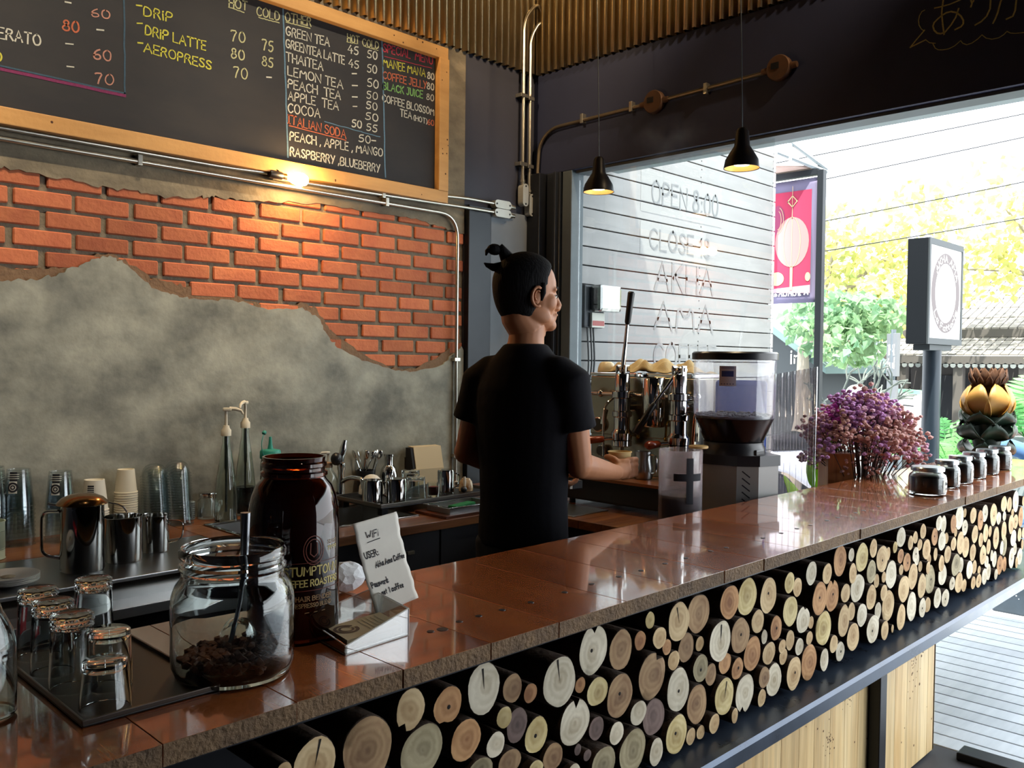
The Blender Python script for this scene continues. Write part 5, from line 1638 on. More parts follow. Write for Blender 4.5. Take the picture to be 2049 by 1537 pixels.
# ---- tap
t = thing('tap', 'tall black and chrome tap behind the sink', 'tap', (2.200, 3.228, ZB + .0005))
b = B(); b.lathe([(0.026, 0), (0.028, 0.003), (0.024, 0.02), (0.017, 0.03), (0.015, 0.15), (0.018, 0.16), (0.018, 0.185), (0.012, 0.19)], n=20); obj('body', b, m_steel, t)
b = B(); b.tube(bend_path([(0, 0, 0.10), (0, -0.07, 0.13), (0, -0.16, 0.13), (0, -0.165, 0.09)], 0.04, 6), 0.010, 12); obj('spout', b, m_steel, t)
b = B(); b.tube([(0, 0, 0.185), (0.002, 0.0, 0.215), (0.010, -.002, 0.25), (0.018, -.004, 0.285)], [0.011, 0.014, 0.016, 0.009], 12); obj('lever', b, m_steel, t)
b = B(); b.ball((-0.028, -.004, 0.205), 0.026, (1, .9, 1.1), 16); obj('knob', b, m_blackpl, t)

# ---- cutlery holder with spoons (a thing for every spoon)
t = thing('cutlery_pot', 'black pot holding upright teaspoons by the tap', 'pot', (2.395, 3.315, ZB + .0005))
b = B(); b.lathe([(0, 0.002), (0.036, 0.0), (0.040, 0.005), (0.045, 0.13), (0.042, 0.13), (0.037, 0.008), (0, 0.007)], n=24, cap0=False, cap1=False); obj('pot', b, m_blackpl, t)
pr = None
r = random.Random(6)
for i in range(9):
    if pr is None:
        b = B(); b.tube([(0, 0, 0), (0, 0, 0.09), (0, 0.001, 0.115)], [0.0022, 0.0026, 0.003], 6); b.ball((0, 0.002, 0.137), 0.013, (1.0, .35, 1.7), 12)
        o = pr = obj('teaspoon', b, m_steel, None)
    else:
        o = pr.copy(); COL.objects.link(o)
    a = i / 9 * 2 * PI
    o.location = (2.395 + 0.020 * math.cos(a), 3.315 + 0.020 * math.sin(a), ZB + 0.075)
    o.rotation_euler = (-0.30 * math.sin(a) + r.uniform(-.05, .05), 0.42 * math.cos(a), a + r.uniform(-.5, .5))
    tag(o, 'steel teaspoon standing bowl-up in the black pot', 'spoon', 'teaspoons in the black pot')
t = tag(None or obj('bowl', (lambda b: b.lathe([(0.055, 0), (0.057, 0.001), (0.054, 0.03), (0.043, 0.06), (0.025, 0.078), (0.012, 0.083), (.0005, 0.083), (.0005, 0.080), (0.024, 0.075), (0.041, 0.058), (0.052, 0.028), (0.053, 0.0)], n=28, cap0=False, cap1=False))(B()), m_white, None, at=(2.325, 3.15, ZB + 0.058)), 'white bowl turned upside down behind the steel mugs', 'bowl')
t.location = (2.300, 3.140, 0.9065)
t = thing('cocktail_shaker', 'small steel shaker with a narrow neck behind the white bowl', 'shaker', (2.515, 3.30, ZB + .0005))
b = B(); b.lathe([(0, 0.001), (0.036, 0), (0.040, 0.004), (0.042, 0.10), (0.034, 0.13), (0.022, 0.145)], n=24); obj('body', b, m_steel, t)
b = B(); b.lathe([(0.022, 0.145), (0.021, 0.15), (0.021, 0.185), (0.024, 0.188), (0.024, 0.197), (.0005, 0.198)], n=20, cap1=False); obj('cap', b, m_steel, t)

# ---- drip tray with upturned mugs and glasses
TX0, TX1, TY0, TY1, TZ = 2.150, 2.830, 2.870, 3.215, 0.893
t = thing('drip_tray', 'black drip tray on short feet beside the sink, full of upturned cups', 'tray', (2.5, 3.05, ZB + .0005), wc=True)
b = B(); b.bx(TX0, TX1, TY0, TY1, TZ - 0.008, TZ, 0.004); obj('base', b, m_black, t)
b = B()
for a in ((TX0, TX1, TY0, TY0 + .006), (TX0, TX1, TY1 - .006, TY1), (TX0, TX0 + .006, TY0 + .006, TY1 - .006), (TX1 - .006, TX1, TY0 + .006, TY1 - .006)):
    b.bx(*a, TZ - 0.002, TZ + 0.013, 0.002)
obj('rim', b, M('worn_steel_rim', '#6c6a66', 0.35, metal=0.8), t)
for x in (TX0 + .02, TX1 - .05):
    for y in (TY0 + .02, TY1 - .05):
        b = B(); b.bx(x, x + .03, y, y + .03, ZB + .0006, TZ - .008); obj('foot', b, m_black, t)
TZ += 0.0006
def mug(x, y, z, r, h, label, mat, ang, up=True, hw=0.028, wire=0.0035, grp=None, nm='mug', cat='mug', spout=False):
    t = thing(nm, label, cat, (x, y, z), ang, group=grp)
    b = B()
    if up:
        b.lathe([(0, 0.002), (r * .93, 0.0), (r, 0.006), (r, h * .96), (r * 1.02, h), (r * .97, h), (r * .96, h * .95), (r * .96, 0.009), (0, 0.006)], n=28, cap0=False, cap1=False)
        if spout:
            for v in b.bm.verts:
                if v.co.z > h * .8 and v.co.x < -r * .75:
                    v.co.x -= r * .22 * (v.co.z / h - .8) / .2 * (1 - (abs(v.co.y) / r))
    else:
        b.lathe([(r * .97, 0), (r * 1.02, 0.0005), (r, 0.005), (r, h * .93), (r * .93, h), (0, h), (0, h - .004), (r * .9, h - .005), (r * .965, h * .9), (r * .965, 0.004)], n=28, cap0=False, cap1=False)
    obj('body', b, mat, t)
    b = B(); b.tube(bend_path([(r * .97, 0, h * .82), (r + hw, 0, h * .80), (r + hw * .9, 0, h * .30), (r * .97, 0, h * .22)], hw * .7, 6), wire, 8); obj('handle', b, mat, t)
    return t
m_darksteel = M('mirror_steel', '#a9a8a5', 0.08, metal=1.0)
mug(2.196, 2.992, TZ, 0.044, 0.098, 'upturned steel mug at the left end of the drip tray', m_darksteel, 0.3, False, grp='upturned steel mugs')
mug(2.290, 2.950, TZ, 0.045, 0.100, 'second upturned steel mug from the left on the drip tray', m_darksteel, 2.3, False, .02, grp='upturned steel mugs')
mug(2.602, 2.990, TZ, 0.038, 0.108, 'upturned steel mug toward the right end of the drip tray', m_darksteel, -0.3, False, grp='upturned steel mugs')
tumbler(2.396, 2.950, TZ, 0.098, 0.046, 0.040, 'wide upturned glass on the drip tray between steel mugs', False, 'upturned glasses on the drip tray')
tumbler(2.475, 3.085, TZ, 0.108, 0.044, 0.040, 'upturned glass at the back of the drip tray, in front of the card box', False, 'upturned glasses on the drip tray')
t = thing('shot_glass', 'little clear glass with dark red contents on the drip tray', 'glass', (2.500, 2.955, TZ))
b = B(); b.lathe([(0, 0.002), (0.024, 0), (0.026, 0.003), (0.028, 0.062), (0.0255, 0.062), (0.0235, 0.008), (0, 0.008)], n=22, cap0=False, cap1=False); obj('glass_body', b, m_glass, t)
b = B(); b.lathe([(0.0225, 0.0095), (0.024, 0.045), (.0005, 0.045)], n=20, cap1=False); obj('contents', b, M('dark_red_sugar', '#6b1c1c', 0.6), t)
t = thing('espresso_cup', 'small white espresso cup stained brown, upside down at the tray end', 'cup', (2.725, 2.990, TZ), 2.6)
b = B(); b.lathe([(0.032, 0), (0.0335, 0.001), (0.033, 0.02), (0.028, 0.045), (0.020, 0.054), (0.019, 0.057), (.0005, 0.057), (.0005, .053), (0.018, 0.051), (0.025, 0.042), (0.030, 0.02), (0.031, 0)], n=26, cap0=False, cap1=False); obj('body', b, M('stained_china', '#dccfb4', 0.25, var=('#9a6c3c', 22, 0.12)), t)
b = B(); b.tube(bend_path([(0.030, 0, 0.04), (0.056, 0, 0.044), (0.054, 0, 0.014), (0.032, 0, 0.012)], 0.012, 5), 0.004, 8); obj('handle', b, m_white, t)
t = thing('saucer_spoon', 'white china spoon rest leaning by the espresso cup', 'spoon rest', (2.672, 2.945, TZ), 0.4)
b = B(); b.ball((0, 0, 0.016), 0.016, (1.2, .9, .9), 14); obj('bowl', b, m_blackpl, t)
b = B(); b.tube([(0.008, 0, 0.02), (0.016, .004, 0.05), (0.018, .006, 0.072)], [0.005, 0.008, 0.006], 8); obj('handle', b, m_white, t)
# open card box standing behind
t = thing('carton', 'small open carton, black inside with a cream lid flap, against the wall', 'box', (2.735, 3.300, ZB + .0005), -0.12)
b = B(); b.bx(-0.085, 0.085, -0.03, 0.04, 0.0, 0.115, 0.001); b.prism([(0.04, 0.115), (0.04, 0.215), (-0.004, 0.215), (-0.03, 0.115)], (-0.085, 0, 0), (0, 1, 0), (0, 0, 1), (0.17, 0, 0)); obj('box', b, M('black_card', '#1a1a20', 0.7), t)
b = B(); b.prism([(-0.035, 0.112), (-0.006, 0.219), (0.042, 0.221), (0.042, 0.217), (-0.003, 0.215), (-0.031, 0.112)], (-0.070, 0, 0), (0, 1, 0), (0, 0, 1), (0.158, 0, 0)); b.bx(-.07, .088, -.036, -.031, 0.0, .115); obj('lid_flap', b, M('cream_card', '#c9b795', 0.75), t)
# steel insert pan with a green cloth, on a wooden board
o = obj('chopping_board', (lambda b: b.bx(2.315, 2.66, 2.655, 2.855, ZB + .0005, ZB + 0.012, 0.002))(B()), wood('red_brown_board', '#4a2415', '#6b3820', '#8a4c2c', 'x', 1.0, .35, .2, .05), None)
tag(o, 'red-brown wooden board under the steel pan, beside the sink', 'board')
t = thing('steel_pan', 'shallow rectangular steel pan holding a green scourer', 'pan', (2.485, 2.755, ZB + 0.0125), 0.0)
b = B()
for a in ((-.14, .14, -.085, -.072), (-.14, .14, .072, .085), (-.14, -.125, -.072, .072), (.125, .14, -.072, .072)):
    b.bx(*a, 0.022, 0.026, 0.001)
obj('rim', b, m_steel, t)
b = B(); b.bx(-.126, .126, -.073, .073, 0.0, 0.002); b.bx(-.127, -.125, -.073, .073, 0.002, .023); b.bx(.125, .127, -.073, .073, 0.002, .023); b.bx(-.125, .125, -.074, -.072, 0.002, .023); b.bx(-.125, .125, .072, .074, 0.002, .023); obj('basin', b, m_steelb, t)
b = B(); b.box((0.0, -0.005, 0.014), (0.15, 0.045, 0.018), Matrix.Rotation(0.25, 3, 'Z'), 0.006); o = obj('scourer', b, M('green_scourer', '#1f7f4c', 0.9, bump=(80, 0.6)), None, at=(2.485, 2.755, ZB + 0.0125))
tag(o, 'green scourer lying in the steel pan', 'scourer')

# ---- steel pot and milk pitchers on the bench
t = thing('coffee_server', 'tall steel coffee server with a domed bronze-looking lid and thin spout', 'coffee pot', (0.955, 2.755, ZB + .0005), 0.0)
b = B(); b.lathe([(0, 0.002), (0.058, 0.0), (0.062, 0.005), (0.060, 0.19), (0.061, 0.2), (0.055, 0.2), (0.055, 0.01), (0, .006)], n=32, cap0=False, cap1=False); obj('body', b, m_darksteel, t)
b = B(); b.lathe([(0.070, 0.199), (0.073, 0.201), (0.071, 0.205), (0.058, 0.218), (0.036, 0.228), (0.012, 0.232), (0.0005, 0.232)], n=32, cap1=False); obj('lid', b, M('bronze_steel', '#8d6c48', 0.18, metal=1.0), t)
b = B(); b.tube(bend_path([(0.064, -0.01, 0.200), (0.105, -0.03, 0.188), (0.118, -.034, 0.165)], 0.02, 5), 0.0025, 7); obj('spout_wire', b, m_steel, t); b = B(); b.tube([(-0.066, .02, 0.200), (-.085, .035, 0.205)], 0.003, 7); obj('lid_lug', b, m_steel, t)
b = B(); b.tube(bend_path([(-0.058, 0.02, 0.18), (-0.098, 0.05, 0.18), (-0.098, 0.05, 0.05), (-0.058, 0.02, 0.04)], 0.025, 6), 0.005, 8); obj('handle', b, m_steel, t)
mug(1.092, 2.795, ZB + .0005, 0.056, 0.142, 'larger steel milk pitcher beside the coffee server', m_darksteel, 0.55, True, 0.03, 0.005, 'steel milk pitchers', 'milk_pitcher', 'pitcher', True)
mug(1.220, 2.860, ZB + .0005, 0.0435, 0.122, 'smaller steel milk pitcher with a thin loop handle', m_darksteel, -0.5, True, 0.045, 0.0022, 'steel milk pitchers', 'milk_pitcher', 'pitcher', True)
pr = None
for i in range(4):
    if pr is None:
        b = B(); b.lathe([(0, 0.002), (0.04, 0.0), (0.045, 0.003), (0.078, 0.012), (0.080, 0.0145), (0.077, 0.0145), (0.043, 0.006), (0, 0.005)], n=32, cap0=False, cap1=False); o = pr = obj('saucer', b, m_white, None)
    else:
        o = pr.copy(); COL.objects.link(o)
    o.location = (0.742, 2.712, ZB + .0005 + i * 0.0052)
    tag(o, 'white saucer on top of the pile on the steel bench' if i == 3 else 'white saucer inside the pile on the steel bench', 'saucer', 'white saucers piled on the steel bench')
b = B(); b.lathe([(0, 0), (0.016, 0), (0.019, 0.003), (0.006, 0.006), (0, .006)], n=20, cap0=False, cap1=False); o = obj('crumbs', b, M('coffee_foam', '#a08a68', 0.9, var=('#c9bca0', 60, .3)), None, at=(0.742, 2.712, ZB + .0005 + 3 * 0.0052 + .0055)); tag(o, 'tan crumbs on the topmost white saucer', 'crumbs', None, 'stuff')
t = thing('tin_can', 'pale green tin can with black lettering at the far left', 'tin', (0.790, 3.095, ZB + .0005))
b = B(); b.lathe([(0, 0), (0.047, 0), (0.049, 0.002), (0.047, 0.005), (0.047, 0.115), (0.049, 0.118), (0.049, 0.12), (0.046, 0.12), (0.045, 0.012), (0, .01)], n=30, cap0=False, cap1=False); obj('body', b, M('pale_green_tin', '#b4bfa6', 0.45), t)
b = B(); b.lathe([(0.0474, 0.035), (0.0475, 0.036), (0.0475, 0.085), (0.0474, 0.086)], n=30, cap0=False, cap1=False); obj('label', b, M('grey_green_label', '#8d9884', 0.6), t)
q = B()
write(q, 'COFFEE', (0, 0.055, 0), (1, 0, 0), (0, 1, 0), 0.014, 0.07, 0.002, 0.0, 3)
for zz_ in (0.088, 0.032):
    q.stroke([(i / 20 * 0.28, zz_) for i in range(21)], (0, 0, 0), (1, 0, 0), (0, 1, 0), 0.0012)
for v in q.bm.verts:
    a = -2.6 + v.co.x / 0.047
    v.co = Vector((0.0481 * math.cos(a), 0.0481 * math.sin(a), v.co.y))
obj('lettering', q, m_ink, t)
# red packet box
t = thing('packet_box', 'red box of sugar packets behind the upturned glasses', 'box', (0.585, 2.53, 0.7905))
b = B(); b.bx(-0.085, 0.085, -0.035, 0.035, 0.0, 0.06, 0.002); obj('box', b, M('red_box', '#8f1620', 0.6, var=('#b02a30', 60, 0.2)), t)
# ------------------------------------------------------------------ counter by the window with the coffee machine and the grinder
t = thing('side_counter', 'wooden side counter under the window carrying the coffee machine and grinder', 'counter', (3.1, 2.2, 0.0), wc=True)
b = B()
r = random.Random(3)
y = 1.695
while y < 2.63:
    y1 = min(y + 0.118, 2.638)
    b.bx(2.70, 3.50, y, y1 - 0.001, ZB - 0.035, ZB, 0.002)
    y += 0.118
obj('countertop', b, m_back, t)
b = B(); b.bx(2.74, 3.50, 1.70, 2.63, 0.0, ZB - 0.036); obj('cabinet', b, m_dark, t)

# lever espresso machine, front facing the barista
m_chrome = M('chrome', '#d2d2d0', 0.06, metal=1.0)
m_smoke = M('steel_panel', '#8b887c', 0.22, metal=0.9, var=('#a5a294', 6, 0.3))
m_handle = M('red_wood_handle', '#7d2c14', 0.22, var=('#a3431f', 12, 0.3, (1, 1, 1)), coat=0.5)
t = thing('espresso_machine', 'two-group chrome lever espresso machine on the counter by the window', 'coffee machine', (3.22, 2.34, ZB + .0005), wc=True)
b = B(); b.bx(3.00, 3.44, 2.075, 2.645, ZB + .022, 0.975, 0.01); obj('base', b, m_black, t)
for x in (3.03, 3.38):
    for yy in (2.08, 2.60):
        b = B(); b.cyl((x, yy, ZB + .0006), (x, yy, ZB + .024), 0.016, 0.014, 12); obj('foot', b, m_black, t)
b = B(); b.bx(2.975, 3.20, 2.05, 2.64, 0.976, 0.990, 0.002); obj('drip_board', b, wood('drip_board_wood', '#5c3016', '#8a4e26', '#a9683a', 'y', 1.0, .35, .2, .05), t)
b = B(); b.bx(3.215, 3.435, 2.075, 2.650, 0.976, 1.434, 0.008); b.bx(3.205, 3.216, 2.05, 2.645, 1.16, 1.43, 0.003); obj('body', b, m_smoke, t)
b = B()
for a in ((3.205, 3.215, 2.07, 2.65), (3.428, 3.44, 2.07, 2.65), (3.216, 3.427, 2.07, 2.078), (3.216, 3.427, 2.642, 2.65)):
    b.bx(*a, 1.432, 1.447, 0.002)
obj('top_rail', b, m_chrome, t)
for gy in (2.405, 2.105):
    b = B(); gx = 3.135
    b.lathe([(0.030, 1.145), (0.046, 1.15), (0.048, 1.18), (0.040, 1.19), (0.036, 1.20), (0.036, 1.25), (0.044, 1.255), (0.044, 1.275), (0.037, 1.28), (0.037, 1.335), (0.047, 1.34), (0.047, 1.365), (0.034, 1.37), (0.033, 1.44), (0.028, 1.447)], (gx, gy, 0), n=28)
    b.cyl((gx, gy, 1.31), (3.22, gy, 1.31), 0.03, None, 16)
    g = obj('group_head', b, m_chrome, t)
    b = B()
    for s in (-1, 1):
        b.bx(gx - 0.016, gx + 0.016, gy + s * 0.024 - .005, gy + s * 0.024 + .005, 1.43, 1.485, 0.004)
    b.cyl((gx, gy - .034, 1.468), (gx, gy + .034, 1.468), 0.009, None, 12)
    obj('fork', b, m_chrome, g)
    # lever: up on the far group, pulled down on the near one
    if gy > 2.3:
        p0, p1, p2 = Vector((gx, gy, 1.462)), Vector((3.135, 2.383, 1.665)), Vector((3.14, 2.366, 1.812))
    else:
        p0, p1, p2 = Vector((gx, gy, 1.465)), Vector((3.045, 2.165, 1.325)), Vector((2.975, 2.212, 1.198))
    b = B(); b.tube([p0, p0.lerp(p1, .5), p1], [0.0115, 0.0085, 0.0075], 12); b.ball(p0, 0.017); lv = obj('lever', b, m_chrome, t)
    b = B(); d = (p2 - p1); b.tube([p1, p1 + d * .08, p1 + d * .5, p1 + d * .96, p2], [0.009, 0.0135, 0.0145, 0.016, 0.011], 14); obj('grip', b, m_blackpl, lv)
    b = B(); h0 = Vector((gx - .03, gy + .015, 1.158)); h1 = Vector((3.075, gy + .055, 1.152)); h2 = Vector((2.985, gy + .125, 1.142)) if gy > 2.3 else Vector((2.99, gy + .06, 1.150))
    b.tube([h0, h1], 0.008, 10); b.lathe([(0.034, 1.118), (0.045, 1.123), (0.045, 1.146), (0.036, 1.148)], (gx, gy, 0), n=24); b.tube([(gx, gy, 1.12), (gx - .004, gy, 1.095)], [0.012, .008], 10)
    pf = obj('portafilter', b, m_chrome, t)
    b = B(); d = h2 - h1; b.tube([h1, h1 + d * .06, h1 + d * .4, h1 + d * .85, h2], [0.011, 0.015, 0.0165, 0.019, 0.011], 14); obj('handle', b, m_handle, pf)
b = B(); b.cyl((3.16, 2.02, 1.352), (3.16, 2.665, 1.352), 0.009, None, 12)
for yy in (2.55, 2.30, 2.20, 2.03):
    b.ball((3.16, yy, 1.352), 0.017)
b.cyl((3.15, 2.62, 1.352), (3.09, 2.66, 1.352), 0.008, None, 10); b.lathe([(0.02, 0), (0.024, .006), (0.024, .018), (.01, .024)], (3.10, 2.655, 1.352), (-.8, .5, 0), 14)
obj('pipe_rail', b, m_chrome, t)
b = B(); b.lathe([(0.046, 1.215), (0.05, 1.22), (0.05, 1.425), (0.046, 1.43)], (3.165, 2.255, 0), n=28); obj('boiler', b, m_chrome, t)
for yy, zz_, rr_ in ((2.585, 1.205, 0.036), (2.565, 1.085, 0.026)):
    b = B(); b.lathe([(rr_ * .9, 0), (rr_, .004), (rr_, .018), (rr_ * .86, .022)], (3.204, yy, zz_), (-1, 0, 0), 24); g = obj('gauge', b, m_chrome, t)
    b = B(); b.lathe([(rr_ * .84, 0), (rr_ * .84, .001)], (3.1815, yy, zz_), (-1, 0, 0), 20); obj('dial', b, M('dark_dial', '#3a3d3c', 0.3), g)
b = B(); b.tube(bend_path([(3.20, 2.51, 1.33), (3.15, 2.515, 1.30), (3.12, 2.50, 1.20), (3.10, 2.48, 1.07)], .04, 5), 0.006, 10); b.box((3.152, 2.52, 1.245), (0.012, 0.022, 0.075), Matrix.Rotation(.25, 3, 'X'), .003); obj('steam_wand', b, m_chrome, t)
b = B(); b.tube(bend_path([(3.20, 2.055, 1.30), (3.14, 2.03, 1.27), (3.11, 2.02, 1.10)], .04, 5), 0.0055, 10); obj('steam_wand', b, M('copper', '#9a5a35', .25, metal=1), t)
b = B()
for yy in (2.46, 2.34, 2.19, 2.15):
    b.tube(bend_path([(3.21, yy, 1.24), (3.17, yy, 1.24), (3.165, yy, 1.17)], .02, 4), 0.005, 8)
    b.ball((3.17, yy, 1.165), 0.012)
obj('small_pipes', b, M('brass_fitting', '#a5853f', .2, metal=1), t)
# cloth and upturned cups on the machine
ZMT = 1.4475
t_ = obj('cloth', B().grid(60, 26, lambda u, v: (3.225 + .19 * v + .010 * math.sin(u * 9 + v), 2.09 + 0.49 * u + .012 * math.sin(v * 7), ZMT + .003 + max(0, (.026 + .020 * math.sin(u * 13 + v * 3 + 1) + .014 * math.sin(v * 9 - u * 21) + .010 * math.sin(u * 37 + v * 6)) * min(1, 7 * u * (1 - u) + .1) * min(1, 6 * v * (1 - v) + .2)))), M('cream_linen', '#c9b68c', 0.9, var=('#b59f72', 30, .3), bump=(200, .2)), None, solid=0.003)
tag(t_, 'cream tea cloth bunched over the top of the coffee machine', 'cloth')
b = B(); b.lathe([(0.042, 0), (0.043, 0.001), (0.041, 0.02), (0.033, 0.042), (0.022, 0.050), (.0005, 0.051), (.0005, .048), (0.02, .047), (0.031, .04), (0.039, .02), (0.04, 0)], n=26, cap0=False, cap1=False)
o = obj('cup', b, M('cream_china', '#dccba5', .3), None, at=(3.265, 2.612 - .02, ZMT)); o.location = (3.262, 2.598, ZMT + .001); tag(o, 'cream cup upside down under the edge of the tea cloth', 'cup')
# steaming jug standing on the drip board
t = thing('milk_jug', 'grey steel milk jug standing between the two coffee groups', 'jug', (3.105, 2.262, 0.9905))
b = B(); b.lathe([(0, 0.002), (0.036, 0), (0.040, 0.005), (0.042, 0.05), (0.036, 0.085), (0.037, 0.12), (0.034, .12), (0.033, .085), (0.038, .05), (0.036, .008), (0, .007)], n=28, cap0=False, cap1=False); obj('body', b, m_steelb, t)
b = B(); b.tube(bend_path([(0.0, -.036, .108), (0.0, -.07, .105), (0, -.066, .03), (0, -.038, .025)], .02, 5), .004, 8); obj('handle', b, m_steel, t)
# steel tray lying on the side counter
o = obj('steel_sheet', (lambda b: b.bx(2.735, 2.965, 2.34, 2.61, ZB + .0005, ZB + .006, .002))(B()), m_steelb, None); tag(o, 'flat steel tray lying on the side counter in front of the machine', 'tray')

# clear knock bin with a black tape cross
BX, BY = 2.792, 1.862
t = thing('grounds_bin', 'clear cylindrical bin with a black tape cross and dark coffee inside', 'bin', (BX, BY, ZB + .0005))
b = B(); b.lathe([(0, 0.003), (0.078, 0.0), (0.081, 0.004), (0.082, 0.315), (0.0795, 0.316), (0.0785, 0.006), (0, 0.006)], n=36, cap0=False, cap1=False); obj('body', b, cloudy('cloudy_plastic', '#c9bfc4', .34, .08, .12), t)
b = B(); b.lathe([(0.0770, 0.008), (0.0780, 0.012), (0.0782, 0.145), (0.070, 0.152), (.0005, .154)], n=32, cap1=False); obj('coffee_grounds', b, M('black_coffee', '#100d0d', .6), t)
q = B()
def curved(u0, u1, z0, z1, ra, am, nm, mat, par):
    q = B(); n = 10
    A = [am + (u0 + (u1 - u0) * k / n) / ra for k in range(n + 1)]
    lo = [q.bm.verts.new((ra * math.cos(a), ra * math.sin(a), z0)) for a in A]; hi = [q.bm.verts.new((ra * math.cos(a), ra * math.sin(a), z1)) for a in A]
    q._tag([q.bm.faces.new((lo[k], lo[k + 1], hi[k + 1], hi[k])) for k in range(n)])
    return obj(nm, q, mat, par)
curved(0.012, 0.040, 0.12, 0.29, .0826, -2.43, 'tape_upright', m_ink, t)
curved(-0.035, 0.080, 0.205, 0.232, .0829, -2.43, 'tape_crossbar', m_ink, t)
o = obj('wooden_disc', (lambda b: b.lathe([(0.034, 0), (0.037, .002), (0.037, .009), (0.034, .011)], n=26))(B()), M('pale_wood', '#c5a56b', .6), None, at=(2.815, 1.822, ZB + .3175)); tag(o, 'thin pale wooden disc lying on the rim of the clear bin', 'disc')
o.location = (2.870, 1.835, ZB + .3173)

# grinder
CX, CY = 3.125, 1.835
fv, rv = Vector((math.cos(.5411), math.sin(.5411))), Vector((math.sin(.5411), -math.cos(.5411)))
def gpoly(k=1.0, pts=((-.18, -.02), (.014, -.10), (.10, -.085), (.18, -.015), (.12, .11), (-.12, .12))):
    return [((rv * s * k + fv * d * k).x, (rv * s * k + fv * d * k).y) for s, d in pts]
t = thing('coffee_grinder', 'big coffee grinder with a clear hopper of beans and grey body', 'grinder', (CX, CY, ZB + .0005))
b = B(); b.prism(gpoly(.97), (0, 0, 0), (1, 0, 0), (0, 1, 0), (0, 0, 0.238)); hb = obj('housing', b, M('grey_housing', '#8b8c8a', .4, metal=.15), t, ang=20)
q = B()
d_ = (rv * .10 + fv * -.085) - (rv * .014 + fv * -.10)
dn = d_.normalized()
o3 = Vector(((rv * .014 * .97 + fv * -.10 * .97).x, (rv * .014 * .97 + fv * -.10 * .97).y, 0))
for k in range(7):
    z0 = 0.035 + .027 * k
    q.stroke([(.022, z0 + .022), (.050, z0)], o3, (dn.x, dn.y, 0), (0, 0, 1), .0048, .0008)
obj('vent_slots', q, m_ink, hb)
b = B(); b.prism(gpoly(1.01), (0, 0, .239), (1, 0, 0), (0, 1, 0), (0, 0, 0.042)); obj('top_plate', b, M('black_top', '#202126', .3), t, ang=20)
b = B(); b.lathe([(0.125, 0.282), (0.125, 0.305), (0.118, 0.318), (0.118, 0.33)], n=36); b.box((rv * .09).to_3d() + (fv * -.07).to_3d() + Vector((0, 0, .294)), (.06, .03, .022), None, .005); obj('collar', b, M('black_collar', '#17171b', .35), t)
b = B(); b.lathe([(0.113, 0.331), (0.118, 0.335), (0.1555, 0.424), (0.1535, 0.424), (0.116, 0.338)], n=44, cap0=False, cap1=False); obj('hopper_cone', b, M('smoked_plastic', '#0d0b10', .2, spec=.3), t)
b = B(); b.lathe([(0.156, 0.4245), (0.159, 0.44), (0.163, 0.655), (0.160, 0.655), (0.156, 0.441), (0.1535, 0.427)], n=44, cap0=False, cap1=False); obj('hopper', b, cloudy('hopper_plastic', '#cfcbe0', .10, .05, .05), t)
b = B(); b.lathe([(0.164, 0.656), (0.169, 0.658), (0.169, 0.682), (0.162, 0.688), (.0005, .689)], n=44, cap1=False); obj('lid', b, M('black_lid', '#15161a', .3), t)
b = B(); b.lathe([(0.112, 0.338), (0.150, 0.424), (0.1525, 0.436), (.0005, .432)], n=36, cap1=False)
r = random.Random(8)
for i in range(320):
    a, q_ = r.uniform(0, 2 * PI), math.sqrt(r.random()) * .147
    b.ball((q_ * math.cos(a), q_ * math.sin(a), .434 + r.uniform(-.002, .008)), .0072, (1.2, .8, .6), 6, Matrix.Rotation(r.uniform(0, 3), 3, 'Z'))
o = obj('coffee_beans', b, M('dark_beans', '#120d10', .55), t); o['kind'] = 'stuff'
lb = curved(-.034, .030, .555, .632, .1640, -2.76, 'hopper_tag', M('lilac_paper', '#cfcbd8', .8), t)
q = B(); q.stroke([(-.016 + .0028 * i, .602) for i in range(11)], (0, 0, 0), (1, 0, 0), (0, 1, 0), .022)
for k in range(3): q.stroke([(-.026 + .0048 * i, .622 + .004 * k) for i in range(11)], (0, 0, 0), (1, 0, 0), (0, 1, 0), .0015)
for k in range(5): q.stroke([(-.026 + .011 * k, .563), (-.023 + .011 * k, .563)], (0, 0, 0), (1, 0, 0), (0, 1, 0), .003)
for v in q.bm.verts:
    a = -2.76 + v.co.x / .164
    v.co = Vector((.1647 * math.cos(a), .1647 * math.sin(a), v.co.y))
obj('tag_print', q, M('blue_print', '#3a4a86', .8), lb)
# blue bag behind the hopper
t = thing('coffee_sack', 'upright blue bag standing behind the grinder hopper', 'bag', (3.385, 1.955, ZB + .0005), -1.05)
b = B(); b.box((0, 0, .285), (.215, .06, .57), None, .02, 3)
for v in b.bm.verts:
    if v.co.z > .45: v.co.y *= max(.08, 1 - (v.co.z - .45) / .13)
obj('bag', b, M('blue_bag', '#2a4fa8', .4), t)
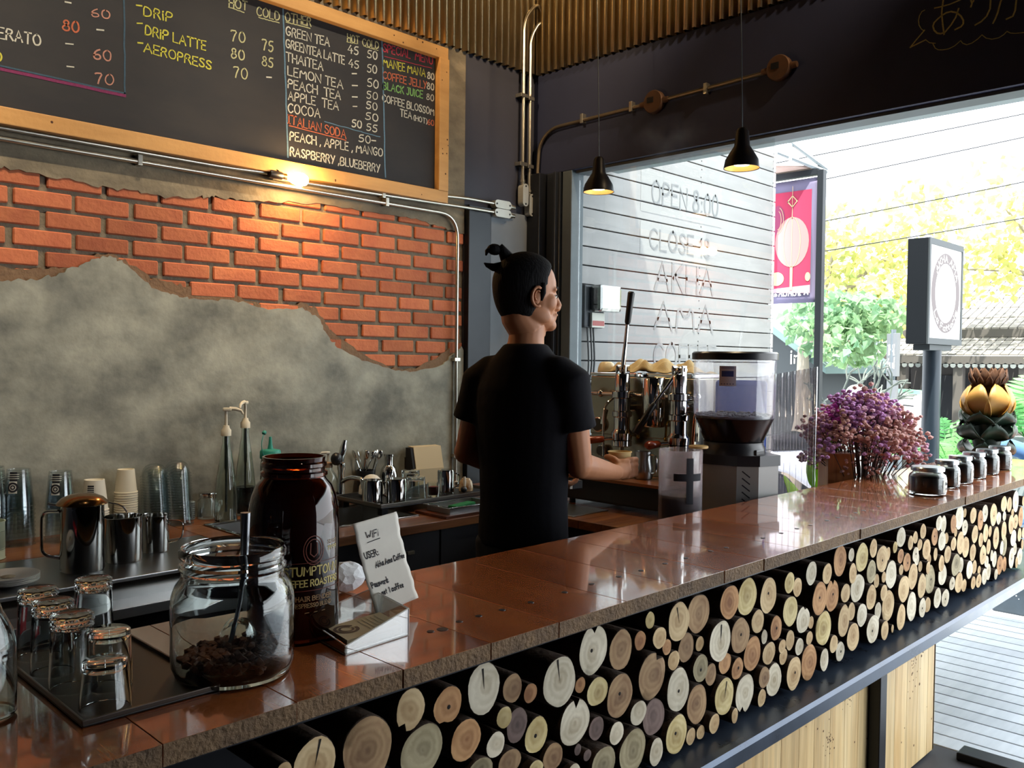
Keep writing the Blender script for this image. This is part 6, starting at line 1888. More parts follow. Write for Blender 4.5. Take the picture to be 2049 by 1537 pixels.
# ------------------------------------------------------------------ the barista
m_skin = M('skin', '#a8714f', 0.5, spec=0.4, var=('#b98260', 6, 0.3))
m_hair = M('black_hair', '#0b0a0c', 0.75, spec=0.15, bump=(160, 0.4, (1, 1, .2)))
m_shirt = M('black_tshirt', '#0f0f15', 0.9, spec=0.2, bump=(18, 0.25))
m_trous = M('dark_trousers', '#1a1b22', 0.85)
FA, HA = math.radians(14), math.radians(-27)      # where the body and the head face
def remesh(o, vox, it=6, fac=0.5):
    md = o.modifiers.new('remesh', 'REMESH'); md.mode = 'VOXEL'; md.voxel_size = vox; md.use_smooth_shade = True
    md = o.modifiers.new('smooth', 'SMOOTH'); md.iterations = it; md.factor = fac
PX, PY = 2.243, 2.157
t = thing('person', 'person with a black topknot and black t-shirt holding a paper cup by the machine', 'person', (PX, PY, 0.0), wc=True)
fb, sb_ = Vector((math.cos(FA), math.sin(FA), 0)), Vector((math.sin(FA), -math.cos(FA), 0))     # forward and to his right
def bpos(f, s, z):
    return Vector((PX, PY, z)) + fb * f + sb_ * s
def loft(b, rings, n=24):
    R = []
    for f, s, z, w_, d in rings:
        c = bpos(f, s, z)
        R.append([b.bm.verts.new(c + sb_ * (w_ * math.cos(2 * PI * i / n)) + fb * (d * math.sin(2 * PI * i / n))) for i in range(n)])
    b.skin(R)
SR, SL = bpos(0, .172, 1.437), bpos(0, -.172, 1.432)
ER, WR = Vector((2.335, 1.975, 1.135)), Vector((2.572, 1.992, 1.088))
EL, WL = bpos(-.02, -.235, 1.16), Vector((2.405, 2.225, 1.055))
CUP = Vector((2.667, 2.054, 1.052))
b = B()
# trunk, neck, arms, legs
loft(b, [(0, 0, .86, .155, .105), (0, 0, 1.0, .15, .10), (0, 0, 1.15, .155, .105), (0, 0, 1.3, .18, .115), (0, 0, 1.40, .175, .11), (0, 0, 1.47, .14, .085), (0, 0, 1.53, .08, .062), (0, 0, 1.56, .065, .06)])
b.tube([bpos(.0, 0, 1.50), bpos(.01, 0, 1.58), bpos(.025, .004, 1.66), bpos(.03, .008, 1.72)], [.072, .064, .062, .066], 18)
b.tube([bpos(0, .05, 1.47), bpos(0, .12, 1.455), SR], [.05, .05, .052], 14)
b.tube([bpos(0, -.05, 1.47), bpos(0, -.12, 1.45), SL], [.05, .05, .052], 14)
def limb(p, rs, n=14):
    b.tube(p, rs, n)
limb([SR, SR.lerp(ER, .35), SR.lerp(ER, .75), ER], [.055, .056, .050, .046])
b.ball(ER, .047, (1, 1, 1), 16); b.ball(EL, .044, (1, 1, 1), 16)
limb([ER + Vector((-.01, 0, .0)), ER.lerp(WR, .2), ER.lerp(WR, .55), ER.lerp(WR, .9), WR], [.043, .046, .039, .030, .028])
limb([SL, SL.lerp(EL, .35), SL.lerp(EL, .75), EL], [.058, .052, .045, .041])
limb([EL, EL.lerp(WL, .25), EL.lerp(WL, .6), WL], [.041, .043, .036, .027])
for s in (1, -1):
    limb([bpos(0, .085 * s, .90), bpos(.01, .09 * s, .70), bpos(.01, .095 * s, .48), bpos(-.02, .10 * s, .28), bpos(-.02, .10 * s, .09)], [.080, .078, .06, .055, .04])
    limb([bpos(-.05, .10 * s, .05), bpos(.06, .105 * s, .045), bpos(.15, .11 * s, .035)], [.04, .042, .032])
# right hand round the cup: palm, four fingers and thumb
def circ(a, z, rad=.056):
    return Vector((CUP.x + rad * math.cos(a), CUP.y + rad * math.sin(a), z))
D = math.radians
palm = [WR, WR.lerp(circ(D(222), 1.092, .074), .5), circ(D(228), 1.095, .070), circ(D(247), 1.094, .066)]
limb(palm, [.027, .031, .032, .028])
limb([circ(D(222), 1.115, .068), circ(D(248), 1.115, .066)], [.022, .020]); limb([circ(D(222), 1.075, .068), circ(D(248), 1.075, .066)], [.022, .019])
for k, (z, a1, r0) in enumerate(((1.127, 352, .0105), (1.106, 360, .0108), (1.085, 352, .0102), (1.067, 336, .0092))):
    A = [242, 262, 282, 302, 322, a1]
    pts = []
    for i, a in enumerate(A):
        bulge = .006 if i in (1, 3) else .001
        pts.append(circ(D(a), z + .004 * math.sin(i), .0575 + bulge))
    limb(pts, [r0 * 1.15, r0 * 1.18, r0, r0 * 1.05, r0 * .92, r0 * .8], 10)
limb([circ(D(214), 1.115, .078), circ(D(198), 1.132, .066), circ(D(172), 1.138, .0585), circ(D(146), 1.136, .0565)], [.017, .0145, .0125, .0105], 10)
# left hand, curled near the counter edge
HL = WL + Vector((.050, -.025, -.012))
dL, uL = Vector((.82, -.45, -.25)).normalized(), Vector((-.30, -.80, .35)).normalized()
wl = dL.cross(uL).normalized()
limb([WL, WL.lerp(HL, .6), HL, HL + dL * .03], [.027, .031, .031, .026])
for k in range(4):
    o_ = HL + dL * .028 + uL * (.030 - .019 * k)
    limb([o_, o_ + dL * .028 + wl * .002, o_ + dL * .048 - wl * .012, o_ + dL * .052 - wl * .028], [.0105, .0102, .0094, .008], 10)
limb([HL + uL * .026 - dL * .01, HL + uL * .044 + dL * .014 - wl * .010, HL + uL * .044 + dL * .036 - wl * .018], [.013, .0115, .009], 10)
body = obj('body', b, m_skin, t, ang=180)
remesh(body, 0.0048, 6, 0.5)

# head (in its own frame: x forward, y to his left, z up), turned to the street
hr = Matrix.Rotation(HA, 3, 'Z') @ Matrix.Rotation(math.radians(3), 3, 'Y')
HC = Vector((2.250, 2.160, 1.752))
def hp(x, y, z):
    return HC + hr @ Vector((x, y, z))
b = B()
def el(c, r, rot=None):
    b.ball(hp(*c), 1.0, r, 22, hr if rot is None else hr @ rot)
el((-.004, 0, .022), (.112, .085, .103))
el((.048, 0, .022), (.060, .068, .064))
el((.045, 0, -.040), (.066, .066, .078))
el((.050, 0, -.098), (.064, .050, .040), Matrix.Rotation(.18, 3, 'Y'))
el((.098, 0, -.120), (.024, .026, .022))
for s in (1, -1):
    el((.068, .040 * s, -.042), (.036, .026, .036))
    el((.090, .030 * s, .006), (.014, .028, .010))
    el((.030, .052 * s, -.085), (.055, .018, .030), Matrix.Rotation(.35, 3, 'Y'))
    el((.117, .012 * s, -.058), (.011, .009, .008))
    el((.012, .081 * s, -.032), (.019, .006, .029), Matrix.Rotation(.2, 3, 'Y'))
b.tube([hp(.100, 0, .004), hp(.112, 0, -.020), hp(.127, 0, -.046), hp(.124, 0, -.058), hp(.110, 0, -.064)], [.010, .011, .0125, .012, .009], 12)
el((.1135, 0, -.082), (.011, .024, .007))
el((.1085, 0, -.096), (.012, .020, .0075))
el((.105, 0, -.089), (.008, .026, .02))
b.tube([hp(-.03, 0, -.05), hp(-.022, 0, -.10), bpos(.018, .004, 1.60)], [.066, .064, .066], 18)
b.tube([hp(.03, 0, -.10), bpos(.045, .004, 1.59)], [.045, .05], 14)
hd = obj('head', b, m_skin, t, ang=180)
remesh(hd, 0.0042, 9, 0.5)
b = B()
for s in (1, -1):
    P = [hp(.012 + .022 * math.cos(a), (.087 + .006 * math.sin(a * .5)) * s, -.030 + .034 * math.sin(a)) for a in [D(60 + 24 * i) for i in range(11)]]
    b.tube(P, [.0045, .0058, .006, .006, .006, .006, .0058, .0055, .0055, .006, .0065], 8)
    P = [hp(.014 + .011 * math.cos(a), .0868 * s, -.026 + .018 * math.sin(a)) for a in [D(50 + 28 * i) for i in range(8)]]
    b.tube(P, .0036, 7)
    b.ball(hp(.014, .084 * s, -.060), .0085, (.9, .6, 1.0), 10)
obj('ear', b, m_skin, hd, ang=180).location = (0, 0, 0)
b = B()
for s in (1, -1):
    b.ball(hp(.0935, .032 * s, -.020), .0125, (1, 1, .75), 14)
obj('eye', b, M('eye_white', '#c9c2b8', .25), hd)
b = B()
for s in (1, -1):
    b.tube([hp(.101, .014 * s, .009), hp(.106, .030 * s, .014), hp(.094, .050 * s, .009)], [.003, .0045, .003], 8)
    b.tube([hp(.1045, .020 * s, -.016), hp(.1060, .032 * s, -.013), hp(.098, .044 * s, -.017)], [.002, .0028, .002], 6)
    b.ball(hp(.1045, .033 * s, -.0205), .0055, (.5, 1, .9), 10)
obj('eyebrow', b, m_hair, hd)
# hair: cropped sides, longer top gathered into a small knot at the back
b = B()
n, m = 48, 30
def hairrad(d):
    x, y, z = d
    base = 1.0 / math.sqrt((x / .121) ** 2 + (y / .0935) ** 2 + (z / (.1145 if z > 0 else .165)) ** 2)
    front = x > 0.0 and z < (.74 + .10 * abs(y)) * .62 + (.35 - .35 * min(1, abs(y) * 1.6)) * .0
    k = 1.0
    line = .50 + .16 * min(1.0, abs(y)) - (1.3 if x < .13 else 0.0)
    # face opening
    face = x - (.62 - .55 * max(0, -z) if z < .2 else .62 + .45 * (z - .2))
    k -= .20 / (1 + math.exp(-face * 26))
    # ear notch and nape line
    nape = -.885 - .05 * x
    if z < nape:
        k -= min(.22, (nape - z) * 1.3)
    side = math.exp(-((x - .10) ** 2 / .018 + (z + .38) ** 2 / .05))
    k -= .16 * side
    return base * k
V = []
for j in range(m + 1):
    th = PI * j / m
    row = []
    for i in range(n):
        ph = 2 * PI * i / n
        d = Vector((math.sin(th) * math.cos(ph), math.sin(th) * math.sin(ph), math.cos(th)))
        q = d * hairrad(d)
        row.append(b.bm.verts.new(hp(q.x - .004, q.y, q.z + .020)))
    V.append(row)
b._tag([b.bm.faces.new((V[j][i], V[j][(i + 1) % n], V[j + 1][(i + 1) % n], V[j + 1][i])) for j in range(1, m - 1) for i in range(n)])
for row in (V[1], V[m - 1]):
    b._tag([b.bm.faces.new(row)])
for v in V[0] + V[m]:
    b.bm.verts.remove(v)
for s in (1, -1):
    b.tube([hp(.030, .083 * s, .02), hp(.034, .084 * s, -.015), hp(.030, .081 * s, -.042)], [.012, .010, .004], 8)
hair = obj('hair', b, m_hair, t, ang=180)
b = B()
b.tube([hp(-.075, .01, .105), hp(-.092, .012, .128), hp(-.108, .014, .142)], [.026, .018, .017], 12)
b.ball(hp(-.122, .015, .132), .024, (1.15, .9, .85), 14, hr)
b.tube([hp(-.135, .015, .135), hp(-.150, .016, .122), hp(-.152, .016, .108)], [.012, .008, .003], 8)
b.tube([hp(-.100, 0, .070), hp(-.128, .004, .068), hp(-.150, .006, .074), hp(-.160, .006, .080)], [.020, .014, .008, .002], 10)
obj('topknot', b, m_hair, hair, ang=180)
# t-shirt
b = B()
loft(b, [(0, 0, .84, .175, .125), (0, 0, .92, .172, .122), (0, 0, 1.0, .168, .118), (0, 0, 1.12, .172, .122), (0, 0, 1.24, .188, .130), (0, 0, 1.33, .196, .132), (0, 0, 1.40, .190, .126), (0, 0, 1.46, .165, .108), (0, 0, 1.505, .126, .094), (.004, 0, 1.535, .098, .086), (.005, 0, 1.552, .083, .080), (.006, 0, 1.560, .079, .077)])
def sleeve(S0, E0, k, flare):
    d = E0 - S0
    b.tube([bpos(0, .085 * k, 1.455), bpos(0, .135 * k, 1.448), S0 + sb_ * (.010 * k) - Vector((0, 0, .012)), S0 + d * .25, S0 + d * .42, S0 + d * .58], [.068, .073, .076, .075, .075, .075 + flare], 20)
sleeve(SR, ER, 1, .004); sleeve(SL, EL, -1, .004)
# soft folds across the back
for s, z0, z1 in ((.06, 1.28, 1.05), (-.05, 1.22, .98), (-.09, 1.36, 1.20)):
    b.tube([bpos(-.112, s, z0), bpos(-.115, s * .6, (z0 + z1) / 2), bpos(-.106, s * .1, z1)], [.006, .010, .006], 8)
sh = obj('tshirt', b, m_shirt, t, ang=180)
remesh(sh, 0.007, 16, 0.5)
# trousers and shoes
b = B()
loft(b, [(0, 0, .96, .160, .112), (0, 0, .88, .170, .120), (0, 0, .80, .172, .122), (0, 0, .76, .16, .11)])
for s in (1, -1):
    b.tube([bpos(0, .085 * s, .86), bpos(.01, .09 * s, .68), bpos(.01, .095 * s, .48), bpos(-.015, .10 * s, .28), bpos(-.015, .10 * s, .075)], [.100, .092, .072, .066, .064], 18)
tr = obj('trousers', b, m_trous, t, ang=180)
remesh(tr, 0.010, 5, 0.5)
b = B()
for s in (1, -1):
    b.tube([bpos(-.075, .10 * s, .05), bpos(-.03, .10 * s, .055), bpos(.07, .105 * s, .05), bpos(.16, .11 * s, .036), bpos(.185, .112 * s, .032)], [.040, .050, .048, .036, .022], 16)
for v in b.bm.verts:
    v.co.z = max(v.co.z, 0.001)
obj('shoe', b, M('black_shoes', '#17171a', .5), t, ang=60)

# paper cup in the right hand, small black and white block in the left
t = thing('paper_cup_held', 'cream paper cup held in the right hand of the person', 'cup', tuple(CUP))
t.name = 'paper_cup'
b = B(); b.lathe([(0, 0.003), (0.030, 0.0), (0.032, 0.001), (0.0435, 0.100), (0.0462, 0.101), (0.0462, 0.1045), (0.0425, 0.105), (0.0305, 0.006), (0, 0.006)], n=32, cap0=False, cap1=False); obj('body', b, M('cream_cup', '#d9bf86', .7), t)
hb_ = HL + dL * .070 - wl * .012
o = obj('timer', (lambda b: b.box((0, 0, 0), (.045, .028, .034), Matrix.Rotation(-.4, 3, 'Z'), .004))(B()), M('black_timer', '#1a1b20', .4), None, at=hb_ + Vector((.018, -.008, -.006)))
tag(o, 'small black block with a white end held in the left hand of the person', 'timer')
b = B(); b.box((-.0255, 0, 0), (.012, .0285, .030), None, .003)
for v in b.bm.verts: v.co = Matrix.Rotation(-.4, 3, 'Z') @ v.co
w_ = obj('white_end', b, m_white, o)
# ------------------------------------------------------------------ outside: meter, opening hours, banner, sign, street
# faded lettering on the slatted wall
q = B()
m_fade = M('faded_white_paint', '#9a9897', 0.7)
m_fade2 = M('faded_grey_letters', '#7c7c7e', 0.7)
YS = YW - 0.0012
for z0, z1, x1 in ((2.47, 2.745, 5.55), (2.17, 2.42, 5.35)):
    n = 1
    k = 1.618 - 0.1142 * 14
    while k < 3.2:
        a, c = max(z0, k + .008), min(z1, k + 0.1142 - .008)
        if c > a:
            q.quad((4.58, YS, a), (x1, YS, a), (x1, YS, c), (4.58, YS, c))
        k += 0.1142
obj('faded_panel', q, m_fade, slatwall)
for s, x0, x1, z, h in (('OPEN 8:00', 4.70, 5.50, 2.54, .145), ('CLOSE 18', 4.68, 5.40, 2.24, .13)):
    q = B(); write(q, s, (x0, YS - .001, z), (1, 0, 0), (0, 0, 1), h, x1 - x0, .016, .0, 2); obj('faded_lettering', q, m_fade2, slatwall)
for s, x0, x1, z, h in (('AKHA', 4.75, 5.45, 1.98, .18), ('AMA', 4.75, 5.45, 1.72, .18), ('COFFEE', 4.75, 5.5, 1.45, .17)):
    q = B(); write(q, s, (x0, YS - .001, z), (1, 0, 0), (0, 0, 1), h, x1 - x0, .022, .0, 2); obj('ghost_lettering', q, M('ghost_letters', '#858384', 0.7), slatwall)

# conduit on the slatted wall edge and the electricity meter
t = thing('conduit', 'slim pale conduit running up beside the slatted wall', 'conduit', (3.86, 3.352, 0.3), wc=True)
b = B(); b.tube([(3.915, 3.352, 0.3), (3.915, 3.352, 3.05)], .013, 10); obj('pipe', b, M('pale_conduit', '#c2bda8', .35, metal=.5), t)
for z in (1.1, 1.62, 2.45):
    b = B(); b.bx(3.895, 3.935, 3.335, 3.368, z, z + .02, .002); obj('clip', b, m_grey_post, t)
t = thing('electricity_meter', 'electricity meter with a glass cover and paper tag on the slatted wall', 'meter', (4.10, 3.33, 1.70), wc=True)
b = B(); b.bx(3.985, 4.17, 3.345, 3.388, 1.70, 1.955, .012); obj('back_plate', b, m_black, t)
b = B(); b.bx(4.03, 4.235, 3.262, 3.345, 1.795, 1.955, .02); obj('glass_cover', b, thin_glass('meter_glass', '#d5d9d6', .35, .03), t)
b = B(); b.bx(4.045, 4.155, 3.300, 3.343, 1.81, 1.94, .006); obj('works', b, M('meter_works', '#55584f', .4, metal=.4, var=('#1f2120', 40, .2)), t)
b = B(); b.bx(4.165, 4.226, 3.275, 3.33, 1.825, 1.945, .003); obj('dial_face', b, m_white, t)
b = B(); b.bx(4.03, 4.15, 3.325, 3.345, 1.702, 1.790, .003); tg = obj('paper_tag', b, m_paper, t)
b = B(); b.bx(4.035, 4.145, 3.3235, 3.3248, 1.712, 1.742); obj('red_band', b, M('red_band', '#b06a68', .8), tg)
b = B()
for i, (dx, zb) in enumerate(((0, 1.15), (.03, 1.20), (.055, 1.17))):
    b.tube(bend_path([(4.03 + dx, 3.36, 1.70), (4.04 + dx, 3.35, 1.45), (3.97 + dx * .4, 3.35, zb), (3.93, 3.36, 1.32 + dx)], .10, 6), .006, 6)
obj('cable', b, m_blackpl, t)

# corrugated clear sheet outside the window
b = B()
n = 80
A, C_ = [], []
for i in range(n + 1):
    u = i / n
    y = 2.06 - .29 * u
    x = 3.70 + .035 * math.sin(u * PI * .8) + .010 * math.sin(u * 2 * PI * 10)
    A.append(b.bm.verts.new((x, y, .02))); C_.append(b.bm.verts.new((x, y, 1.435 + .052 * u)))
b._tag([b.bm.faces.new((A[i], A[i + 1], C_[i + 1], C_[i])) for i in range(n)])
o = obj('corrugated_sheet', b, thin_glass('ribbed_plastic', '#e6e2e4', .16, .10), None, ang=80, solid=.0015)
tag(o, 'upright sheet of clear corrugated plastic outside behind the grinder', 'plastic sheet')

# banner frame
m_bframe = M('dark_steel_post', '#141a20', .5, metal=.3)
t = thing('banner_post', 'dark steel post with crossbar and roof frame at the end of the slatted wall', 'post', (6.6, 3.16, 0), wc=True)
b = B(); b.bx(6.575, 6.635, 3.115, 3.165, 0, 3.02, .004); obj('post', b, m_bframe, t)
b = B(); b.bx(6.58, 6.63, 3.166, 3.75, 2.985, 3.035, .004); obj('crossbar', b, m_bframe, t)
m_pales = M('pale_steel', '#9fa9ad', .4, metal=.4)
for a, c in (((6.455, 3.335, 3.24), (6.665, 3.125, 3.03)), ((6.39, 3.41, 3.16), (6.665, 3.125, 3.01)), ((6.455, 3.335, 3.235), (6.455, 3.335, 3.10))):
    b = B(); b.cyl(a, c, .017, None, 8); obj('roof_bar', b, m_pales, t)
b = B(); b.prism([(6.40, 3.44), (6.66, 3.14), (6.9, 3.3), (6.9, 3.9), (6.4, 3.9)], (0, 0, 3.045), (1, 0, 0), (0, 1, 0), (0, 0, .02)); obj('roof_panel', b, M('pinkish_board', '#b49c93', .8), t)
t = thing('banner', 'pink and purple lantern banner hung from the dark steel frame', 'banner', (6.61, 3.35, 1.98), wc=True)
b = B(); b.grid(12, 20, lambda u, v: (6.60 + .006 * math.sin(v * 6 + u * 2), 3.172 + .40 * u, 1.985 + .985 * v)); obj('cloth', b, M('purple_cloth', '#67627c', .85), t, solid=.002)
XB = 6.594
def flat(nm, polys, mat, k=1):
    q = B()
    for pl in polys:
        q.prism(pl, (XB - .001 * k, 0, 0), (0, 1, 0), (0, 0, 1), (-.0008, 0, 0))
    return obj(nm, q, mat, t)
def ell(cy, cz, ry, rz, n=28):
    return [(cy + ry * math.cos(2 * PI * i / n), cz + rz * math.sin(2 * PI * i / n)) for i in range(n)]
flat('red_field', [[(3.215, 2.105), (3.56, 2.105), (3.56, 2.88), (3.215, 2.88)]], M('pink_red_cloth', '#962646', .85))
flat('dark_swirl', [ell(3.50, 2.66, .062, .12)], M('plum_print', '#7c2f50', .85), 2)
flat('lantern', [ell(3.375, 2.475, .145, .20)], M('pale_lantern_print', '#a87474', .85), 3)
q = B()
for k in (-.5, 0, .5):
    q.stroke([(-(3.375 + .145 * k * math.cos(a)), 2.475 + .2 * math.sin(a)) for a in [PI / 2 - PI * i / 14 for i in range(15)]], (XB - .0052, 0, 0), (0, -1, 0), (0, 0, 1), .004)
q.stroke([(-3.375, 2.92), (-3.375, 2.66)], (XB - .0052, 0, 0), (0, -1, 0), (0, 0, 1), .004)
q.stroke([(-3.375, 2.27), (-3.375, 2.10)], (XB - .0052, 0, 0), (0, -1, 0), (0, 0, 1), .022)
q.stroke([(-(3.375 + .040 * math.cos(i * PI / 2)), 2.80 + .045 * math.sin(i * PI / 2)) for i in (0, 1, 2, 3, 4)], (XB - .0052, 0, 0), (0, -1, 0), (0, 0, 1), .010)
for k in range(2):
    q.stroke([(-(3.50 + (.03 + .02 * k) * math.cos(a)), 2.66 + (.075 + .03 * k) * math.sin(a)) for a in [PI * .6 + PI * .9 * i / 10 for i in range(11)]], (XB - .0052, 0, 0), (0, -1, 0), (0, 0, 1), .004)
obj('cream_lines', q, M('cream_print', '#b8a07c', .85), t)
flat('gold_ingot', [ell(3.50, 2.185, .062, .055)], M('cream_print', '#b8a07c', .85), 4); flat('gold_coin', [ell(3.235, 2.19, .022, .035)], M('cream_print', '#b8a07c', .85), 4)
flat('white_band', [[(3.215, 2.06), (3.56, 2.075), (3.56, 2.105), (3.215, 2.125)]], M('pale_pink_print', '#a98790', .85), 2)
q = B(); write(q, 'sununeu', (XB - .005, 3.56, 2.045), (0, -1, 0), (0, 0, 1), .035, .27, .008, .02, 5, mirror=True)
q.stroke([(-3.26, 2.052), (-3.245, 2.072), (-3.23, 2.052)], (XB - .005, 0, 0), (0, -1, 0), (0, 0, 1), .012)
obj('white_lettering', q, m_white, t)

# lit shop sign on a pole
t = thing('shop_sign', 'square white box sign with a grey ring emblem on a dark pole', 'sign', (7.0, 2.42, 0), wc=True)
SX0, SX1, SY0, SY1, SZ0, SZ1 = 6.69, 7.42, 2.345, 2.505, 1.655, 2.435
b = B(); b.bx(SX0, SX1, SY0 + .012, SY1, SZ0, SZ1, .006); obj('box', b, M('sign_black', '#0a1016', .7, spec=.2), t)
m_sf = M('sign_frame_grey', '#2b3236', .6)
for a in ((SX0, SX1, SY0, SY0 + .012, SZ0, SZ0 + .045), (SX0, SX1, SY0, SY0 + .012, SZ1 - .045, SZ1), (SX0, SX0 + .03, SY0, SY0 + .012, SZ0 + .045, SZ1 - .045), (SX1 - .03, SX1, SY0, SY0 + .012, SZ0 + .045, SZ1 - .045)):
    b = B(); b.bx(*a); obj('frame_bar', b, m_sf, t)
b = B(); b.bx(SX0 + .03, SX1 - .03, SY0 + .006, SY0 + .012, SZ0 + .045, SZ1 - .045); fc = obj('face', b, M('sign_white', '#a2a2a2', .5), t)
sx, sz = (SX0 + SX1) / 2, (SZ0 + SZ1) / 2
q = B(); q.lathe([(.225, 0), (.225, .0008), (.30, .0008), (.30, 0)], (sx, SY0 + .0059, sz), (0, -1, 0), 64, False, False); obj('ring', q, M('grey_ring', '#4d4446', .6), fc)
def ring_text(s, a0, a1, rad, h, flip, mat):
    q = B(); write(q, s, (0, 0, 0), (1, 0, 0), (0, 1, 0), h, rad * abs(a1 - a0), .010, 0, 4, False)
    L = rad * abs(a1 - a0)
    for v in q.bm.verts:
        a = a0 + (a1 - a0) * v.co.x / L
        rr_ = rad + (v.co.y - h / 2) * (-1 if flip else 1)
        v.co = Vector((sx + rr_ * math.cos(a), SY0 + .0042, sz + rr_ * math.sin(a)))
    obj('ring_lettering', q, mat, fc)
ring_text('AKHA AMA', PI * .80, PI * .14, .262, .045, False, m_white)
ring_text('La Fattoria', PI * 1.18, PI * 1.84, .262, .045, True, m_white)
q = B()
for pts in ([(-.05, -.10), (-.03, -.02), (0, -.07)], [(.02, -.08), (.03, .0), (.06, -.05), (.07, .06)], [(.05, .1), (.08, .13)]):
    q.stroke([(sx + x, sz + z) for x, z in pts], (0, SY0 + .0055, 0), (1, 0, 0), (0, 0, 1), .008)
obj('centre_mark', q, M('pale_grey_mark', '#8f8b8b', .6), fc)
b = B(); b.bx(6.80, 7.27, 2.37, 2.49, SZ0 - .045, SZ0 - .001, .003); obj('bracket', b, m_sf, t)
b = B(); b.cyl((7.0, 2.42, 0), (7.0, 2.42, SZ0 - .045), .066, None, 24); obj('pole', b, M('blue_grey_pole', '#18222b', .4, metal=.2), t)

# dried flowers standing at the end of the bar
t = thing('dried_flowers', 'big bunch of dried purple statice flowers behind the far end of the bar', 'flowers', (4.085, 1.715, .58))
b = B(); b.lathe([(0, 0), (.07, 0), (.085, .02), (.075, .22), (.06, .30), (.055, .30), (.07, .2), (.075, .02), (0, .01)], n=24, cap0=False, cap1=False); obj('vase', b, M('dark_vase', '#2a2224', .5), t)
r = random.Random(17)
b = B(); heads = []
for i in range(120):
    a, q_ = r.uniform(0, 2 * PI), math.sqrt(r.random())
    tip = Vector((.26 * q_ * math.cos(a), .26 * q_ * math.sin(a), .64 + .13 * (1 - q_ * q_) + r.uniform(-.09, .03) - .10 * q_ * q_))
    base = Vector((.03 * math.cos(a) * q_, .03 * math.sin(a) * q_, .22))
    mid = base.lerp(tip, .55) + Vector((r.uniform(-.01, .01), r.uniform(-.01, .01), .03))
    b.tube([base, mid, tip], [.0026, .002, .0015], 4)
    heads.append((tip, q_))
for k in range(2):
    pass
obj('stems', b, M('dark_stems', '#3a2a24', .9), t)['kind'] = 'stuff'
cols = [M('purple_petals', '#a877a6', .9, island=.25), M('mauve_petals', '#c59aad', .9, island=.25), M('brown_pink_petals', '#b88d86', .9, island=.25)]
bs = [B(), B(), B()]
for tip, q_ in heads:
    k = 0 if tip.z > .70 and r.random() < .7 else r.choice([0, 1, 2, 2])
    for j in range(16):
        d = Vector((r.gauss(0, .024), r.gauss(0, .024), r.gauss(-.004, .022)))
        bs[k].ico(tip + d, r.uniform(.009, .015), (1, 1, .8), 1, .0015, r)
for i in range(60):
    a = r.uniform(0, 2 * PI); q_ = r.uniform(.3, 1)
    p = Vector((.2 * q_ * math.cos(a), .2 * q_ * math.sin(a), r.uniform(.42, .60)))
    for j in range(6):
        bs[2].ico(p + Vector((r.gauss(0, .016), r.gauss(0, .016), r.gauss(0, .016))), r.uniform(.006, .010), (1, 1, .8), 1, .0015, r)
for k in range(3):
    obj('petals', bs[k], cols[k], t, ang=20)['kind'] = 'stuff'
t2 = thing('flower_sprig', 'bright magenta statice sprig leaning out to the left of the dried bunch', 'flowers', (3.985, 1.80, .95))
b = B(); bb_ = B()
for i in range(7):
    tip = Vector((r.uniform(-.035, .045), r.uniform(-.02, .06), .28 + r.uniform(-.05, .07)))
    b.tube([(0.03, -.03, -.05), tip * .6 + Vector((.01, 0, 0)), tip], [.0022, .002, .0012], 4)
    for j in range(22):
        bb_.ico(tip + Vector((r.gauss(0, .014), r.gauss(0, .014), r.gauss(0, .018))), r.uniform(.005, .009), (1, 1, .8), 1, .001, r)
obj('stems', b, MATS['dark_stems'], t2)['kind'] = 'stuff'
obj('petals', bb_, M('magenta_petals', '#c04fb2', .9, island=.3), t2, ang=20)['kind'] = 'stuff'
# wooden planter box behind the bar end
t = thing('wooden_box', 'orange-brown wooden box beside the dried flowers', 'box', (3.99, 1.80, 0.0), .75)
b = B(); b.bx(-.075, .075, -.06, .06, 0.0, 1.085, .004); obj('box', b, wood('orange_box_wood', '#8a4a22', '#a9622f', '#c17c42', 'z', 1.0, .6, 0, .1, .1), t)
# painted lotus figure on the bar end
t = thing('lotus_figure', 'carved lotus ornament, yellow bloom over dark green leaves, at the bar end', 'ornament', (5.03, 1.455, ZC + .0005))
b = B(); b.lathe([(.085, 0), (.09, .02), (.075, .05), (.06, .07)], n=28); obj('base', b, M('red_brown_clay', '#4a2620', .7), t)
def petals(n, r0, z0, r1, z1, wdt, cup, mat, nm, off=0.0, jag=0.0):
    b = B()
    for i in range(n):
        a = 2 * PI * i / n + off
        ca, sa = math.cos(a), math.sin(a)
        def fn(u, v):
            w_ = wdt * math.sin(PI * min(1, .12 + .88 * v)) ** .7 * (1 - .25 * v)
            s = (u - .5) * 2 * w_
            rr_ = r0 + (r1 - r0) * math.sin(v * PI / 2) + cup * math.sin(v * PI)
            z = z0 + (z1 - z0) * v + jag * math.sin(u * 9 + i) * v
            return (ca * rr_ - sa * s, sa * rr_ + ca * s, z - .3 * s * s / max(.02, wdt))
        b.grid(6, 8, fn)
    return obj(nm, b, mat, t, ang=60, solid=.006)
m_gleaf = M('dark_green_paint', '#0f2016', .5, var=('#1a3322', 14, .3))
petals(6, .05, .05, .12, .12, .07, .02, m_gleaf, 'lower_leaves', .2, .008)
petals(6, .05, .13, .115, .22, .075, .03, m_gleaf, 'middle_leaves', .6, .008)
b = B(); b.lathe([(.055, .06), (.068, .12), (.06, .17), (.075, .25)], n=24); obj('stalk', b, m_gleaf, t)
petals(6, .06, .21, .125, .275, .08, .01, m_gleaf, 'upper_leaves', 0, .010)
petals(7, .055, .25, .070, .425, .075, .050, M('yellow_paint', '#80591f', .55, var=('#9c7530', 10, .3)), 'bloom', .3, .004)
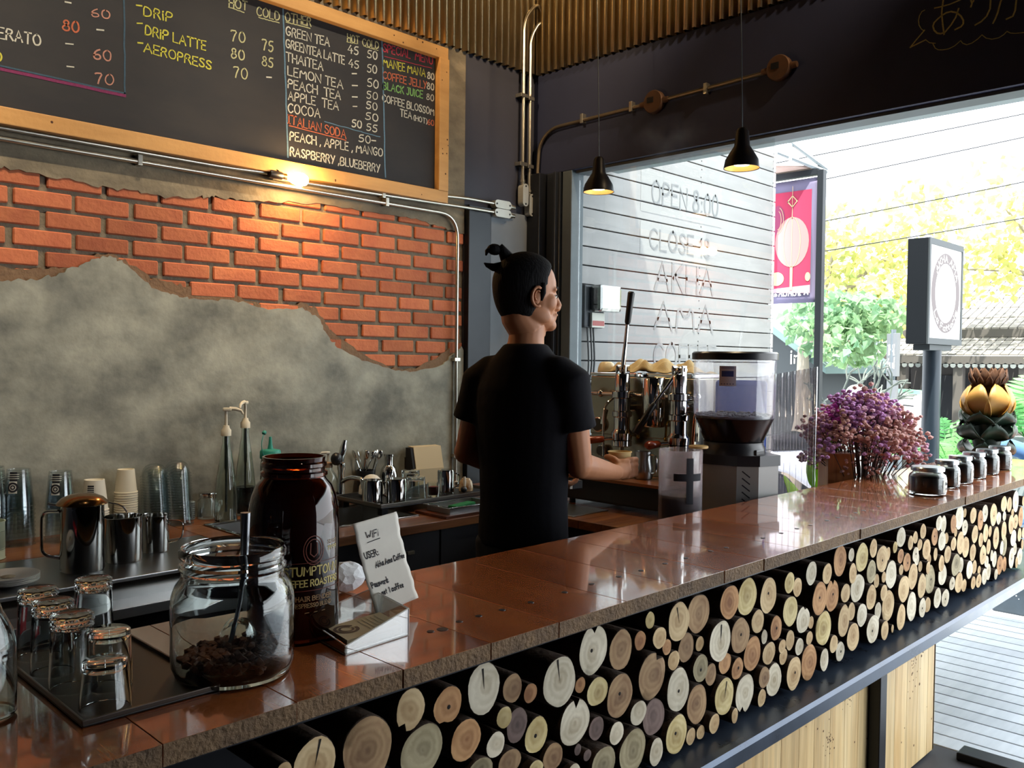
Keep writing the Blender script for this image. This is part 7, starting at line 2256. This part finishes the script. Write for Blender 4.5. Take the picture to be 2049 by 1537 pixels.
petals(12, .03, .40, .085, .495, .04, .010, M('rusty_paint', '#2e180c', .8, var=('#563415', 40, .3)), 'ruffled_centre', .1, .012)
b = B(); b.ball((0, 0, .42), .060, (1, 1, .8), 18); obj('seed_head', b, MATS['rusty_paint'], t)

def leaf_mat(nm, c1, c2):
    if nm in MATS: return MATS[nm]
    m = M(nm, c1, .6, var=(c2, 1.2, .2), island=.25, spec=.2)
    n, l = m.node_tree.nodes, m.node_tree.links
    b = n['Principled BSDF']; out = [x for x in n if x.type == 'OUTPUT_MATERIAL'][0]
    tl = n.new('ShaderNodeBsdfTranslucent'); mx = n.new('ShaderNodeMixShader'); mx.inputs['Fac'].default_value = .45
    hs = [x for x in n if x.type == 'HUE_SAT'][0]
    l.new(hs.outputs['Color'], tl.inputs['Color'])
    l.new(b.outputs[0], mx.inputs[1]); l.new(tl.outputs[0], mx.inputs[2]); l.new(mx.outputs[0], out.inputs['Surface'])
    return m
# big leaf
t = thing('leafy_plant', 'big bright green leaf of a potted plant outside the window', 'plant', (4.135, 1.945, 0.0))
b = B(); b.lathe([(.10, 0), (.13, .02), (.15, .30), (.14, .32), (.0005, .30)], n=24, cap1=False); obj('pot', b, M('teal_grey_pot', '#5f7f7c', .6), t)
m_leaf = leaf_mat('bright_leaf', '#6aa632', '#b4c94e')
for i, (dx, dy, h, tilt, tw) in enumerate(((0, 0, .90, .10, -.2), (.05, .05, .72, .5, 1.6), (-.02, .10, .66, .6, 2.9), (.10, -.02, .60, .7, .4))):
    b = B(); b.tube([(dx * .3, dy * .3, .29), (dx, dy, h)], [.012, .008], 8)
    cs, sn = math.cos(tw), math.sin(tw)
    L_ = .36 if i == 0 else .28
    def fn(u, v):
        w_ = .105 * math.sin(PI * (v * .93 + .05)) ** .7 * (1.15 - .6 * v)
        s = (u - .5) * 2 * w_
        f = L_ * math.sin(tilt) * v + .03 * v * v
        return (dx + cs * f - sn * s, dy + sn * f + cs * s, h - .02 + L_ * math.cos(tilt) * v - .05 * v * v * tilt - abs(s) * .25 + .004 * math.sin(v * 40))
    b.grid(8, 22, fn); obj('leaf', b, m_leaf, t, ang=80, solid=.0015)

# street side: figure, scooter, stool, stone planter
t = thing('garden_statue', 'white garden bust standing beyond the dried flowers', 'statue', (6.12, 2.63, 0))
b = B(); b.bx(-.12, .12, -.12, .12, 0, .70, .01); obj('plinth', b, M('pale_plinth', '#b9bcbb', .8), t)
b = B(); b.lathe([(.07, .70), (.10, .74), (.085, .80), (.11, .90), (.135, 1.0), (.12, 1.08), (.06, 1.13), (.045, 1.19)], n=24); b.ball((0, 0, 1.265), .082, (1, .9, 1.1), 18); obj('bust', b, M('white_plaster', '#a9acab', .7), t)
t = thing('scooter', 'parked pale scooter on the street behind the green leaf', 'scooter', (8.9, 4.15, -.12), -.6)
for x in (-.55, .58):
    b = B(); b.lathe([(.15, -.04), (.21, -.045), (.235, 0), (.21, .045), (.15, .04)], (x, 0, .235), (0, 1, 0), 28); obj('wheel', b, m_black, t)
m_sco = M('pale_scooter_paint', '#c7ced6', .3)
b = B(); b.tube([(-.62, 0, .62), (-.35, 0, .60), (-.1, 0, .42), (.15, 0, .34), (.36, 0, .42)], [.10, .15, .13, .12, .10], 14); b.tube([(.36, 0, .34), (.44, 0, .62), (.40, 0, .88)], [.13, .15, .09], 14); obj('body', b, m_sco, t)
b = B(); b.tube([(-.62, 0, .78), (-.35, 0, .80), (-.05, 0, .76)], [.09, .115, .09], 14); obj('seat', b, m_black, t)
b = B(); b.tube([(.36, -.32, .98), (.40, -.1, .93), (.40, .1, .93), (.36, .32, .98)], .016, 8); b.tube([(.40, 0, .9), (.52, 0, .40), (.58, 0, .235)], .022, 8); obj('handlebar', b, m_black, t)
b = B()
for s in (-1, 1):
    b.tube([(.40, .2 * s, .95), (.39, .24 * s, 1.10)], .006, 6); b.lathe([(.045, 0), (.05, .006), (.04, .014)], (.385, .25 * s, 1.13), (-1, 0, 0), 14)
obj('mirror', b, m_grey_post, t)
t = thing('chair', 'blue rounded chair back beyond the jam jars', 'chair', (6.80, 1.84, 0), .4)
b = B(); b.tube([(0, -.17, .80), (.01, -.12, .90), (.02, 0, .94), (.01, .12, .90), (0, .17, .80)], [.05, .06, .06, .06, .05], 12); obj('backrest', b, M('blue_cushion', '#3f5f86', .85), t)
b = B(); b.bx(-.42, .0, -.2, .2, .42, .50, .03); obj('seat', b, MATS['blue_cushion'], t)
for x in (-.38, -.03):
    for y in (-.17, .17):
        b = B(); b.cyl((x, y, 0), (x, y, .82 if x > -.1 else .42), .016, None, 8); obj('leg', b, m_grey_post, t)
t = thing('stone_planter', 'dark flecked stone planter block on the deck', 'planter', (6.31, 1.34, 0))
b = B(); b.bx(-.45, .30, -.30, .30, 0.0005, .46, .012); obj('block', b, M('flecked_stone', '#2c3640', .6, var=('#3c4854', 8, .3)), t)
q = B(); r = random.Random(12)
for i in range(60):
    q.lathe([(r.uniform(.002, .005), 0), (.001, .0008)], (r.uniform(-.43, .4), -.30, r.uniform(.03, .44)), (0, -1, 0), 6)
for i in range(40):
    q.lathe([(r.uniform(.002, .005), 0), (.001, .0008)], (-.45, r.uniform(-.28, .26), r.uniform(.03, .44)), (-1, 0, 0), 6)
obj('flecks', q, M('white_flecks', '#b9c2c8', .8), t)

# houses across the street
def house(nm, label, x0, x1, y0, y1, tiers, wallmat, roofmat, door):
    t = thing(nm, label, 'house', ((x0 + x1) / 2, (y0 + y1) / 2, -.12), wc=True)
    zt = tiers[0][0]
    b = B(); b.bx(x0, x1, y0, y1, -.12, zt); obj('wall', b, wallmat, t)
    for (z0, z1, over, back) in tiers:
        b = B()
        n = 6
        for i in range(n):
            f0, f1 = i / n, (i + 1) / n
            xa, xb_ = x0 - over + (back + over) * f0, x0 - over + (back + over) * f1
            za, zb_ = z0 + (z1 - z0) * f0, z0 + (z1 - z0) * f1
            m_ = 42
            for k in range(m_):
                ya = y0 - .3 + (y1 - y0 + .6) * k / m_; yb = ya + (y1 - y0 + .6) / m_ - .012
                b.prism([(xa, za + .012), (xb_ + .03, zb_ + .012), (xb_ + .03, zb_ + .034), (xa, za + .036)], (0, ya, 0), (1, 0, 0), (0, 0, 1), (0, yb - ya, 0))
        obj('roof', b, roofmat, t)
        b = B(); b.bx(x0 - over - .02, x0 - over + .02, y0 - .3, y1 + .3, z0 - .10, z0 + .01); obj('eave_board', b, M('weathered_wood', '#4a4744', .85), t)
    for (ya, yb, za, zb_) in door:
        b = B(); b.bx(x0 - .03, x0 - .001, ya, yb, za, zb_); obj('doorway', b, M('dark_doorway', '#23262b', .9), t)
    return t
m_tile = M('grey_roof_tiles', '#716e6a', .85, island=.2)
m_oldwood = M('old_dark_wood', '#2c2b2d', .85, var=('#403d3b', 6, .3, (1, 1, .2)))
h1 = house('house', 'old wooden house with two tiers of grey tiled roof behind the shop sign', 13.6, 18, 1.0, 5.0, [(1.62, 2.02, .9, .3), (2.0, 3.0, .15, 2.5)], m_oldwood, m_tile, [(3.95, 4.6, -.1, 1.35), (2.4, 3.5, -.1, 1.3), (1.3, 2.0, .3, 1.2)])
for y in (1.2, 2.2, 3.2, 4.0, 4.75):
    b = B(); b.bx(12.72, 12.84, y, y + .12, -.12, 1.55); obj('porch_post', b, MATS['weathered_wood'], h1)
b = B()
for k in range(46):
    y = .8 + k * .092
    b.lathe([(.036, 0), (.036, .02)], (12.70, y, 1.50), (-1, 0, 0), 8); 
obj('lace_trim', b, M('pale_fretwork', '#6a7070', .8), h1)['kind'] = 'stuff'
h2 = house('house', 'dark roofed wooden house with a black doorway left of the shop sign', 14.4, 18.5, 5.35, 7.8, [(1.62, 2.6, .5, 2.5)], m_oldwood, M('slate_roof', '#3d474b', .85, island=.15), [(5.5, 6.3, -.1, 1.35)])
t = thing('kiosk', 'small gabled wooden stall with white lettering at the end of the slatted wall', 'stall', (10.8, 5.5, -.12), wc=True)
b = B(); b.bx(10.5, 12, 5.05, 6.6, -.12, 1.60); obj('wall', b, M('grey_boards', '#3f4447', .85), t)
b = B(); b.prism([(4.75, 1.38), (5.85, 2.15), (7.0, 1.38), (7.0, 1.46), (5.85, 2.25), (4.75, 1.46)], (10.2, 0, 0), (0, 1, 0), (0, 0, 1), (2.2, 0, 0)); obj('roof', b, M('teal_roof', '#566a6a', .8, island=.1), t)
b = B(); b.prism([(5.05, 1.60), (6.6, 1.60), (5.85, 2.12)], (10.5, 0, 0), (0, 1, 0), (0, 0, 1), (.05, 0, 0)); obj('gable', b, MATS['grey_boards'], t)
q = B(); write(q, 'ine', (10.492, 5.36, 1.50), (0, -1, 0), (0, 0, 1), .17, .22, .02, .0, 2); obj('lettering', q, m_white, t)
t = thing('notice_board', 'white notice board with a green top edge on the street', 'board', (9.25, 3.40, -.12), -.8)
b = B(); b.bx(-.02, .02, -.27, .24, .95, 1.36, .003); obj('panel', b, m_white, t)
b = B(); b.bx(-.024, .024, -.27, .24, 1.325, 1.365); obj('green_edge', b, M('green_edge', '#6fb08a', .7), t)
for y in (-.22, .2):
    b = B(); b.bx(-.015, .015, y, y + .03, 0, .95); obj('leg', b, m_grey_post, t)
q = B(); q.stroke([(-.12, 1.2), (.12, 1.2)], (-.021, 0, 0), (0, -1, 0), (0, 0, 1), .012); obj('print', q, m_ink, t)
t = thing('hanging_boards', 'pair of grey hanging shop boards between the trees', 'sign', (9.15, 3.55, 1.2), -.8)
b = B(); b.bx(-.015, .015, -.14, .12, .18, .62, .004); obj('upper_board', b, M('grey_board', '#5d6063', .8), t)
b = B(); b.bx(-.015, .015, -.12, .10, -.12, .14, .004); obj('lower_board', b, M('grey_board', '#5d6063', .8), t)
q = B(); write(q, 'THAI', (-.0165, .08, .40), (0, -1, 0), (0, 0, 1), .10, .16, .014, .02, 3); write(q, 'food', (-.0165, .08, .26), (0, -1, 0), (0, 0, 1), .10, .16, .014, .02, 3); obj('lettering', q, m_white, t)
b = B(); b.cyl((0, -.01, -1.32), (0, -.01, .66), .025, None, 10); obj('pole', b, m_grey_post, t)

# trees and plants
def foliage(b, c, ext, n, size, r, droop=.3):
    for i in range(n):
        while True:
            p = Vector((r.uniform(-1, 1), r.uniform(-1, 1), r.uniform(-1, 1)))
            if p.length < 1: break
        p = Vector((c[0] + p.x * ext[0], c[1] + p.y * ext[1], c[2] + p.z * ext[2]))
        s = size * r.uniform(.6, 1.25)
        d = Vector((r.uniform(-1, 1), r.uniform(-1, 1), r.uniform(-.9, .4) - droop)).normalized()
        u = d.orthogonal().normalized()
        u = (Matrix.Rotation(r.uniform(0, 6.3), 3, d) @ u)
        f0 = d * s; w_ = u * s * .42
        nn = d.cross(u) * s * .12
        vs = [b.bm.verts.new(q) for q in (p, p + f0 * .35 + w_ + nn, p + f0, p + f0 * .35 - w_ + nn)]
        b._tag([b.bm.faces.new(vs)], False)
m_lf1 = leaf_mat('sunlit_leaves', '#93a468', '#d2c97e')
m_lf2 = leaf_mat('blue_green_leaves', '#5f8a70', '#93ac7c')
m_trunk = M('pale_trunk', '#8a8378', .9, bump=(20, .4))
def tree(label, base, clumps, mat, n, size, seed, trunk_top, nm='tree'):
    r = random.Random(seed)
    t = thing(nm, label, 'tree', base, wc=True)
    b = B()
    for c, e, k in clumps:
        foliage(b, c, e, int(n * k), size, r)
    o = obj('leaves', b, mat, t, ang=10); o['kind'] = 'stuff'
    b = B(); bx_ = Vector(base)
    b.tube([bx_, bx_.lerp(Vector(trunk_top), .5) + Vector((.1, -.05, 0)), Vector(trunk_top)], [.14, .11, .06], 10)
    for c, e, k in clumps:
        b.tube([Vector(trunk_top), Vector(trunk_top).lerp(Vector(c), .5) + Vector((0, 0, .1)), Vector(c)], [.05, .035, .012], 7)
    obj('trunk', b, m_trunk, t)
tree('yellow-green leafy tree filling the view left of the shop sign', (11.2, 5.6, -.12), [((11.3, 4.75, 2.55), (.9, .75, .75), 1.0), ((11.2, 5.1, 3.1), (.8, .5, .6), .35), ((10.6, 4.2, 2.25), (.5, .5, .38), .5), ((11.6, 4.2, 3.1), (.7, .6, .8), .5)], m_lf1, 620, .13, 3, (11.2, 5.3, 2.2))
tree('blue-green creeper tree low beside the steel post', (10.2, 5.2, -.12), [((9.9, 4.55, 2.0), (.55, .55, .42), 1.0), ((9.5, 4.15, 1.75), (.4, .35, .28), .5), ((9.7, 4.0, 2.05), (.4, .4, .25), .5)], m_lf2, 620, .12, 5, (10.1, 5.0, 1.7))
tree('tall yellow-leaved tree behind and above the shop sign', (14.2, 3.0, -.12), [((13.0, 3.6, 3.6), (1.0, 1.0, .7), .6), ((13.2, 3.0, 3.1), (.7, .9, .8), .7), ((12.8, 4.0, 2.8), (.5, .7, .5), .4), ((11.5, 2.55, 2.55), (.35, .3, .6), .35)], m_lf1, 560, .13, 8, (13.6, 3.1, 2.6))
r = random.Random(44)
t = thing('hanging_vine', 'yellow vine hanging down in front of the tiled roof', 'vine', (10.6, 2.55, 1.4), wc=True)
b = B()
for k in range(9):
    foliage(b, (10.6 + r.uniform(-.05, .05), 2.60 - .012 * k, 2.55 - .15 * k), (.10, .09, .10), 26, .12, r, .8)
o = obj('leaves', b, m_lf1, t, ang=10); o['kind'] = 'stuff'
b = B(); b.tube([(10.6, 2.6, 2.9), (10.6, 2.58, 2.2), (10.62, 2.52, 1.35)], .006, 6); obj('stem', b, m_trunk, t)
# bare frangipani
t = thing('bare_tree', 'bare frangipani with pale forking branches', 'tree', (7.85, 3.47, -.12), wc=True)
b = B(); r = random.Random(19)
def branch(p, d, L_, rad, k):
    e = p + d * L_
    m_ = p.lerp(e, .5) + Vector((r.uniform(-.02, .02), r.uniform(-.02, .02), .015))
    b.tube([p, m_, e], [rad, rad * .85, rad * .75], 7)
    if k:
        for s in range(2 if k > 1 else 3):
            ax = Vector((r.uniform(-1, 1), r.uniform(-1, 1), r.uniform(-.2, .2))).normalized()
            nd = (Matrix.Rotation(r.uniform(.35, .75) * (1 if s % 2 else -1), 3, ax) @ d); nd.z = max(nd.z, .15); nd.normalize()
            branch(e, nd, L_ * r.uniform(.62, .85), rad * .68, k - 1)
for d in ((-.25, .1, 1), (.25, -.25, .8), (.5, -.5, .55), (.1, -.1, 1), (-.1, .2, .9)):
    branch(Vector((7.85, 3.47, .50)), Vector(d).normalized(), .40, .024, 3)
b.tube([(7.85, 3.47, -.12), (7.85, 3.47, .58)], [.06, .045], 10)
obj('branches', b, M('pale_branch', '#565d58', .8), t)
# ferns
def fern(x, y, h, n, L_, label, seed):
    r = random.Random(seed)
    t = thing('fern', label, 'fern', (x, y, -.12), group='ferns along the street')
    for k in range(n):
        b = B()
        a = r.uniform(0, 2 * PI); e = r.uniform(.35, .95)
        P = [Vector((math.cos(a) * L_ * u * e, math.sin(a) * L_ * u * e, h * .55 + L_ * (u * (1.1 - e * .4) - .75 * u * u * e))) for u in [i / 12 for i in range(13)]]
        b.tube(P, .004, 5)
        for i in range(1, 12):
            d = (P[i + 1] - P[i - 1]).normalized(); sd = d.cross(Vector((0, 0, 1))).normalized()
            lw = L_ * .24 * math.sin(PI * (i / 12 * .85 + .1))
            for s in (1, -1):
                q = P[i]; tip = q + sd * s * lw + d * lw * .5 - Vector((0, 0, lw * .2))
                f = [b.bm.verts.new(v) for v in (q - d * .012, q + (tip - q) * .5 - d * .014, tip, q + (tip - q) * .5 + d * .016, q + d * .012)]
                b._tag([b.bm.faces.new(f)], False)
        obj('frond', b, leaf_mat('fern_green', '#4f9a63', '#9ccb7d'), t, ang=10)
    b = B(); b.lathe([(.10, 0), (.13, .02), (.14, h * .5), (.12, h * .55)], n=18); obj('pot', b, M('grey_pot', '#6c7478', .8), t)
fern(7.35, 2.40, 1.5, 11, .55, 'green fern left of the lotus ornament', 1)
fern(7.95, 2.02, 1.9, 13, .75, 'tall green fern behind the lotus ornament at the right edge', 2)
fern(7.3, 1.62, 1.3, 11, .5, 'low green fern right of the lotus ornament', 3)
# overhead wires
for i, (a, c, l) in enumerate((((8.68, 4.30, 2.95), (9.30, 3.30, 3.16), 'upper thin cable crossing behind the sign top'), ((8.67, 4.3, 2.64), (9.6, 3.0, 2.90), 'lower thin cable crossing behind the sign'), ((9.1, 3.8, 3.78), (10.3, 2.3, 4.15), 'topmost overhead cable against the sky'), ((9.2, 3.7, 3.55), (10.3, 2.3, 3.92), 'second overhead cable against the sky'))):
    a, c = Vector(a), Vector(c)
    e = (c - a)
    a2, c2 = a - e * 4, c + e * 4
    b = B(); b.tube([a2.lerp(c2, k / 16) - Vector((0, 0, .10 * math.sin(PI * k / 16))) + Vector((0, 0, .10)) for k in range(17)], .006, 5)
    tag(obj('overhead_cable', b, m_black), l, 'cable', 'cables over the street')
# a thin puff of steam above the coffee machine
b = B(); b.ball((0, 0, 0), 1.0, (.16, .22, .12), 16)
o = obj('steam', b, None, None, at=(3.25, 2.26, 2.49))
m = bpy.data.materials.new('steam'); m.use_nodes = True
n, l = m.node_tree.nodes, m.node_tree.links
for x in list(n):
    if x.type != 'OUTPUT_MATERIAL': n.remove(x)
out = n[0]
vs = n.new('ShaderNodeVolumePrincipled'); vs.inputs['Color'].default_value = (.9, .9, .92, 1); vs.inputs['Anisotropy'].default_value = .3
tc = n.new('ShaderNodeTexCoord'); gr = n.new('ShaderNodeTexNoise'); gr.inputs['Scale'].default_value = 9; gr.inputs['Detail'].default_value = 4
l.new(tc.outputs['Object'], gr.inputs['Vector'])
mp = n.new('ShaderNodeMapping'); mp.inputs['Scale'].default_value = (1 / .16, 1 / .22, 1 / .12); l.new(tc.outputs['Object'], mp.inputs['Vector'])
ln2 = n.new('ShaderNodeVectorMath'); ln2.operation = 'LENGTH'; l.new(mp.outputs[0], ln2.inputs[0])
fo = n.new('ShaderNodeMapRange'); fo.inputs['From Min'].default_value = 1.0; fo.inputs['From Max'].default_value = .2; l.new(ln2.outputs['Value'], fo.inputs['Value'])
nr = n.new('ShaderNodeMapRange'); nr.inputs['From Min'].default_value = .45; nr.inputs['From Max'].default_value = .75; nr.inputs['To Max'].default_value = 2.2; l.new(gr.outputs['Fac'], nr.inputs['Value'])
mu = n.new('ShaderNodeMath'); mu.operation = 'MULTIPLY'; l.new(fo.outputs['Result'], mu.inputs[0]); l.new(nr.outputs['Result'], mu.inputs[1])
l.new(mu.outputs[0], vs.inputs['Density']); l.new(vs.outputs[0], out.inputs['Volume'])
o.data.materials.append(m)
tag(o, 'thin puff of steam drifting under the black beam', 'steam', None, 'stuff')
